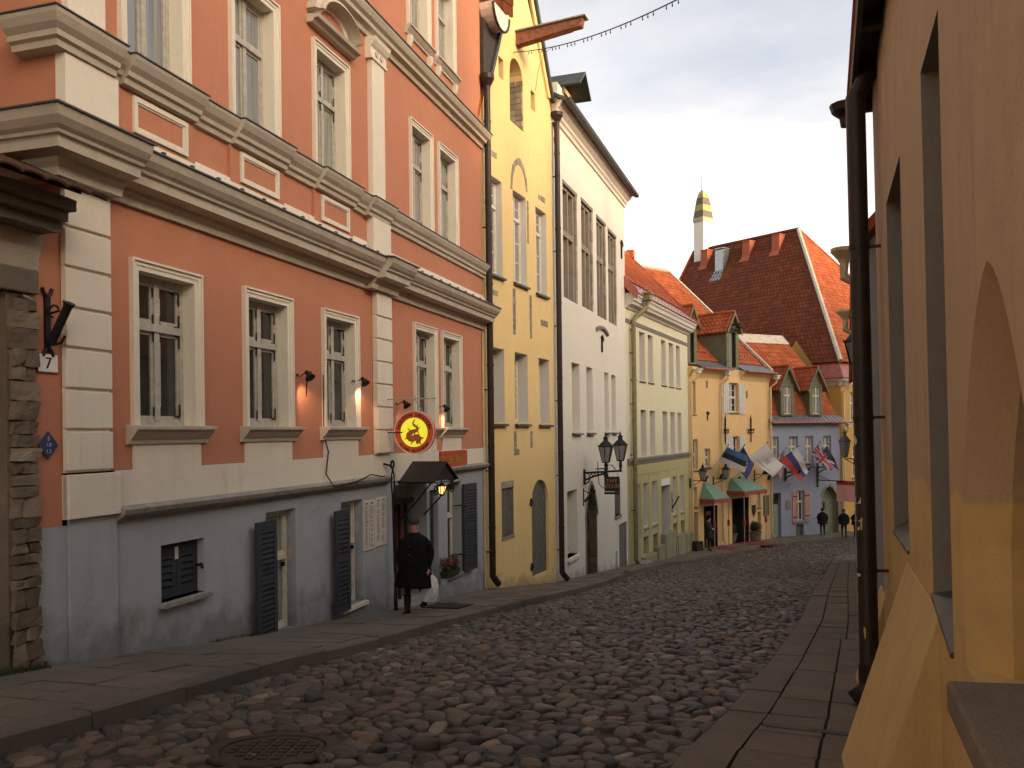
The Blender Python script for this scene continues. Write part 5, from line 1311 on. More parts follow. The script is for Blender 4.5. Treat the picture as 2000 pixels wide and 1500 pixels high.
for kx in range(len(top)-1):
    a, b = Vector((top[kx][0], 0, top[kx][1])), Vector((top[kx+1][0], 0, top[kx+1][1])); c = Vector((5.03, 0, -5.0)); 
    ea, eb = a+(a-c).normalized()*.15, b+(b-c).normalized()*.15
    if kx == 0: ea = a+Vector((.15, 0, 0))
    if kx == len(top)-2: continue
    BL.part('arch_stone', MB().prism([(a.x, a.z), (ea.x, ea.z), (eb.x, eb.z), (b.x, b.z)], -.04, .2, 0, rnd.random()), 'stone_smooth')
BL.part('door_wicket', MB().box(4.95, 5.05, .40, .44, -5.2, -4.7), 'darkroom'); BL.part('plaque', MB().box(1.27, 1.62, -.04, 0, -5.0, -4.4), 'greytrim')
# sheet skirt with standing seams, tiled mansard, steep upper roof
mb = MB(); slab_roof(mb, (-.1, -.32, .50), (6.35, -.32, .50), (6.15, .35, .98), (-.1, .35, .98), .05); BL.part('eaves_sheet', mb, 'zinc')
mb = MB()
for q in range(17): x = .1+q*.37; mb.hexa([(x, -.32, .50), (x+.03, -.32, .50), (x+.03, .35, .98), (x, .35, .98)], [(x, -.32, .55), (x+.03, -.32, .55), (x+.03, .35, 1.03), (x, .35, 1.03)])
BL.part('standing_seam', mb, 'pinksheet')['kind'] = 'stuff'
BL.part('gutter', MB().tube([(-.1, -.36, .46), (6.42, -.36, .46)], .07, 8), 'redsheet')
mb = MB(); slab_roof(mb, (-.1, .35, .95), (6.1, .35, .95), (5.55, 1.05, 2.85), (-.1, 1.05, 2.85), .08); BL.part('mansard', mb, 'tile_red')
pantiles('mansard_tiles', (-.1, .33, .97), (6.08, .33, .97), (5.55, 1.03, 2.87), (-.1, 1.03, 2.87), 'tile_red', BL.root, .5, .34, .012, dz=BL.zb, seed=4, segs=2)
mb = MB(); slab_roof(mb, (-.1, 1.0, 2.80), (5.65, 1.0, 2.80), (4.75, 3.64, 6.30), (-.1, 3.64, 6.30), .08); slab_roof(mb, (6.1, 7.5, 2.0), (-.1, 7.5, 2.0), (-.1, 3.64, 6.3), (4.75, 3.64, 6.3), .08); BL.part('roof', mb, 'tile_orange')
pantiles('roof_tiles', (-.1, .98, 2.82), (5.65, .98, 2.82), (4.75, 3.62, 6.32), (-.1, 3.62, 6.32), 'tile_red', BL.root, .28, .36, .03, dz=BL.zb, seed=6, segs=3)
BL.part('ridge_mortar', MB().hexa([(-.1, 3.2, 5.78), (4.86, 3.2, 5.78), (4.75, 3.66, 6.38), (-.1, 3.66, 6.38)], [(-.1, 3.17, 5.84), (4.9, 3.17, 5.84), (4.75, 3.66, 6.46), (-.1, 3.66, 6.46)]), 'mortar')
bs_ = lambda z: .35+(z-.95)/1.9*.7 if z < 2.85 else 1.05+(z-2.85)/3.45*2.6
dormer(BL, 1.06, 2.12, .92, 2.92, 4.02, .12, bs_, ov=.34); dormer(BL, 3.52, 4.60, .92, 2.92, 4.02, .12, bs_, ov=.34)
pale_drain(BL, 6.18, .15, -6.6, .12, 'pipe_cream', .06)
# ---------------------------------------------------------------- ochre house with the great hipped roof
HA = House('hall', (22.35, 58.0), math.atan2(.776, .631), -6.75, 'ochre house at the bend under a great steep hipped red roof with a tall chimney', 'house')
hw_ = [Opening(1.15, 1.75, .55, 2.55, .2), Opening(1.35, 2.0, -3.3, -1.1, .2), Opening(4.2, 4.9, .55, 2.55, .2), Opening(4.2, 4.9, -3.3, -1.1, .2), Opening(7.2, 7.9, .55, 2.55, .2), Opening(7.2, 7.9, -3.3, -1.1, .2), Opening(1.6, 2.6, -5.6, -4.3, .2)]
HA.wall('wall', 0, 16.7, -8, 3.5, 'ochre', hw_)
mb = MB(); mb.add([(0, 0, -8), (0, 12, -8), (0, 12, 3.5), (0, 0, 3.5)], [(0, 3, 2, 1)]); mb.add([(16.7, 0, -8), (16.7, 19, -8), (16.7, 19, 3.5), (16.7, 0, 3.5)], [(0, 1, 2, 3)]); mb.add([(0, 12, -8), (0, 19, -8), (0, 19, 3.5), (0, 12, 3.5)], [(0, 3, 2, 1)])
mb.add([(0, 19, -8), (16.7, 19, -8), (16.7, 19, 4.6), (8.35, 19, 16.2), (0, 19, 4.6)], [(0, 4, 3, 2, 1)]); HA.part('side_wall', mb, 'ochre')
for o in hw_: HA.window(o, ('whiteframe', 'glass', 'ochre'), (.62,), 1, (0, 1), .06, ('metal', .06, .08, .06))
HA.part('cornice', MB().profile([(0, 2.95), (.06, 3.0), (.14, 3.2), (.3, 3.35), (.34, 3.5), (0, 3.5)], -.3, 17).profile_y([(0, 2.95), (.06, 3.0), (.14, 3.2), (.3, 3.35), (.34, 3.5), (0, 3.5)], .0, .0, 12), 'cornice')
ey = 8.34
sk = .42   # sheet skirt, then tiles
mb = MB(); slab_roof(mb, (-.45, -.45, 3.5), (17.1, -.45, 3.5), (16.6, .2, 4.6), (.1, .2, 4.6), .05); slab_roof(mb, (-.45, 19, 3.5), (-.45, -.45, 3.5), (.1, .2, 4.6), (.1, 19, 4.6), .05); HA.part('eaves_sheet', mb, 'redsheet')
rz, z0 = 16.3, 4.6; E0, E1 = (8.35, 8.35, rz), (8.35, 19.05, rz)
mb = MB(); mb.add([(-.05, .0, z0), (16.75, .0, z0), E0, E1, (-.05, 19.05, z0), (16.75, 19.05, z0)], [(0, 1, 2), (0, 2, 3, 4), (1, 5, 3, 2)]); HA.part('roof', mb, 'tile_dark')
pantiles('roof_tiles', (-.05, 19.05, z0), (-.05, -.05, z0), (8.35, 8.35, rz+.02), (8.35, 19.05, rz+.02), 'tile_dark', HA.root, .30, .42, .05, dz=HA.zb, seed=21, segs=2, jitter=.45)  # this slope's shade is put into its darker tile colour; the hip stays red
pantiles('hip_tiles', (-.05, -.05, z0), (16.75, -.05, z0), (8.36, 8.33, rz+.02), (8.34, 8.33, rz+.02), 'tile_red', HA.root, .32, .42, .04, dz=HA.zb, seed=22, segs=2)
mb = MB(); ridge_tiles(mb, (-.02, -.02, z0+.05), (8.35, 8.35, rz+.06), .17, .42); HA.part('hip_ridge', mb, 'mortar')['kind'] = 'stuff'
mb = MB(); ridge_tiles(mb, E0[:2]+(rz+.08,), E1[:2]+(rz+.08,), .16, .42); HA.part('ridge_tiles', mb, 'tile_dark')['kind'] = 'stuff'
mb = MB(); ridge_tiles(mb, (16.7, -.02, z0+.05), (8.35, 8.35, rz+.06), .13, .42); HA.part('hip_ridge', mb, 'tile_red')['kind'] = 'stuff'
HA.part('verge_strip', MB().hexa([(-.05, 19.0, z0-.1), (-.05, 19.2, z0-.1), (8.35, 19.2, rz-.1), (8.35, 19.0, rz-.1)], [(-.05, 19.0, z0+.15), (-.05, 19.2, z0+.15), (8.35, 19.2, rz+.2), (8.35, 19.0, rz+.2)]), 'tile_red')
mb = MB()
for q in range(5): mb.box(2.6+q*.75, 2.6+q*.75+.18, .55, .8, 5.35, 5.6)
HA.part('snow_hook', mb, 'iron_dark')['kind'] = 'stuff'
M['stack_red'] = simple('stack_red', (.32, .08, .035), .8, vary=.2); M['cowl_stone'] = simple('cowl_stone', (.36, .31, .22), .9, vary=.2, scale=3); M['cowl_moss'] = simple('cowl_moss', (.34, .27, .10), .9, vary=.25, scale=3); M['cowl_dark'] = simple('cowl_dark', (.12, .10, .07), .9, vary=.25, scale=3)
# small sheet-covered stacks along the ridge and a zinc duct
for y, sc_ in ((17.0, 1.0), (12.6, 1.05), (9.7, 1.1)):
    x0 = 7.0; zt = rz-.32
    mb = MB().hexa([(7.05, y-.36, 14.5), (7.9, y-.34, 15.2), (7.9, y+.34, 15.2), (7.05, y+.36, 14.5)], [(7.2, y-.34, zt), (7.9, y-.34, zt), (7.9, y+.34, zt), (7.2, y+.34, zt)]); mb.box(7.16, 7.95, y-.38, y+.38, zt, zt+.10)
    mb.add([(6.8, y-.48, 14.26), (6.8, y+.48, 14.26), (7.1, y+.40, 14.72), (7.1, y-.40, 14.72)], [(0, 3, 2, 1)])
    HA.part('roof_stack', mb, 'stack_red')
y = 14.9
mb = MB().hexa([(6.5, y-.42, 13.5), (7.4, y-.42, 14.9), (7.4, y+.42, 14.9), (6.5, y+.42, 13.5)], [(6.55, y-.42, 15.6), (7.4, y-.42, 15.7), (7.4, y+.42, 15.7), (6.55, y+.42, 15.6)]); mb.box(6.5, 7.45, y-.46, y+.46, 15.7, 15.78)
mb.add([(5.8, y-.6, 12.85), (5.8, y+.6, 12.85), (6.6, y+.45, 13.95), (6.6, y-.45, 13.95)], [(0, 3, 2, 1)]); HA.part('roof_duct', mb, 'zinc')
# tall chimney with a tapering, banded cowl
cx, cy = 8.2, 17.85
ch = HA.part('chimney', MB().box(cx-.68, cx+.68, cy-.53, cy+.53, 14.5, 18.75), 'white')
for q in range(7):
    pass
prof = [(.74, 18.75), (.72, 19.15), (.62, 19.75), (.55, 20.3), (.44, 20.95), (.31, 21.4), (.10, 21.7)]
for (ra, za), (rb, zb_), mt in zip(prof, prof[1:], ['cowl_stone', 'cowl_dark', 'cowl_moss', 'cowl_dark', 'cowl_moss', 'cowl_stone']):
    f = .78
    HA.part('chimney_cowl', MB().hexa([(cx-ra, cy-ra*f, za), (cx+ra, cy-ra*f, za), (cx+ra, cy+ra*f, za), (cx-ra, cy+ra*f, za)], [(cx-rb, cy-rb*f, zb_), (cx+rb, cy-rb*f, zb_), (cx+rb, cy+rb*f, zb_), (cx-rb, cy+rb*f, zb_)]), mt, ch)
HA.part('aerial', MB().tube([(cx-.2, cy, 21), (cx-.2, cy, 23.0)], .02, 5), 'iron', ch)
pale_drain(HA, .12, 3.05, -6.7, .12, 'pipe_cream', .075)
# ---------------------------------------------------------------- right side: near ochre house, its neighbour, added shade-casting houses behind
NA = House('buttressed_house', (3.395, 7.80), R_(20.05+180), -2.4, 'near tan and ochre house with a pointed niche and sloping buttress at the right edge', 'house')
NA.root.rotation_euler = (.012, 0, NA.root.rotation_euler[2])
nw = [Opening(1.36, 2.60, -.77, 1.72, .30), Opening(3.84, 4.52, -.94, 1.75, .26)]
nn = Opening(4.84, 6.14, -.90, .52, .18, 'pointed', .95); ni = Opening(5.02, 5.98, -.90, .36, .40, 'pointed', .8)
NA.wall('wall', -.02, 13.5, -2.9, 6.0, 'tan', nw+[nn])
mb = MB(); mb.add([(-.02, 0, -3), (-.02, 8, -3), (-.02, 8, 3.3), (-.02, 0, 3.3)], [(0, 3, 2, 1)]); mb.add([(13.5, 0, -3), (13.5, 8, -3), (13.5, 8, 6), (13.5, 0, 6)], [(0, 1, 2, 3)]); mb.add([(-.02, 8, -3), (13.5, 8, -3), (13.5, 8, 3.3), (-.02, 8, 3.3)], [(0, 3, 2, 1)]); NA.part('side_wall', mb, 'tan')
for k, o in enumerate(nw):
    w = NA.window(o, ('frame_grey', 'glass', 'greytrim'), (.62,), 1, (0, 1), .07, None, None, hinges=True)
    zf, zn = (o.z0, o.z0) if k == 0 else (o.z0+.13, o.z0)
    NA.part('flashing', MB().add([(o.s0+.002, -.012, zf), (o.s1-.002, -.012, zn), (o.s1-.002, .25, o.z0+.16), (o.s0+.002, .25, o.z0+.18), (o.s0+.002, -.012, zf-.02), (o.s1-.002, -.012, zn-.02), (o.s1-.002, .0, zn-.02), (o.s0+.002, .0, zf-.02)], [(0, 1, 2, 3), (4, 5, 1, 0), (5, 6, 2, 1), (4, 0, 3, 7)]), 'flash', w)
    if k: NA.part('wall_patch', MB().add([(o.s0, 0, o.z0), (o.s1, 0, o.z0), (o.s0, 0, zf)], [(0, 1, 2)]), 'tan', w)
NA.part('shutter_catch', MB().box(4.50, 4.53, .03, .07, -.62, -.42).box(4.505, 4.52, .02, .05, -.72, -.62), 'iron')
# niche: shallow pointed frame, then the recess with a splayed far side
n_ = len(nn.out)
mb = MB().add([(x, 0, z) for x, z in nn.out]+[(x, .13, z) for x, z in ni.out], [((i+1) % n_, i, n_+i, n_+(i+1) % n_) for i in range(n_)]); NA.part('niche_splay', mb, 'tan')
mb = MB().add([(x, .13, z) for x, z in ni.out]+[(x, .38, z) for x, z in ni.out], [((i+1) % n_, i, n_+i, n_+(i+1) % n_) for i in range(n_)]+[tuple(range(n_, 2*n_))]); NA.part('niche', mb, 'tan')
NA.part('stone_bench', MB().hexa([(5.46, -.14, -.90), (9.4, -.14, -.90), (9.4, .33, -.86), (5.46, .33, -.86)], [(5.46, -.14, -.80), (9.4, -.14, -.80), (9.4, .33, -.785), (5.46, .33, -.785)]), 'mossstone', bevel=.012)
# buttresses
def buttress(x0, x1, zt, out, zb, t0=0., spread=.0):
    mb = MB().hexa([(x0-spread, -out, zb), (x1+spread, -out, zb), (x1+spread, .02, zb), (x0-spread, .02, zb)], [(x0, -t0, zt), (x1, -t0, zt), (x1, .02, zt), (x0, .02, zt)])
    return NA.part('buttress', mb, 'tan2', bevel=.03)
buttress(2.40, 4.05, -.86, .62, -2.75)
buttress(-.75, -.02, -1.55, .36, -2.9)
# eaves with rafters, gutter, roof
NA.part('soffit', MB().box(-.40, 13.6, -.15, .3, 3.12, 3.18), 'darkwood')
for k in range(9): NA.part('rafter', MB().box(-.35+k*.9, -.25+k*.9, -.14, .2, 3.02, 3.12), 'darkwood')
NA.part('fascia', MB().box(-.42, 13.6, -.19, -.15, 3.02, 3.24), 'darkwood')
mb = MB(); slab_roof(mb, (-.45, -.21, 3.2), (13.7, -.21, 3.2), (13.7, 4.4, 7.6), (-.45, 4.4, 7.6), .1); slab_roof(mb, (13.7, 9.2, 3.2), (-.45, 9.2, 3.2), (-.45, 4.4, 7.6), (13.7, 4.4, 7.6), .1); mb.add([(-.02, 0, 3.2), (-.02, 8.5, 3.2), (-.02, 4.4, 7.5)], [(0, 2, 1)]); NA.part('roof', mb, 'tile_red')
# black drainpipe with stickers and flaking patches
px_ = .62
mb = MB().tube([(px_, -.06, 3.6), (px_, -.06, 3.02), (px_, -.17, 2.84), (px_, -.17, -2.12), (px_+.02, -.20, -2.22), (px_+.05, -.30, -2.30)], .079, 20)
pp = NA.part('drainpipe', mb, 'pipe', smooth=True); pp['label'] = 'near black drainpipe with torn stickers'
for z in (1.55, .1, -1.2):
    NA.part('pipe_bracket', MB().tube([(px_, -.17, z-.02), (px_, -.17, z+.02)], .084, 20).box(px_-.012, px_+.012, -.17, .02, z-.012, z+.012), 'pipe', pp)
NA.part('pipe_joint', MB().tube([(px_, -.17, -2.14), (px_, -.17, -2.0)], .09, 20), 'pipe', pp)
def sticker(ang, z, w, h, mat, seed, rag=.25):
    r = random.Random(seed); n = 9; R = .0805; pts = []
    for i in range(n):
        t = 2*math.pi*i/n; k = 1-rag*r.random(); a = max(-1, min(1, math.cos(t)*1.3))*w/2*k; b = max(-1, min(1, math.sin(t)*1.3))*h/2*k
        th = ang+a/R; pts.append((px_+R*math.sin(th), -.17-R*math.cos(th), z+b))
    NA.part('sticker', MB().add(pts, [tuple(range(n))]), mat, pp)
for a, z, w, h, mt, rg in ((.45, -.09, .07, .10, 'paper', .55), (.62, -.60, .075, .06, 'paper', .02), (.66, -.76, .085, .035, 'paper', .1), (.72, -.84, .03, .04, 'paper', .5), (.55, -1.22, .05, .06, 'paper', .05), (.2, .98, .05, .02, 'frame_grey', .5), (1.05, -.80, .02, .12, 'tan2', .3), (1.05, -1.2, .015, .05, 'tan2', .3), (1.15, -1.72, .02, .12, 'tan2', .4)):
    sticker(a, z, w, h, mt, int(abs(z)*97), rg)
NA.part('gutter_outlet', MB().lathe([(.05, -.16), (.06, -.08), (.13, -.02), (.15, .05), (.14, .05), (.12, .0)], (-.30, -.22, 3.06), 12), 'pipe')
# ---- neighbour beyond the pipe
NB = House('gutter_house', (15.2, 38.0), R_(21.45+180), -6.0, 'grey rendered neighbour just visible behind the near black drainpipe', 'house')
LB = 30.6
NB.wall('wall', 0, LB, -7, 2.15, 'frame_grey' if False else 'oldgrey', [])
NB.part('side_wall', MB().add([(LB, 0, -7), (LB, 8, -7), (LB, 8, 2.1), (LB, 4, 6.6), (LB, 0, 2.1)], [(0, 1, 2, 3, 4)]), 'oldgrey'); mb = MB(); mb.add([(0, 0, -7), (0, 8, -7), (0, 8, 2.1), (0, 4, 6.6), (0, 0, 2.1)], [(4, 3, 2, 1, 0)]); NB.part('side_wall', mb, 'oldgrey')
mb = MB(); slab_roof(mb, (-.3, -.2, 2.1), (LB+.2, -.2, 2.1), (LB+.2, 4, 6.7), (-.3, 4, 6.7), .1); slab_roof(mb, (LB+.2, 8.3, 2.1), (-.3, 8.3, 2.1), (-.3, 4, 6.7), (LB+.2, 4, 6.7), .1); NB.part('roof', mb, 'tile_red')
for xx, zz in ((LB-1.25, 2.12), (LB-7.1, 2.1)):
    o_ = .27
    mb = MB().tube([(xx, -o_, zz-.02), (xx, -o_-.01, zz-.20), (xx-.02, -.08, zz-.34), (xx-.02, -.06, -6)], .055, 10); p = NB.part('drainpipe', mb, 'pipe_cream')
    NB.part('hopper', MB().lathe([(.06, -.02), (.08, .02), (.155, .11), (.165, .12), (.165, .16), (.15, .165), (.14, .13)], (xx, -o_, zz), 18), 'pipe_cream', p)
# ---- added unseen houses behind the right-hand row, sized to shade the street
TL = ['added unseen shade-casting house behind the near ochre house', 'second added unseen shade-casting house beyond the near ochre house', 'third added unseen shade-casting house behind the right-hand row', 'fourth added unseen shade-casting house behind the right-hand row, lower ridge', 'farthest added unseen shade-casting house behind the right-hand row']
for k, (y0, y1, rz_) in enumerate(((-13, 8.2, 15.6), (8.4, 14.5, 11.5), (14.6, 26.5, 13.3), (26.8, 45, 13.6), (45.3, 66, 12.2))):
    rz_ += 6.9; o0 = 9.8+.365*y1+19.4
    T = House('rear_house', (o0, y1-15.8), R_(20.05+180), interp(GRp, y1)-.3, TL[k], 'house')
    Ln = (y1-y0)*1.0646; ez_ = rz_-5.2
    bod = MB().box(0, Ln, -4.2, 4.2, -8, ez_); bod.add([(0, -4.2, ez_), (0, 4.2, ez_), (0, 0, rz_-.1)], [(0, 2, 1)]); bod.add([(Ln, -4.2, ez_), (Ln, 4.2, ez_), (Ln, 0, rz_-.1)], [(0, 1, 2)])
    T.part('wall', bod, ['tan', 'creamwall', 'pale', 'ochre', 'white'][k])
    mb = MB(); slab_roof(mb, (-.2, -4.6, ez_-.4), (Ln+.2, -4.6, ez_-.4), (Ln+.2, 0, rz_), (-.2, 0, rz_), .1); slab_roof(mb, (Ln+.2, 4.6, ez_-.4), (-.2, 4.6, ez_-.4), (-.2, 0, rz_), (Ln+.2, 0, rz_), .1); T.part('roof', mb, 'tile_red')
    T.part('chimney', MB().box(Ln*.35, Ln*.35+.9, -.4, .4, rz_-.5, rz_+1.3), 'oldgrey')
def roughen(o, cuts, amp, seed, keep=None):
    """break a block up and push its surface about, as weathered stone"""
    from mathutils import noise
    bm = bmesh.new(); bm.from_mesh(o.data); lay = bm.verts.layers.float.get('tint')
    bmesh.ops.subdivide_edges(bm, edges=bm.edges[:], cuts=cuts, use_grid_fill=True)
    off = Vector((seed*1.37, seed*.71, 0))
    for v in bm.verts:
        n = noise.noise_vector(v.co*9+off)+noise.noise_vector(v.co*23+off)*.5; v.co += n*amp
    bm.to_mesh(o.data); bm.free(); o.data.update(); return o
# ---------------------------------------------------------------- stone gateway at the left edge
GW = House('stone_gateway', (-4.453, 8.448), R_(16.78), -2.2, 'rough limestone gateway with a tiled coping at the left edge', 'gateway')
r_ = random.Random(31); z = -2.35
while z < 1.34:
    h = min(r_.uniform(.09, .21), 1.36-z)
    cut = r_.uniform(-.50, -.43)
    for a, b in (((-.60, cut), (cut, -.315)) if r_.random() < .75 else ((-.60, -.315),)):
        q = lambda s=.02: r_.uniform(-s, s)
        mb = MB().hexa([(a+q(), -.05+q(.03), z+.006), (b+q(), -.05+q(.03), z+.006), (b, .5, z+.006), (a+q(), .5, z+.006)], [(a+q(), -.05+q(.03), z+h-.006+q(.008)), (b+q(), -.05+q(.03), z+h-.006+q(.008)), (b, .5, z+h-.006), (a+q(), .5, z+h-.006)], 0, min(1, max(0, r_.gauss(.40, .3))))
        roughen(GW.part('stone', mb, 'stone'), 3, .013, int(z*100))
    z += h
GW.part('core', MB().box(-.63, -.345, .0, .48, -2.5, 1.36), 'mossstone')
GW.part('lintel', MB().hexa([(-3.2, -.06, 1.37), (-.30, -.06, 1.37), (-.30, .5, 1.37), (-3.2, .5, 1.37)], [(-3.2, -.05, 1.60), (-.30, -.06, 1.60), (-.30, .5, 1.60), (-3.2, .5, 1.6)]), 'mossstone', bevel=.02)
roughen(GW.root.children[-1], 5, .015, 3)
GW.part('wall_panel', MB().prism([(-3.2, 1.58), (-.27, 1.60), (-.27, 1.72), (-.22, 1.88), (-.22, 2.02), (-3.2, 2.02)], -.03, .5), 'oldplaster', bevel=.01)
for z0, z1, o_, e in ((1.96, 2.06, .28, -.24), (2.06, 2.15, .37, -.24), (2.15, 2.26, .46, -.235)): 
    for k_ in range(5): roughen(GW.part('moulding', MB().box(e-.6*(k_+1)+.008, e-.6*k_, -o_-.01*((k_*7) % 3-1), .3, z0, z1-.004), 'mossstone'), 4, .014, k_+int(z0*50))
GW.part('coping', MB().hexa([(-3.2, -.62, 2.26), (-.36, -.62, 2.26), (-.36, .4, 2.7), (-3.2, .4, 2.7)], [(-3.2, -.62, 2.29), (-.36, -.62, 2.29), (-.36, .4, 2.75), (-3.2, .4, 2.75)]), 'tile_old')
for k in range(10):
    s_ = -.36-k*.24
    n = 6; vs = []
    for y_, z_ in ((-.72, 2.25), (.3, 2.70)):
        for i in range(n+1):
            t = math.pi*i/n; vs.append((s_+.10-.12*math.cos(t)*1, y_, z_+.03*math.sin(t)))
    o_ = MB().add(vs, [(i, i+1, n+2+i, n+1+i) for i in range(n)], 0, r_.random()).build('coping_tile', 'tile_old', GW.root, dz=GW.zb, solid=.018)
GW.part('gate_leaf', MB().box(-3.1, -.6, .12, .18, -1.65, 1.40), 'coral')
GW.part('threshold', MB().box(-3.1, -.36, .0, .5, -2.4, -1.68), 'mossstone')
GW.part('far_jamb', MB().box(-3.6, -3.1, -.05, .5, -2.2, 2.0), 'mossstone')

# added unseen house past the gateway; shades the coral side wall, closes the alley
LH = House('alley_shade_house', (-4.453, 8.448), R_(16.78), -1.6, 'plain added house beyond the gateway, unseen, shading the coral side wall', 'house')
LH.part('wall', MB().box(-16, -3.62, .0, 9, -4, 7.5), 'creamwall')
mb = MB(); slab_roof(mb, (-16.2, -.4, 7.4), (-3.5, -.4, 7.4), (-3.5, 4.5, 11.5), (-16.2, 4.5, 11.5), .1); slab_roof(mb, (-3.5, 9.4, 7.4), (-16.2, 9.4, 7.4), (-16.2, 4.5, 11.5), (-3.5, 4.5, 11.5), .1); mb.add([(-3.62, 0, 7.4), (-3.62, 9, 7.4), (-3.62, 4.5, 11.4)], [(0, 1, 2)]); LH.part('roof', mb, 'tile_dark')
# ---------------------------------------------------------------- street furniture and signs
def thing(H, name, label, cat, s, out, z, group=None):
    w = H.W(s, out, z); return empty(name, w, math.pi/2-H.a, label, cat, group)
# round hanging restaurant sign, perpendicular to the wall
T = thing(CO, 'hanging_sign', 'round red and yellow hanging restaurant sign with a dragon on the coral townhouse', 'sign', 7.40, .60, .04)
R = .385
def disc(mb, r0, r1, x, mi=0, n=48):
    for i in range(n):
        a, b = 2*math.pi*i/n, 2*math.pi*(i+1)/n
        mb.add([(x, r0*math.cos(a), r0*math.sin(a)), (x, r1*math.cos(a), r1*math.sin(a)), (x, r1*math.cos(b), r1*math.sin(b)), (x, r0*math.cos(b), r0*math.sin(b))], [(0, 1, 2, 3)] if x > 0 else [(3, 2, 1, 0)], mi)
bx = MB()
n = 48
for i in range(n):
    a, b = 2*math.pi*i/n, 2*math.pi*(i+1)/n
    bx.add([(-.045, R*math.cos(a), R*math.sin(a)), (.045, R*math.cos(a), R*math.sin(a)), (.045, R*math.cos(b), R*math.sin(b)), (-.045, R*math.cos(b), R*math.sin(b))], [(0, 1, 2, 3)])
disc(bx, 0.0, R, -.044); disc(bx, 0.0, R, .044)
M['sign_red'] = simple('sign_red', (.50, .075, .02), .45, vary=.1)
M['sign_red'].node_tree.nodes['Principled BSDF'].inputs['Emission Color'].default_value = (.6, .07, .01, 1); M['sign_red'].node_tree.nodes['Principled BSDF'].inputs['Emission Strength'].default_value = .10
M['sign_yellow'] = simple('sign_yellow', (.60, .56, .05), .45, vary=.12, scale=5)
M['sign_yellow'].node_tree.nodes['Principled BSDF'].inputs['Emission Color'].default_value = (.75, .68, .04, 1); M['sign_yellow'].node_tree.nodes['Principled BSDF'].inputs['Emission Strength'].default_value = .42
M['dragon_orange'] = simple('dragon_orange', (.52, .14, .02), .5, vary=.2, scale=18)
bx.build('sign_case', 'sign_red', T)
for sg in (-1, 1):
    m2 = MB(); disc(m2, 0, .262, sg*.0465); m2.build('sign_face', 'sign_yellow', T)
    m2 = MB(); disc(m2, .372, R+.004, sg*.0475); m2.build('sign_rim', 'white_paint', T)
    lt = MB()
    for wd_, top_, spread in (('GOLDEN DRAGON', True, 2.75), ('HIINA RESTORAN', False, 1.9)):
        L = len(wd_)
        for i, ch_ in enumerate(wd_):
            if ch_ == ' ': continue
            t = (i+.5)/L-.5
            a = (math.pi/2-t*spread) if top_ else (-math.pi/2+t*spread)
            rr = .288 if top_ else .352
            sz = .085 if top_ else .066
            up = 1 if top_ else -1
            def f(x, y, a=a, rr=rr, up=up):
                ro = rr+y*up; th = a-(x/rr if top_ else -x/rr)
                return (sg*.0485, sg*1*ro*math.cos(th), ro*math.sin(th))
            words(lt, ch_, sz, f, 0, .004)
    lt.build('sign_lettering', 'black', T)
    # dragon: sinuous body drawn as a tapering ribbon, head, legs, spikes and flames
    body = [(.03, .24), (.0, .20), (-.02, .16), (.0, .125), (.045, .10), (.075, .07), (.06, .035), (.0, .02), (-.06, .0), (-.105, -.035), (-.115, -.08), (-.08, -.115), (-.02, -.115), (.03, -.09), (.07, -.085), (.10, -.12), (.085, -.165), (.04, -.19)]
    wdt = [.006, .012, .015, .018, .022, .027, .032, .036, .04, .043, .045, .05, .055, .058, .058, .052, .042, .02]
    m2 = MB(); P = [Vector(p) for p in body]; X = sg*.0485; s_ = sg
    pts = []
    for i, p in enumerate(P):
        d = (P[min(i+1, len(P)-1)]-P[max(i-1, 0)]).normalized(); q = Vector((-d.y, d.x))*wdt[i]
        pts.append((p+q, p-q))
    V2 = lambda v: (X, -v.x*-s_*-1 if False else s_*v.x*1.0, v.y)
    for a, b in zip(pts, pts[1:]): m2.add([V2(a[0]), V2(a[1]), V2(b[1]), V2(b[0])], [(0, 1, 2, 3)])
    for i in range(3, len(P)-1):      # spikes on the back
        p = pts[i][0]; d = (pts[i][0]-P[i]).normalized(); e = Vector((-d.y, d.x))
        m2.add([V2(p+e*.014), V2(p-e*.014), V2(p+d*.028)], [(0, 1, 2)])
    for c, ang in (((-.11, -.09), 3.6), ((-.03, -.15), 4.4), ((.05, -.14), 5.0), ((.11, -.09), -.2), ((.10, -.17), -.9), ((-.06, .02), 2.4)):    # legs with claws
        c = Vector(c); d = Vector((math.cos(ang), math.sin(ang))); e = Vector((-d.y, d.x))
        m2.add([V2(c+e*.018), V2(c-e*.018), V2(c+d*.06-e*.008), V2(c+d*.06+e*.008)], [(0, 1, 2, 3)])
        for q in (-.5, 0, .5):
            g = Vector((math.cos(ang+q), math.sin(ang+q))); m2.add([V2(c+d*.058+e*.006), V2(c+d*.058-e*.006), V2(c+d*.058+g*.03)], [(0, 1, 2)])
    m2.build('dragon_emblem', 'dragon_orange', T)
rod = MB().tube([(-.1, .50, .60), (-.1, -.46, .60)], .012, 6).tube([(0, .0, .60), (0, .17, .34)], .008, 5).tube([(0, .0, .60), (0, -.17, .34)], .008, 5).tube([(-.1, 0, .6), (0, 0, .6)], .012, 5)
rod.build('sign_bracket', 'frame_grey', T)
MB().tube([(-.1, .52, .0), (-.1, .20, .0)], .012, 6).tube([(-.1, .50, .0), (-.1, .53, .0)], .04, 8).build('sign_stay', 'iron', T)
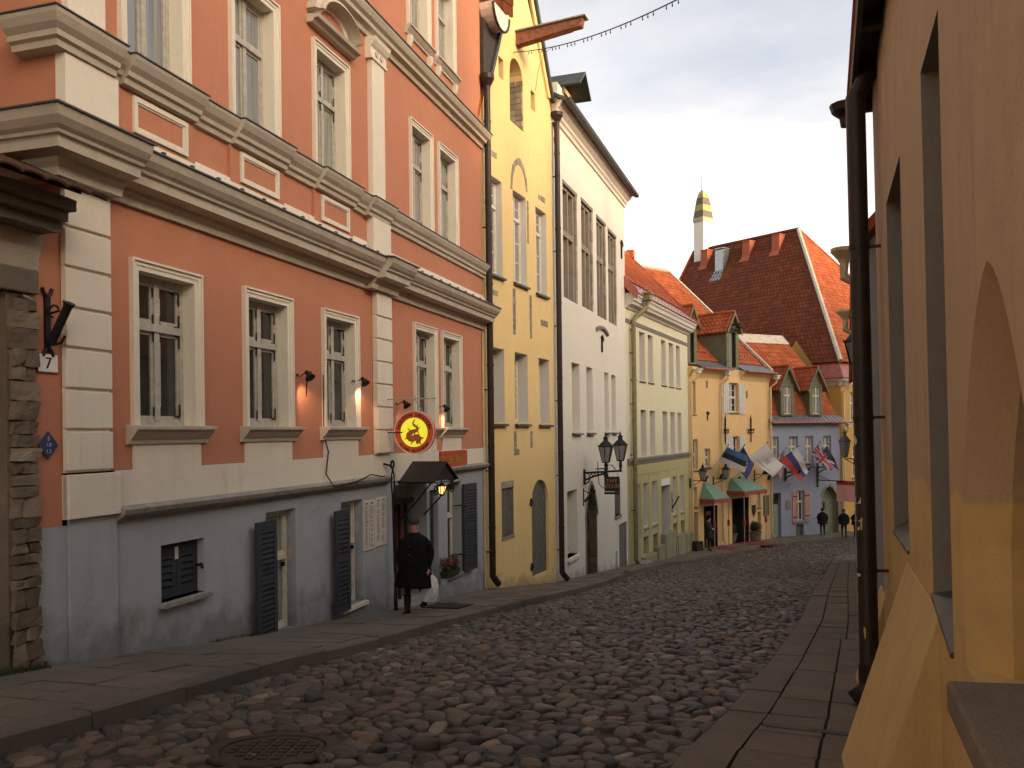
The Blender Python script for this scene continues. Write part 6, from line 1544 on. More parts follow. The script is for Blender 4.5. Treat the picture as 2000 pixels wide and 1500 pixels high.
# long red sign board with gold lettering
T = thing(CO, 'sign_board', 'long red signboard with gold lettering above the basement window', 'sign', 10.82, .03, -.55)
MB().box(-.83, .83, -.03, .0, -.19, .19).build('board', 'red_paint', T, bevel=.006)
lt = MB(); words(lt, 'GOLDEN DRAGON', .26, lambda x, y: (x*.74, -.034, y-.09), 0, .006); lt.build('lettering', 'gold', T)
# wall spotlights, lit
def spot(s, z, label, lit, arm=0):
    T = thing(CO, 'wall_spotlight', label, 'wall lamp', s, .0, z, 'small black wall spotlights')
    MB().lathe([(.0, .0), (.035, .0), (.035, .015), (0, .015)], (0, 0, 0), 8).build('base', 'iron', T)
    arm_ = MB().tube([(0.08, 0, -.02), (.08, -.05, .02), (.06, -.16, .04), (0, -.24, .03)], .009, 6)
    if arm: arm_.tube([(.25, 0, -.3), (.25, -.03, .0), (.18, -.10, .05), (.05, -.2, .05)], .01, 6)
    arm_.build('arm', 'iron', T)
    hd = MB().lathe([(.018, .07), (.03, .065), (.035, .0), (.075, -.05), (.08, -.065)], (0, 0, 0), 14)
    h = hd.build('lamp_head', 'iron', T); h.location = (-.02, -.20, .0); h.rotation_euler = (R_(-38), R_(12), 0)
    e = MB().lathe([(.0, -.055), (.066, -.055)], (0, 0, 0), 14).build('bulb', emit('lamp_glow_%d' % int(s*10), (1.0, .86, .62), 5 if lit else 3), h)
    ld = bpy.data.lights.new('spot', 'SPOT'); ld.energy = 20.0 if lit else 5.0; ld.color = (1.0, .62, .36); ld.spot_size = R_(80); ld.spot_blend = .8; ld.shadow_soft_size = .03
    lo = bpy.data.objects.new('spot', ld); COL.objects.link(lo); lo.parent = T; lo.location = (-.02, -.185, -.075); lo.rotation_euler = Vector((-.30, -.22, .40)).to_track_quat('Z', 'Y').to_euler()
spot(4.42, .90, 'black wall spotlight left of the third ground-floor window', True, 1)
spot(6.22, .91, 'black wall spotlight just left of the striped cream pilaster', True)
spot(7.92, .58, 'black wall spotlight above the round hanging sign', False)
spot(9.98, .56, 'black wall spotlight between the two right-hand windows', True)
# entrance canopy with scroll brackets and a lit lantern
T = thing(CO, 'door_canopy', 'black gabled sheet-metal canopy on scroll brackets over the entrance', 'canopy', 8.60, 0, -.52)
mb = MB(); slab_roof(mb, (-.66, 0.02, -.36), (-.66, -.74, -.36), (0, -.74, 0), (0, 0.02, 0), .025); slab_roof(mb, (.66, -.74, -.36), (.66, .02, -.36), (0, .02, 0), (0, -.74, 0), .025); mb.build('canopy_roof', 'black', T)
MB().prism([(-.60, -.36), (.60, -.36), (0, -.03)], -.70, -.68).build('canopy_gable', 'iron', T)
def scroll(cx, cy, cz, r, turns, sg, y=None, th=.014, a0=0.):
    pts = []
    for i in range(26):
        t = i/25; a = a0+sg*turns*2*math.pi*t; rr = r*(1-.78*t); pts.append((cx+rr*math.cos(a), cy, cz+rr*math.sin(a)))
    return pts
for sx in (-1, 1):
    mb = MB().tube(scroll(sx*.42, -.68, -.52, .13, 1.6, sx, a0=math.pi/2), .014, 6)
    mb.tube([(sx*.60, -.68, -.37), (sx*.42, -.68, -.39), (0, -.68, -.40)], .014, 6)
    mb.tube([(sx*.60, .0, -1.1), (sx*.60, -.30, -.80), (sx*.60, -.66, -.38)], .016, 6)
    mb.tube([(sx*.60, 0, -.38), (sx*.60, -.70, -.38)], .016, 6); mb.build('scroll_bracket', 'iron', T)
def lantern(T, c, h, w, lit=0, mat='iron', glass_mat=None, n=6):
    """tapered lantern with roof, finial and glass sides; c is the foot of the glass body"""
    x, y, z = c; r = w/2
    fr = MB()
    fr.lathe([(r*.45, -.02), (r*.55, 0), (r*.5, .02)], (x, y, z), n); fr.lathe([(r*1.02, h*.52), (r*1.14, h*.55), (r*.98, h*.58), (r*.6, h*.68), (r*.34, h*.73), (r*.30, h*.80), (r*.42, h*.82), (r*.26, h*.86), (r*.12, h*.9), (r*.10, h*.96), (0, h*1.02)], (x, y, z), n)
    for i in range(n):
        a = 2*math.pi*i/n; fr.tube([(x+r*.5*math.cos(a), y+r*.5*math.sin(a), z), (x+r*1.0*math.cos(a), y+r*1.0*math.sin(a), z+h*.53)], .012 if w < .5 else .016, 4)
        fr.tube([(x+r*1.1*math.cos(a), y+r*1.1*math.sin(a), z+h*.55), (x+r*1.18*math.cos(a), y+r*1.18*math.sin(a), z+h*.60)], [.014, .002], 4)
    f = fr.build('lantern_frame', mat, T)
    MB().lathe([(r*.47, .01), (r*.97, h*.52)], (x, y, z), n).build('lantern_glass', glass_mat or 'lantern_glass', f)
    return f
M['lantern_glass'] = glass('lantern_glass', (.20, .21, .20), (.30, .31, .30), .15)
M['lit_glass'] = emit('lit_lantern_glass', (1.0, .42, .10), 2.2)
T2 = thing(CO, 'hanging_lantern', 'small lit lantern glowing orange under the black canopy', 'lantern', 8.52, .66, -1.16)
lantern(T2, (0, 0, .0), .30, .17, 1, 'iron', 'lit_glass'); MB().tube([(0, 0, .28), (0, 0, .36)], .008, 5).build('hook', 'iron', T2)
MB().lathe([(0, .04), (.018, .06), (.02, .12), (0, .17)], (0, 0, 0), 8).build('flame_bulb', emit('flame', (1.0, .62, .22), 14), T2)
ld = bpy.data.lights.new('lantern_light', 'POINT'); ld.energy = 3.5; ld.color = (1.0, .55, .22); ld.shadow_soft_size = .05
lo = bpy.data.objects.new('lantern_light', ld); COL.objects.link(lo); lo.parent = T2; lo.location = (0, 0, .1)
# wrought-iron ornament like a great needle beside the entrance
T = thing(CO, 'iron_ornament', 'tall wrought-iron needle-shaped ornament standing beside the restaurant entrance', 'iron ornament', 7.50, .15, G(*CO.W(7.5, .15, 0)[:2]))
z0 = T.location.z; f = lambda z: z-z0
mb = MB().tube([(-.10+.06*math.cos(2*math.pi*i/12), 0, f(-.54)+.07*math.sin(2*math.pi*i/12)) for i in range(13)], .020, 6)
mb.tube([(-.22, .12, f(-.52)), (-.16, .03, f(-.55)), (-.10, .0, f(-.6))], .02, 6)
for sg in (-1, 1): mb.tube([(-.09, 0, f(-.62)), (-.09+sg*.05, 0, f(-.72)), (-.09+sg*.062, 0, f(-.9)), (-.09+sg*.03, 0, f(-1.1)), (-.08+sg*.022, 0, f(-1.4)), (-.05+sg*.02, 0, f(-2.5))], .016, 6)
mb.tube([(-.14, -.02, f(-2.12)), (-.12, -.06, f(-2.2)), (-.05, -.06, f(-2.18)), (.02, -.05, f(-2.1)), (.05, -.02, f(-2.16))], .014, 6)
mb.tube([(-.05, 0, f(-2.4)), (-.06, -.02, f(-2.62)), (-.13, -.05, f(-2.8)), (-.14, -.05, f(-2.98)), (-.06, -.02, f(-3.15)), (.06, 0, f(-3.26)), (.16, .02, f(-3.30))], [.018, .03, .035, .035, .035, .034, .03], 8)
mb.build('ironwork', 'iron', T)
# menu boards
for k, (s, z, lb) in enumerate(((6.73, -1.55, 'left of two printed menu sheets on the blue-grey basement wall'), (7.19, -1.53, 'right of two printed menu sheets on the blue-grey basement wall'))):
    T = thing(CO, 'menu_board', lb, 'menu', s, .0, z)
    MB().box(-.225, .225, -.02, .0, -.44, .42).build('sheet', 'paper', T)
    pr = MB(); r = random.Random(k)
    for c in range(2):
        x0 = -.19+c*.2
        pr.box(x0+.02, x0+.13, -.0215, -.0205, .35, .375)
        z = .31
        while z > -.40:
            if r.random() > .12:
                w = r.uniform(.07, .13); pr.box(x0, x0+w, -.0215, -.0205, z, z+.008)
                pr.box(x0+.15, x0+.172, -.0215, -.0205, z, z+.008)
            z -= .018
    pr.build('print', 'door_grey', T)['kind'] = 'stuff'
# house number, hydrant marker, flag holder beside the gate
T = thing(CO, 'house_number', 'small white house number plate with a 7', 'number plate', -.17, .01, .735)
MB().box(-.115, .115, -.012, 0, -.085, .085).build('plate', 'white_paint', T); MB().box(-.12, .12, -.008, .002, -.095, -.085).box(-.12, .12, -.008, .002, .085, .095).box(-.125, -.115, -.008, .002, -.095, .095).box(.115, .125, -.008, .002, -.095, .095).build('plate_frame', 'timber', T)
lt = MB(); words(lt, '7', .16, lambda x, y: (x, -.014, y-.055), 0, .003); lt.build('numeral', 'black', T)
T = thing(CO, 'hydrant_marker', 'small blue diamond-shaped marker sign low on the coral wall', 'marker sign', -.18, .012, -.06)
M['marker_blue'] = simple('marker_blue', (.03, .05, .14), .4, vary=.05)
MB().prism([(0, -.135), (.12, 0), (0, .135), (-.12, 0)], -.012, 0).build('plate', 'marker_blue', T)
lt = MB()
for tx, z, sz in (('S', .045, .06), ('1.8', -.012, .05), ('1.3', -.075, .05)): words(lt, tx, sz, lambda x, y, z=z: (x, -.014, y+z), 0, .001)
lt.build('lettering', 'white_paint', T)
T = thing(CO, 'flag_holder', 'black wrought-iron flag holder beside the coral townhouse corner', 'flag holder', -.17, .0, 1.13)
mb = MB().box(-.03, .03, -.03, 0, -.26, .26)
for sg in (-1, 1):
    for sx in (-1, 1): mb.tube([(0, -.02, sg*.24), (sx*.04, -.02, sg*.28), (sx*.06, -.02, sg*.33)], .018, 6)
mb.tube([(0, -.03, -.17), (.02, -.06, -.22), (.05, -.13, -.20), (.06, -.17, -.13)], .014, 6); mb.tube([(0, -.03, .08)]+[(.0, -.10+.06*math.cos(a), .10+.06*math.sin(a)) for a in [3.1-.55*i for i in range(9)]], .011, 6)
mb.build('bracket', 'iron', T)
MB().tube([(0, -.06, -.20), (0, -.26, .13), (0, -.28, .17)], [.042, .042, .055], 12).tube([(0, -.275, .165), (0, -.28, .175)], [.06, .06], 12).build('socket', 'iron', T)
# flowers in the basement window, door mat
def bouquet(s, out, z, label, w, h, seed):
    T = thing(CO, 'flower_box', label, 'flower pot', s, out, z)
    MB().hexa([(-w*.42, -.07, 0), (w*.42, -.07, 0), (w*.42, .07, 0), (-w*.42, .07, 0)], [(-w*.5, -.09, .14), (w*.5, -.09, .14), (w*.5, .09, .14), (-w*.5, .09, .14)]).build('pot', 'darkwood', T)
    r = random.Random(seed); fl, st = MB(), MB()
    for i in range(150):
        x, y = r.gauss(0, w*.3), r.gauss(0, .07); zt = .14+h*r.uniform(.25, 1)*(1-min(.7, (abs(x)/w)**2)); st.tube([(x*.5, y*.5, .1), (x, y, zt)], .003, 3)
        q = .022*r.uniform(.6, 1.4); a = r.uniform(0, 3)
        fl.add([(x-q*math.cos(a), y-q*math.sin(a), zt-q), (x+q*math.cos(a), y+q*math.sin(a), zt-q*.4), (x+q*.5, y, zt+q), (x-q*.6, y, zt+q*.7)], [(0, 1, 2, 3)], 0)
    st.build('stem', 'grass', T)['kind'] = 'stuff'; fl.build('blossoms', 'dried_pink', T)['kind'] = 'stuff'
M['dried_pink'] = simple('dried_pink_blossom', (.26, .085, .075), .8, vary=.4, scale=30)
bouquet(10.72, .02, -3.09, 'dried pink flowers in a box on the basement window sill', .55, .34, 1); bouquet(9.98, .16, -3.02, 'dried pink flowers beside the pier next to the entrance', .26, .30, 2)
g0 = Vector((-1.30, 16.15)); T = empty('door_mat', (g0.x, g0.y, G(g0.x, g0.y)+.012), math.pi/2-CO.a, 'dark rectangular door mat on the pavement by the entrance', 'door mat')
mb = MB(); q = [(-.45, -.42), (.45, -.42), (.45, .30), (-.45, .30)]
zz = [G(*(Vector((g0.x, g0.y))+Vector((x*CO.d[0]-y*CO.n[0], x*CO.d[1]-y*CO.n[1]))))-G(g0.x, g0.y) for x, y in q]
mb.hexa([(x, y, z-.01) for (x, y), z in zip(q, zz)], [(x, y, z+.012) for (x, y), z in zip(q, zz)]); mb.build('mat', 'iron_dark', T)
# ---------------------------------------------------------------- twin lantern and club sign on the white house
T = thing(WH, 'twin_lantern', 'black cast-iron bracket with two street lanterns on the white house', 'street lantern', 3.50, 0, -1.40)
mb = MB().box(-.06, .06, -.06, 0, -.38, .14)
mb.tube([(0, -.04, .02), (0, -1.30, .10)], .035, 8).tube([(0, -.04, -.22), (0, -.35, -.10), (0, -.78, .02)], .03, 8).tube([(0, -.05, -.34), (0, -.16, -.30), (0, -.22, -.18)], .025, 6)
for k in range(5): y = -.15-k*.12; mb.tube([(0, y, .0), (0, y-.06, -.13+k*.03)], .016, 5); mb.tube([(0, y-.06, -.13+k*.03), (0, y-.12, .02)], .016, 5)
mb.tube([(0, -.42, .16), (0, -.80, .17)], .022, 6).tube([(0, -.50, .42), (0, -.50, -.05), (0, -.54, -.35), (0, -.66, -.5), (0, -.75, -.4), (0, -.78, -.1)], .014, 5)
mb.tube([(0, -.78, .05), (0, -.85, .30), (0, -1.0, .28), (0, -1.1, .14)], .016, 6)
mb.lathe([(.06, -.12), (.09, -.05), (.06, .02), (.05, .1), (.08, .16), (.05, .22), (.07, .3), (.04, .36)], (0, -.78, .0), 10); mb.lathe([(.05, .0), (.04, .12), (.06, .2), (.04, .35), (.07, .40)], (0, -1.28, .06), 10)
mb.build('bracket', 'iron', T)
lantern(T, (0, -.78, .38), 1.0, .50); lantern(T, (0, -1.28, .44), .98, .48)
T = thing(WH, 'club_sign', 'small black hanging sign with orange lettering under the twin lantern', 'sign', 3.50, .98, -1.80)
MB().box(-.025, .025, -.26, .26, -.20, .30).build('board', 'black', T, bevel=.006); MB().box(-.028, .028, -.26, .26, -.30, -.22).build('strip', 'iron_dark', T)
MB().tube([(0, -.2, .3), (0, -.2, .42)], .008, 5).tube([(0, .2, .3), (0, .2, .4)], .008, 5).build('hanger', 'iron', T)
M['sign_orange'] = simple('sign_orange', (.55, .20, .05), .5)
lt = MB()
for tx, z, sz in (('TAFF', .10, .17), ('CLUB', -.08, .20)): words(lt, tx, sz, lambda x, y, z=z: (-.0275, -x, y+z), 0, .003)
words(lt, 'I N F O   C L U B', .045, lambda x, y: (-.0295, -x, y-.275), 0) if False else None
for i in range(5):
    a = math.pi/2+2*math.pi*i/5; lt.add([(-.0280, .17-.035*math.cos(a), -.015+.035*math.sin(a)), (-.0280, .17-.015*math.cos(a+.6), -.015+.015*math.sin(a+.6)), (-.0280, .17, -.015), (-.0280, .17-.015*math.cos(a-.6), -.015+.015*math.sin(a-.6))], [(0, 1, 2, 3)])
lt.build('lettering', 'sign_orange', T)
T = thing(WH, 'flag_holder', 'black flag holder left of the pointed white-house doorway', 'flag holder', 3.40, 0, -2.2)
MB().box(-.03, .03, -.03, 0, -.3, .3).tube([(0, -.05, -.15), (0, -.42, .25)], .04, 8).tube([(0, -.03, .22), (0, -.2, .15), (0, -.25, .05)], .015, 6).build('bracket', 'iron', T)
# ---------------------------------------------------------------- cream house: canopies, lanterns, planters, carpets
def canopy(s0, s1, out, zt, zb, top0, top1, label, name='entrance_canopy'):
    T = thing(CR, name, label, 'canopy', (s0+s1)/2, 0, zb); c = (s0+s1)/2; h = zt-zb
    a, b, t0, t1 = s0-c, s1-c, top0-c, top1-c
    M_ = MB(); M_.add([(a, 0, 0), (a, -out, 0), (b, -out, 0), (b, 0, 0), (t0, -.05, h), (t1, -.05, h)], [(0, 4, 1), (1, 4, 5, 2), (2, 5, 3), (0, 1, 2, 3), (0, 3, 5, 4)]); M_.build('canopy_roof', 'canopy_green', T)
    st = MB()
    for k in range(1, 8):
        q = k/8; x0, x1 = a+(b-a)*q, t0+(t1-t0)*q
        st.hexa([(x0-.02, -out, .012), (x0+.02, -out, .012), (x1+.02, -.05, h+.012), (x1-.02, -.05, h+.012)], [(x0-.02, -out, .03), (x0+.02, -out, .03), (x1+.02, -.05, h+.03), (x1-.02, -.05, h+.03)])
    st.build('seam', 'canopy_light', T)['kind'] = 'stuff'
    va = MB()
    def scal(P, L):
        n = max(3, int(L/.22))
        for i in range(n):
            u0, u1 = i/n, (i+1)/n; um = (u0+u1)/2
            pts = [P(u0, -.0), P(u1, .0), P(u1, -.14), P(um+.25/n, -.24), P(um, -.27), P(um-.25/n, -.24), P(u0, -.14)]
            va.add(pts, [tuple(range(7))])
    scal(lambda u, z: (a+(b-a)*u, -out-.01, z), b-a); scal(lambda u, z: (a-.01, -out*u, z), out); scal(lambda u, z: (b+.01, -out*u, z), out)
    va.build('valance', 'canopy_red', T, solid=.012)
    zg = G(*CR.W(c, out, 0)[:2])-zb
    for x in (a+.06, b-.06):
        MB().tube([(x, -out+.06, -.05), (x, -out+.06, zg)], .026, 8).build('post', 'post_white', T)
        MB().box(x-.055, x+.055, -out+.005, -out+.115, zg+1.2, zg+1.55).build('post_band', 'canopy_red', T)
    return T
M['canopy_green'] = simple('canopy_green', (.15, .30, .235), .7, vary=.1, scale=3); M['canopy_light'] = simple('canopy_pale_green', (.30, .42, .34), .7, vary=.1)
M['canopy_red'] = simple('canopy_red', (.30, .055, .04), .75, vary=.15); M['post_white'] = simple('post_cream', (.34, .27, .20), .6)
canopy(.92, 2.45, 1.0, -2.93, -3.78, 1.30, 1.95, 'smaller green canopy with red scalloped edge over the left entrance')
canopy(3.70, 6.15, 1.15, -2.74, -3.48, 4.10, 5.45, 'larger green striped canopy with red scalloped edge over the right entrance')
for s, lb in ((.06, 'wall lantern on a bracket, leftmost on the cream house'), (2.30, 'wall lantern on a bracket between the two green canopies')):
    T = thing(CR, 'wall_lantern', lb, 'wall lantern', s, 0, -2.85, 'wall lanterns on the cream house')
    MB().box(-.04, .04, -.04, 0, -.3, .25).tube([(0, -.02, .12), (0, -.9, .14)], .022, 6).tube([(0, -.02, -.2), (0, -.4, -.05), (0, -.75, .12)], .018, 6).build('bracket', 'iron', T)
    lantern(T, (0, -.85, .16), .95, .46)
T = thing(CR, 'wall_lantern', 'dark cone-shaped wall lamp on a bracket under the white flag', 'wall lantern', 6.66, 0, -2.75, 'wall lanterns on the cream house')
MB().box(-.04, .04, -.04, 0, -.35, .35).tube([(0, -.02, .1), (0, -.7, .12)], .022, 6).tube([(0, -.02, -.25), (0, -.3, -.1), (0, -.62, .1)], .016, 6).build('bracket', 'iron', T)
MB().lathe([(.24, .0), (.12, .14), (.05, .3), (.02, .42)], (0, -.75, .12), 10).build('shade', 'iron', T)
def planter(X, Y, label, r=.46):
    z = G(X, Y); T = empty('planter', (X, Y, z), 0, label, 'planter', 'clipped bushes in pots by the hotel entrance')
    MB().lathe([(.30, 0), (.36, .08), (.42, .45), (.46, .5), (.46, .56), (.40, .56), (.38, .5)], (0, 0, 0), 14).build('pot', 'mossstone', T)
    rr = random.Random(int(X*10)); lf = MB()
    for i in range(1500):
        v = Vector((rr.gauss(0, 1), rr.gauss(0, 1), rr.gauss(0, .8))).normalized()*r*rr.uniform(.72, 1.06); v.z *= .82; c = v+Vector((0, 0, .56+r*.62)); q = .028
        a = Vector((rr.gauss(0, 1), rr.gauss(0, 1), rr.gauss(0, 1))).normalized(); b = v.cross(a).normalized()
        lf.add([c-a*q, c+b*q*.5, c+a*q, c-b*q*.5], [(0, 1, 2, 3)])
    lf.build('foliage', 'bush', T)['kind'] = 'stuff'
    MB().lathe([(0, -.7*r*.8), (r*.5, -.5*r), (r*.72, 0), (r*.5, .5*r), (0, .7*r)], (0, 0, .56+r*.62), 10).build('bush_core', 'bush', T)
M['bush'] = simple('bush_green', (.028, .036, .016), .8, vary=.45, scale=14)
planter(12.85, 50.75, 'clipped round bush in a stone pot, left of the red carpet'); planter(14.55, 51.65, 'clipped round bush in a stone pot, right of the red carpet')
def ground_quad(name, label, cat, pts, th, mat):
    c = Vector((sum(p[0] for p in pts)/4, sum(p[1] for p in pts)/4)); z0 = G(c.x, c.y)
    T = empty(name, (c.x, c.y, z0), 0, label, cat)
    MB().hexa([(x-c.x, y-c.y, G(x, y)-z0-.01) for x, y in pts], [(x-c.x, y-c.y, G(x, y)-z0+th) for x, y in pts]).build('cloth', mat, T); return T
M['carpet'] = simple('red_carpet', (.22, .03, .028), .95, vary=.2)
pw = lambda s, o: tuple(CR.W(s, o, 0)[:2])
ground_quad('carpet', 'red carpet in front of the larger entrance between the planters', 'carpet', [pw(4.5, .1), pw(4.5, 2.0), pw(6.0, 2.0), pw(6.0, .1)][::1], .015, 'carpet')
ground_quad('carpet', 'red carpet in front of the smaller entrance behind the doorman', 'carpet', [pw(1.4, .1), pw(1.4, 1.7), pw(2.6, 1.7), pw(2.6, .1)], .015, 'carpet')
T = empty('crate', (10.0, 46.75, G(10.0, 46.75)), R_(43), 'dark wooden crate standing beside the doorman', 'crate')
MB().box(-.3, .3, -.25, .25, 0, .5).build('box', 'darkwood', T, bevel=.02); 
for z in (.06, .22, .38): MB().box(-.315, .315, -.265, -.25, z, z+.11).build('slat', 'timber' if False else 'darkwood', T); MB().box(-.315, -.30, -.265, .25, z, z+.11).build('slat', 'darkwood', T)
# notice frames
T = thing(CR, 'notice_frame', 'framed notice on the cream house right of the larger canopy', 'notice', 7.95, 0, -4.6)
MB().box(-.32, .32, -.04, 0, -.65, .6).build('frame', 'door_grey', T, bevel=.01); MB().box(-.26, .26, -.05, -.04, -.58, .54).build('sheet', 'greenwood', T)
T = thing(CR, 'shield_sign', 'small dark shield-shaped sign beside the larger entrance', 'sign', 6.5, .05, -4.85); MB().prism([(-.16, .35), (-.16, -.05), (0, -.35), (.16, -.05), (.16, .35)], -.03, 0).build('shield', 'iron', T)
# ---------------------------------------------------------------- flags
def flag(H, name, label, base, corners, colour, mats, nu=18, nv=12, wav=.10, emb=None):
    """cloth hung from a slanting pole: corners hoist-top, hoist-bottom, fly-top, fly-bottom as (s, out, z)"""
    ht, hb, ft, fb = [H.W(*c) for c in corners]; B = H.W(*base)
    T = empty(name, B, 0, label, 'flag', 'flags hung on slanting poles over the hotel')
    r = random.Random(len(label)); ph = r.uniform(0, 6); nrm = (ft-ht).cross(hb-ht).normalized()
    def P(u, v):
        p = ht.lerp(ft, u).lerp(hb.lerp(fb, u), v); sag = math.sin(math.pi*u)*.06
        return p-B+nrm*wav*u**.6*math.sin(u*7.5+v*1.6+ph)+Vector((0, 0, -sag*(1-v)))
    mb = MB(); mb.grid(P, nu, nv, colour); mb.build('cloth', mats, T, smooth=True)
    d = (ht-hb).normalized(); tip = ht-B+d*.12
    MB().tube([(0, 0, 0), tip], .025, 6).build('pole', 'frame_grey', T); MB().lathe([(0, -.05), (.045, 0), (0, .06)], tip, 8).build('finial', 'iron', T)
    dirn = tip.normalized(); MB().tube([-dirn*.15, dirn*.25], .05, 8).box(-.05, .05, -.05, .05, -.15, .1).build('socket', 'iron', T)
M['f_blue'] = simple('flag_mid_blue', (.035, .13, .30), .8, vary=.05); M['f_black'] = simple('flag_black', (.012, .012, .014), .8); M['f_white'] = simple('flag_white', (.52, .49, .47), .8, vary=.05)
M['f_navy'] = simple('flag_navy', (.03, .04, .15), .8, vary=.08); M['f_red'] = simple('flag_red', (.42, .035, .03), .8, vary=.05); M['f_gold'] = simple('flag_gold', (.55, .40, .05), .8)
M['f_green'] = simple('flag_dark_green', (.015, .022, .02), .8)
def pole_hoist(b, t, k): return tuple(b[i]+(t[i]-b[i])*k for i in range(3))
# tricolour blue-black-white
b, t = (1.36, .15, -2.72), (1.85, 1.25, -.88)
flag(CR, 'flag', 'blue, black and white striped flag on the cream house', b, (t, pole_hoist(b, t, .56), (3.62, 1.3, -1.33), (3.78, 1.2, -2.45)), lambda u, v: 0 if v < .34 else 1 if v < .67 else 2, ['f_blue', 'f_black', 'f_white'])
b, t = (2.9, .15, -2.6), (3.16, 1.45, -.90)
def eu(u, v):
    x, y = (u-.5)*1.5, v-.5; a = math.atan2(y, x); rr = math.hypot(x, y)
    k = round(a/(math.pi/6))*(math.pi/6); return 1 if math.hypot(x-.33*math.cos(k), y-.33*math.sin(k)) < .055 else 0
flag(CR, 'flag', 'dark blue flag with a ring of gold stars, behind the striped one', b, (t, pole_hoist(b, t, .55), (4.55, 1.25, -1.9), (3.72, 1.25, -2.78)), eu, ['f_navy', 'f_gold'], 36, 24)
b, t = (4.6, .15, -2.9), (5.95, 1.25, -.78)
def crest(u, v): return 1 if (abs(u-.52) < .10 and .34 < v < .60 and int(u*60+v*40) % 3 == 0) or (.24 < u < .8 and .80 < v < .83) else 0
flag(CR, 'flag', 'off-white flag with a small grey crest between the two houses', b, (t, (4.45, .95, -1.52), (7.85, 1.2, -2.08), (6.66, 1.2, -2.78)), crest, ['f_white', 'greytrim'], 40, 26)
b, t = (-.25, .15, -2.9), (.22, 1.0, -1.20)
def us(u, v): return (2 if (int(u*18) % 2 and int(v*14) % 2) else 0) if (u < .42 and v < .54) else (1 if int(v*13) % 2 == 0 else 2)
flag(BL, 'flag', 'red and white striped flag with a blue starred canton, hanging narrow', b, (t, (-.22, .7, -1.85), (.30, .75, -2.35), (.05, .8, -3.35)), us, ['f_navy', 'f_red', 'f_white'], 26, 26)
b, t = (-.5, .15, -2.9) if False else (.1, .15, -2.7), (1.04, 1.25, -1.05)
flag(BL, 'flag', 'white, blue and red striped flag in front of the blue house', b, (t, (-.12, .95, -1.80), (2.06, 1.2, -2.60), (1.30, 1.2, -3.12)), lambda u, v: 0 if v < .34 else 1 if v < .67 else 2, ['f_white', 'f_navy', 'f_red'])
b, t = (1.9, .15, -2.55), (2.82, 1.3, -.86)
def uk(u, v):
    x, y = u*2-1, v*2-1
    if abs(x) < .12 or abs(y) < .18: return 1
    if abs(x) < .2 or abs(y) < .31: return 2
    d = abs(abs(x)-abs(y)); return 1 if d < .07 else 2 if d < .2 else 0
flag(BL, 'flag', 'blue flag with red and white crosses in front of the blue house', b, (t, (2.28, 1.15, -1.50), (4.17, 1.25, -2.12), (3.70, 1.25, -2.66)), uk, ['f_navy', 'f_red', 'f_white'], 44, 28)
b, t = (3.0, .15, -2.6), (3.84, 1.0, -1.0)
def bk(u, v): return 0 if v < .62 else (2 if (u-.5)**2*2+(v-.74)**2 < .01 else 1)
flag(BL, 'flag', 'black and red flag at the right end of the flag row', b, (t, (3.2, .95, -1.62), (5.0, 1.0, -2.62), (4.35, 1.0, -2.45)), bk, ['f_green', 'f_red', 'f_gold'])
# lamp brackets on the blue house and the pink banner
for s, z, lb in ((1.25, -2.78, 'black wall bracket left on the blue house below the flags'), (4.02, -2.55, 'black wall bracket right on the blue house beside the arched door')):
    T = thing(BL, 'lamp_bracket', lb, 'lamp bracket', s, 0, z, 'iron brackets on the blue house')
    MB().box(-.06, .06, -.06, 0, -.42, .42).tube([(0, -.03, .15), (0, -1.25, .18)], .05, 6).tube([(0, -.03, -.25), (0, -.4, -.05), (0, -.9, .14)], .035, 6).tube([(0, -1.2, .18), (0, -1.25, .35)], .06, 6).build('bracket', 'iron', T)
T = thing(BL, 'banner', 'pink cloth banner hanging from a long rod at the street bend', 'banner', 4.0, 0, -3.22)
MB().tube([(0, 0, 0), (0, -3.4, .02)], .035, 6).box(-.06, .06, -.05, 0, -.45, .35).tube([(0, -.05, .3), (0, -1.0, .02)], .02, 5).build('rod', 'iron', T)
mb = MB(); mb.grid(lambda u, v: (.03*math.sin(u*9), -1.55-1.85*u, -.02-1.22*v), 12, 6, lambda u, v: 1 if v < .12 else 0); M['banner_pink'] = simple('faded_pink_cloth', (.78, .40, .34), .85, vary=.08); mb.build('cloth', ['banner_pink', 'f_red'], T, smooth=True)
T = thing(BL, 'wall_lamp', 'small bowl-shaped lamp on the blue house below the flags', 'wall lamp', 3.30, 0, -2.35); MB().tube([(0, 0, .12), (0, -.25, .15)], .02, 6).lathe([(.16, -.03), (.2, .04), (.06, .12), (.02, .2)], (0, -.28, -.02), 10).build('lamp', 'greytrim', T)
# lanterns on the right-hand neighbour
def right_lantern(y, z, out, h, w, label, mat='iron'):
    x = (38.0-y)/math.cos(R_(21.45)); T = thing(NB, 'wall_lantern', label, 'wall lantern', x, 0, z, 'bracket lanterns on the right-hand row')
    MB().box(-.04, .04, -.04, 0, -.3, .2).tube([(0, -.02, -.05), (0, -out, -.06), (0, -out, .02)], .024, 6).tube([(0, -.02, -.28), (0, -out*.5, -.18), (0, -out*.9, -.07)], .018, 6).build('bracket', 'iron', T)
    lantern(T, (0, -out, .02), h, w, 0, mat)
right_lantern(13.0, .98, .13, .62, .34, 'dark lantern half hidden behind the near drainpipe'); right_lantern(35.0, -1.15, .38, 1.2, .48, 'far grey street lantern seen against the ochre house', 'door_grey')
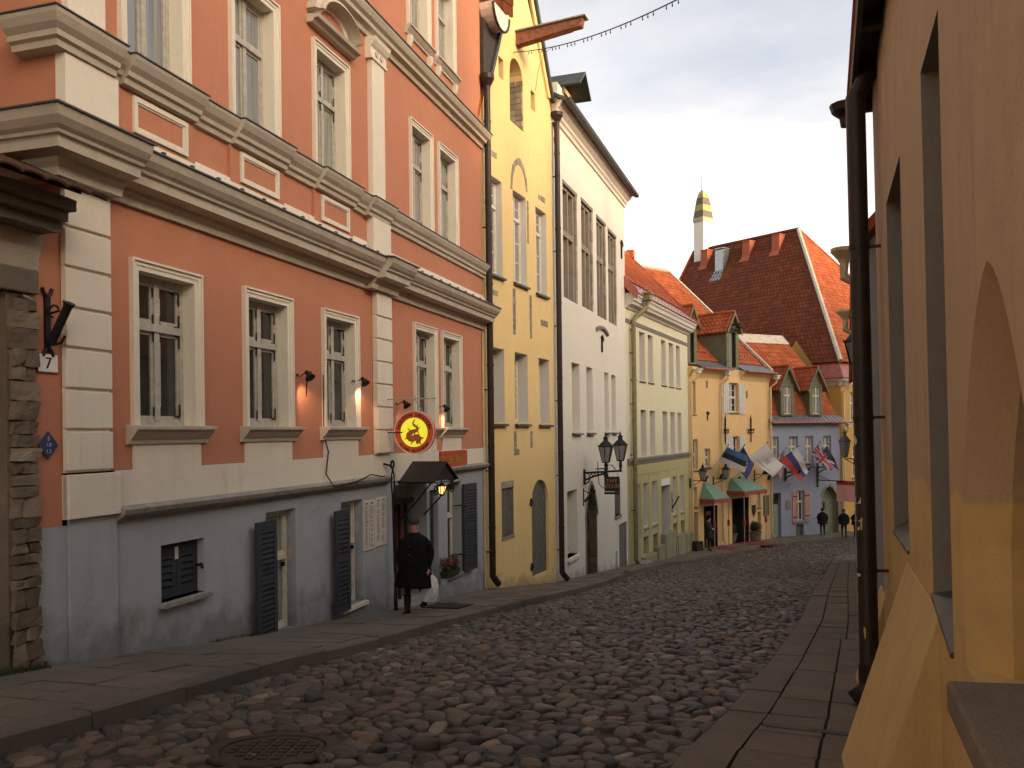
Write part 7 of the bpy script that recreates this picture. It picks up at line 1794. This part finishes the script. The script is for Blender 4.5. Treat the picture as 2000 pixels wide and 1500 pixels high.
# string of small bulbs across the street
T = empty('light_string', YE.W(2.3, .0, 10.3), 0, 'dark cable with tiny bulbs strung across the street against the sky', 'light string')
A, Bv = Vector((0, 0, 0)), Vector((5.0, 9.6, 6.75))-Vector(T.location)
pts = []
for i in range(49):
    t = i/48; p = A.lerp(Bv, t); p.z -= 1.15*4*t*(1-t)*.50; pts.append(p)
mb = MB().tube(pts, .013, 5); mb.build('cable', 'black', T)
bl = MB()
for i in range(4, 48): p = pts[i].lerp(pts[i-1], .3*(i % 3)); bl.tube([p, p+Vector((0, 0, -.04))], .008, 4); bl.lathe([(0, -.09), (.012, -.08), (.013, -.05), (.008, -.035)], p, 6)
bl.build('bulbs', 'iron', T)['kind'] = 'stuff'
MB().tube([pts[9], pts[9]+Vector((-.2, .1, -.1)), pts[9]+Vector((-.35, .0, -.55)), pts[9]+Vector((-.42, .1, -1.0))], .006, 4).build('loose_wire', 'black', T)
# pebbles and fallen leaves
r = random.Random(77)
for k in range(26):
    Y = r.uniform(4.8, 15); X = kl(Y)+.05+abs(r.gauss(0, 1.3)); 
    if X > interp(KRp, Y): continue
    z = road_z(X, Y)+.045; a = r.uniform(0, 6); q = r.uniform(.015, .03)
    o = MB().add([(-q, 0, 0), (-q*.3, q*.6, .006), (q, 0, .008), (-q*.3, -q*.6, .004)], [(0, 3, 2, 1)]).build('fallen_leaf', 'leaf_brown', None); o.location = (X, Y, z); o.rotation_euler = (r.gauss(0, .2), r.gauss(0, .2), a)
    tag(o, 'small fallen brown leaf lying on the cobbles', 'leaf', 'fallen leaves on the cobbles')
# ---------------------------------------------------------------- people
M['skin'] = simple('skin_tone', (.42, .20, .135), .6, vary=.08); M['coat_black'] = simple('black_coat_cloth', (.010, .009, .009), .85, vary=.3, scale=12, bump=.4); M['trousers_dark'] = simple('dark_trousers', (.020, .020, .024), .85); M['boot'] = simple('boot_leather', (.022, .017, .014), .5)
M['knit_grey'] = simple('grey_knit', (.045, .045, .043), .95, scale=60, bump=.6); M['jacket_navy'] = simple('navy_jacket', (.014, .017, .026), .85); M['jacket_dark'] = simple('dark_jacket', (.018, .016, .016), .85); M['jeans'] = simple('dark_jeans', (.028, .032, .045), .9); M['brown_legs'] = simple('brown_trousers', (.05, .028, .022), .9); M['hair_dark'] = simple('dark_hair', (.022, .016, .012), .8)
for k_ in ('coat_black', 'trousers_dark', 'jacket_navy', 'jacket_dark', 'jeans', 'brown_legs', 'knit_grey', 'boot', 'hair_dark'): M[k_].node_tree.nodes['Principled BSDF'].inputs['Specular IOR Level'].default_value = .08
M['doorman_red'] = simple('dark_maroon_livery', (.014, .009, .010), .8); M['glove'] = simple('white_glove', (.6, .58, .55), .8)
def skin_mesh(name, V, E, Rd, parent, mats, region, levels=1):
    me = bpy.data.meshes.new(name); me.from_pydata(V, E, []); o = bpy.data.objects.new(name, me); COL.objects.link(o)
    sk = o.modifiers.new('skin', 'SKIN'); sk.use_smooth_shade = True; sk.branch_smoothing = .4
    if not me.skin_vertices: me.skin_vertices.new() if hasattr(me.skin_vertices, 'new') else None
    for v, r in zip(me.skin_vertices[0].data, Rd): v.radius = (r if isinstance(r, tuple) else (r, r))
    for i, v in enumerate(me.skin_vertices[0].data): v.use_root = (i == 0)
    ss = o.modifiers.new('sub', 'SUBSURF'); ss.levels = levels; ss.render_levels = levels
    dg = bpy.context.evaluated_depsgraph_get(); m2 = bpy.data.meshes.new_from_object(o.evaluated_get(dg), depsgraph=dg)
    bpy.data.objects.remove(o); bpy.data.meshes.remove(me); m2.name = name
    m2.materials.clear()
    for m in mats: m2.materials.append(M[m])
    m2.polygons.foreach_set('material_index', [region(p.center) for p in m2.polygons]); m2.polygons.foreach_set('use_smooth', [True]*len(m2.polygons))
    ob = bpy.data.objects.new(name, m2); COL.objects.link(ob); ob.parent = parent; return ob
def ring(cx, cy, z, rx, ry, n=16, seed=0, amp=0.):
    r = random.Random(seed); return [(cx+rx*math.cos(2*math.pi*i/n)*(1+r.uniform(-amp, amp)), cy+ry*math.sin(2*math.pi*i/n)*(1+r.uniform(-amp, amp)), z) for i in range(n)]
def person(label, X, Y, face, h, mats, hands, feet, coat=None, head_yaw=0., hat=None, hair=True, z=None, bulk=1., group=None, elbows=None, bare=True):
    """figure facing +y in its own frame; hands / feet are (x, y, z) targets in units of a 1.7 m body"""
    T = empty('person', (X, Y, G(X, Y) if z is None else z), face, label, 'person', group); k = h/1.7
    S = lambda p: tuple(c*k for c in p)
    V, Ed, Rd = [], [], []
    def add(p, r, to=None):
        V.append(S(p)); Rd.append(tuple(c*k for c in r) if isinstance(r, tuple) else r*k)
        if to is not None: Ed.append((to, len(V)-1))
        return len(V)-1
    b = bulk
    pel = add((0, 0, .93), (.155*b, .12*b)); sp = add((0, .0, 1.10), (.15*b, .115*b), pel); chs = add((0, .005, 1.30), (.165*b, .12*b), sp); nb = add((0, .0, 1.44), (.075, .07), chs); nk = add((0, .015, 1.50), .056, nb); hd = add((0, .03, 1.58), (.07, .082), nk); tp = add((0, .022, 1.665), (.068, .082), hd)
    hand_pts = []
    for sx in (-1, 1):
        i = 0 if sx < 0 else 1
        sh = add((sx*.148*b, -.005, 1.375), .064*b, chs); hx, hy, hz = hands[i]
        ex, ey, ez = elbows[i] if elbows else (sx*.245*b, min(hy*.2, .02)-.05, 1.15)
        up = add(((sx*.150*b+ex)/2+sx*.01, (ey-.005)/2, (1.40+ez)/2), .056*b, sh); el = add((ex, ey, ez), .052*b, up); fo = add(((ex+hx)/2, (ey+hy)/2, (ez+hz)/2), .046*b, el); wr = add((hx, hy, hz), .032, fo)
        d = Vector((hx-ex, hy-ey, hz-ez)).normalized(); q = Vector((hx, hy, hz)); side = Vector((0, 1, 0)) if abs(d.y) < .7 else Vector((1, 0, 0)); side = (side-d*side.dot(d)).normalized(); inn = d.cross(side).normalized()*(1 if True else -1)
        pm = add(tuple(q+d*.055), (.032, .018), wr); hand_pts.append(q+d*.09)
        for f, ln in ((-.030, .070), (-.010, .082), (.010, .078), (.030, .062)):
            a = add(tuple(q+d*.095+side*f), .0095, pm); c = add(tuple(q+d*(.095+ln*.5)+side*f+inn*.006), .009, a); add(tuple(q+d*(.095+ln*.85)+side*f+inn*.026), .008, c)
        t = add(tuple(q+d*.05+side*.042), .011, pm); add(tuple(q+d*.085+side*.055+inn*.01), .009, t)
    knees = []
    for sx in (-1, 1):
        i = 0 if sx < 0 else 1; fx, fy, fz = feet[i][:3]; hp = add((sx*.085*b, 0, .89), .098*b, pel)
        kx, ky, kz = feet[i][3:6] if len(feet[i]) > 3 else ((sx*.09+fx)/2, fy*.5+.035, .50)
        th = add(((sx*.085+kx)/2, ky/2+.005, (.89+kz)/2), .082*b, hp); kn = add((kx, ky, kz), .060, th); cf = add(((kx+fx)/2, (ky+fy)/2-.02, (kz+fz)/2+.06), .056, kn); an = add((fx, fy, fz+.08), .042, cf); ml = add((fx, fy+.075, fz+.045), (.042, .034), an); add((fx, fy+.16, fz+.034), (.040, .026), ml)
    hk = [S(tuple(p)) for p in hand_pts]
    neck_z = 1.475*k
    def region(c):
        if c.z > neck_z: return 0
        if any((c-Vector(q)).length < .085*k for q in hk): return 0
        if c.z < .17*k: return 3
        return 2 if c.z < .86*k else 1
    body = skin_mesh('body', V, Ed, Rd, T, mats, region)
    if head_yaw:
        for v in body.data.vertices:
            if v.co.z > neck_z: 
                t = min(1, (v.co.z-neck_z)/(.06*k)); a = head_yaw*t; x, y = v.co.x, v.co.y-.02*k; v.co.x = x*math.cos(a)-y*math.sin(a); v.co.y = x*math.sin(a)+y*math.cos(a)+.02*k
    hd_ = empty('face', (0, .02*k, 0), head_yaw); hd_.parent = T
    f = MB()
    f.hexa([S(p) for p in ((-.016, .083, 1.572), (.016, .083, 1.572), (.011, .060, 1.572), (-.011, .060, 1.572))][::1], [S(p) for p in ((-.007, .078, 1.618), (.007, .078, 1.618), (.006, .06, 1.618), (-.006, .06, 1.618))])
    f.v = [(x, y+.014*k, z) for x, y, z in f.v]; f.build('nose', 'skin', hd_)
    for sx in (-1, 1):
        MB().lathe([(0, -.008), (.010, -.004), (.011, .002), (0, .009)], S((sx*.029, .083, 1.612)), 8).build('eye', 'black', hd_)
        MB().box(*[c*k for c in (sx*.029-.016, sx*.029+.016, .080, .090, 1.627, 1.633)]).build('eyebrow', 'hair_dark', hd_)
        MB().lathe([(0, -.03), (.012, -.02), (.016, .01), (.008, .03), (0, .032)], S((sx*.076, -.005, 1.595)), 8).build('ear', 'skin', hd_)
    MB().box(*[c*k for c in (-.022, .022, .078, .090, 1.548, 1.556)]).build('mouth', 'timber', hd_)
    if hair: MB().loft([ring(0, -.025*k, z_*k, rx*k, ry*k, 14) for z_, rx, ry in ((1.54, .072, .072), (1.60, .080, .085), (1.66, .080, .088), (1.71, .062, .07), (1.735, .02, .025))]).build('hair', 'hair_dark', hd_, smooth=True)
    if hat == 'beanie': MB().loft([ring(0, -.006*k, z_*k, rx*k, ry*k, 18) for z_, rx, ry in ((1.650, .088, .100), (1.675, .093, .106), (1.70, .088, .102), (1.735, .068, .08), (1.755, .035, .04), (1.76, .005, .005))]).build('beanie', 'knit_grey', hd_, smooth=True)
    if hat == 'top':
        MB().lathe([(.095, 0), (.15, .005), (.155, .015), (.098, .02), (.10, .17), (.0, .175)], S((0, 0, 1.66)), 18).build('top_hat', 'coat_black', hd_, smooth=False)
    if coat:
        mt, hem, spread = coat; n = 22; rg = []
        prof = [(1.485, .070, .075), (1.455, .100, .090), (1.42, .145, .112), (1.36, .182, .140), (1.25, .205, .160), (1.10, .225, .165), (.95, .235, .17), (.80, .25, .18), (hem+.05, .26+spread, .19+spread*.6), (hem, .262+spread, .192+spread*.6), (hem+.005, .22+spread, .15+spread*.6)]
        for j, (z_, rx, ry) in enumerate(prof):
            if z_ < hem: continue
            rg.append([((rx*b*math.cos(2*math.pi*i/n))*(1+.035*math.sin(i*3.1+j*.7)*(1.3-z_))*k, (ry*b*math.sin(2*math.pi*i/n)*(1+.05*math.sin(i*2.3+j))+.005)*k, z_*k) for i in range(n)])
        c = MB().loft(rg).build('coat', mt, T, smooth=True)
        bt = MB()
        for z_ in (1.25, 1.10, .95): bt.lathe([(0, 0), (.012, .003), (0, .006)], S((.03, .172*b, z_)), 8)
        bt.build('button', 'frame_grey', T)['kind'] = 'stuff'
    return T
# woman walking up the left pavement
wx, wy = -1.70, 14.75; wf = math.atan2(-.957, -.30)-math.pi/2
W_ = person('woman in black knee-length coat and grey cap walking up the pavement with a bag', wx, wy, wf, 1.60, ['skin', 'coat_black', 'trousers_dark', 'boot'],
       ((-.30, .06, .83), (.31, .02, .83)), ((-.10, -.17, .10, -.10, -.02, .50), (.11, .13, .0, .105, .11, .50)), ('coat_black', .50, .05), R_(-14), 'beanie', False, bulk=1.28)
wk = 1.60/1.7
MB().loft([ring(0, -.01*wk, z_*wk, rx*wk, ry*wk, 18, i, .05) for i, (z_, rx, ry) in enumerate(((1.43, .12, .11), (1.455, .112, .105), (1.485, .09, .09), (1.49, .07, .07)))]).build('scarf', 'knit_grey', W_, smooth=True)
for sx, fy, fz in ((-1, -.17, .10), (1, .13, 0)):
    x = sx*.105
    MB().loft([ring(x*wk, (fy*.95)*wk, (fz+z_)*wk, rx*wk, ry*wk, 12) for z_, rx, ry in ((.02, .050, .062), (.10, .052, .062), (.22, .062, .068), (.36, .068, .072), (.37, .064, .068))]).build('boot', 'boot', W_, smooth=True)
hand = W_.matrix_basis @ Vector((-.33*wk, .03*wk, .72*wk))
T = empty('carrier_bag', hand, wf, 'crumpled white plastic carrier bag held by the woman in black', 'carrier bag')
M['bag_white'] = simple('white_plastic', (.55, .53, .50), .35, vary=.12, scale=6, bump=.5)
r = random.Random(3); rg = []
for z_, rx, ry in ((-.46, .06, .05), (-.45, .13, .07), (-.34, .17, .08), (-.2, .16, .07), (-.08, .12, .05), (.0, .05, .03)):
    rg.append([(rx*math.cos(2*math.pi*i/14)*(1+r.uniform(-.12, .12))-.05*(z_/.46)*-1*-1, ry*math.sin(2*math.pi*i/14)*(1+r.uniform(-.25, .25)), z_) for i in range(14)])
MB().loft(rg).build('bag', 'bag_white', T); MB().tube([(-.03, 0, -.02), (-.015, 0, .06), (0.015, 0, .06), (.03, 0, -.02)], .008, 5).build('handle', 'bag_white', T)
T = empty('paper_roll', hand+Vector((-.14, -.05, .04)), wf, 'small rolled paper held beside the white carrier bag', 'paper roll'); MB().tube([(0, 0, 0), (.10, .06, -.02)], .028, 10).build('roll', 'paper', T)
# doorman
dx, dy = 10.62, 46.50
person('doorman in dark long coat and top hat standing by the left entrance', dx, dy, math.atan2(-.35, .9)-math.pi/2, 1.84, ['glove', 'doorman_red', 'trousers_dark', 'boot'], ((-.02, .20, 1.12), (.05, .22, 1.10)), ((-.09, 0, 0), (.09, .02, 0)), ('doorman_red', .62, .0), 0, 'top', True, bulk=1.05, elbows=((-.27, .04, 1.14), (.27, .04, 1.14)))
# three distant pedestrians
person('distant person in a dark jacket with back turned, before the arched doorway', 19.45, 53.75, math.atan2(.9, .3)-math.pi/2, 1.72, ['skin', 'jacket_dark', 'brown_legs', 'boot'], ((-.24, .03, .86), (.24, .03, .86)), ((-.10, .0, 0), (.10, .02, 0)), ('jacket_dark', .78, .0), 0, 'beanie', True, bulk=1.2)
person('distant person in a navy jacket walking, middle of the far three', 20.35, 52.6, math.atan2(-.9, -.3)-math.pi/2, 1.74, ['skin', 'jacket_navy', 'jeans', 'boot'], ((-.26, .10, .88), (.26, -.06, .88)), ((-.10, .17, 0), (.10, -.16, .03)), ('jacket_navy', .82, .0), .2, None, True, bulk=1.15)
person('distant person in black walking half hidden by the near drainpipe', 21.05, 52.45, math.atan2(-.9, -.3)-math.pi/2, 1.70, ['skin', 'coat_black', 'trousers_dark', 'boot'], ((-.25, .08, .88), (.14, .24, 1.10)), ((-.10, -.15, .02), (.10, .17, 0)), ('coat_black', .80, .0), 0, None, True, bulk=1.15)
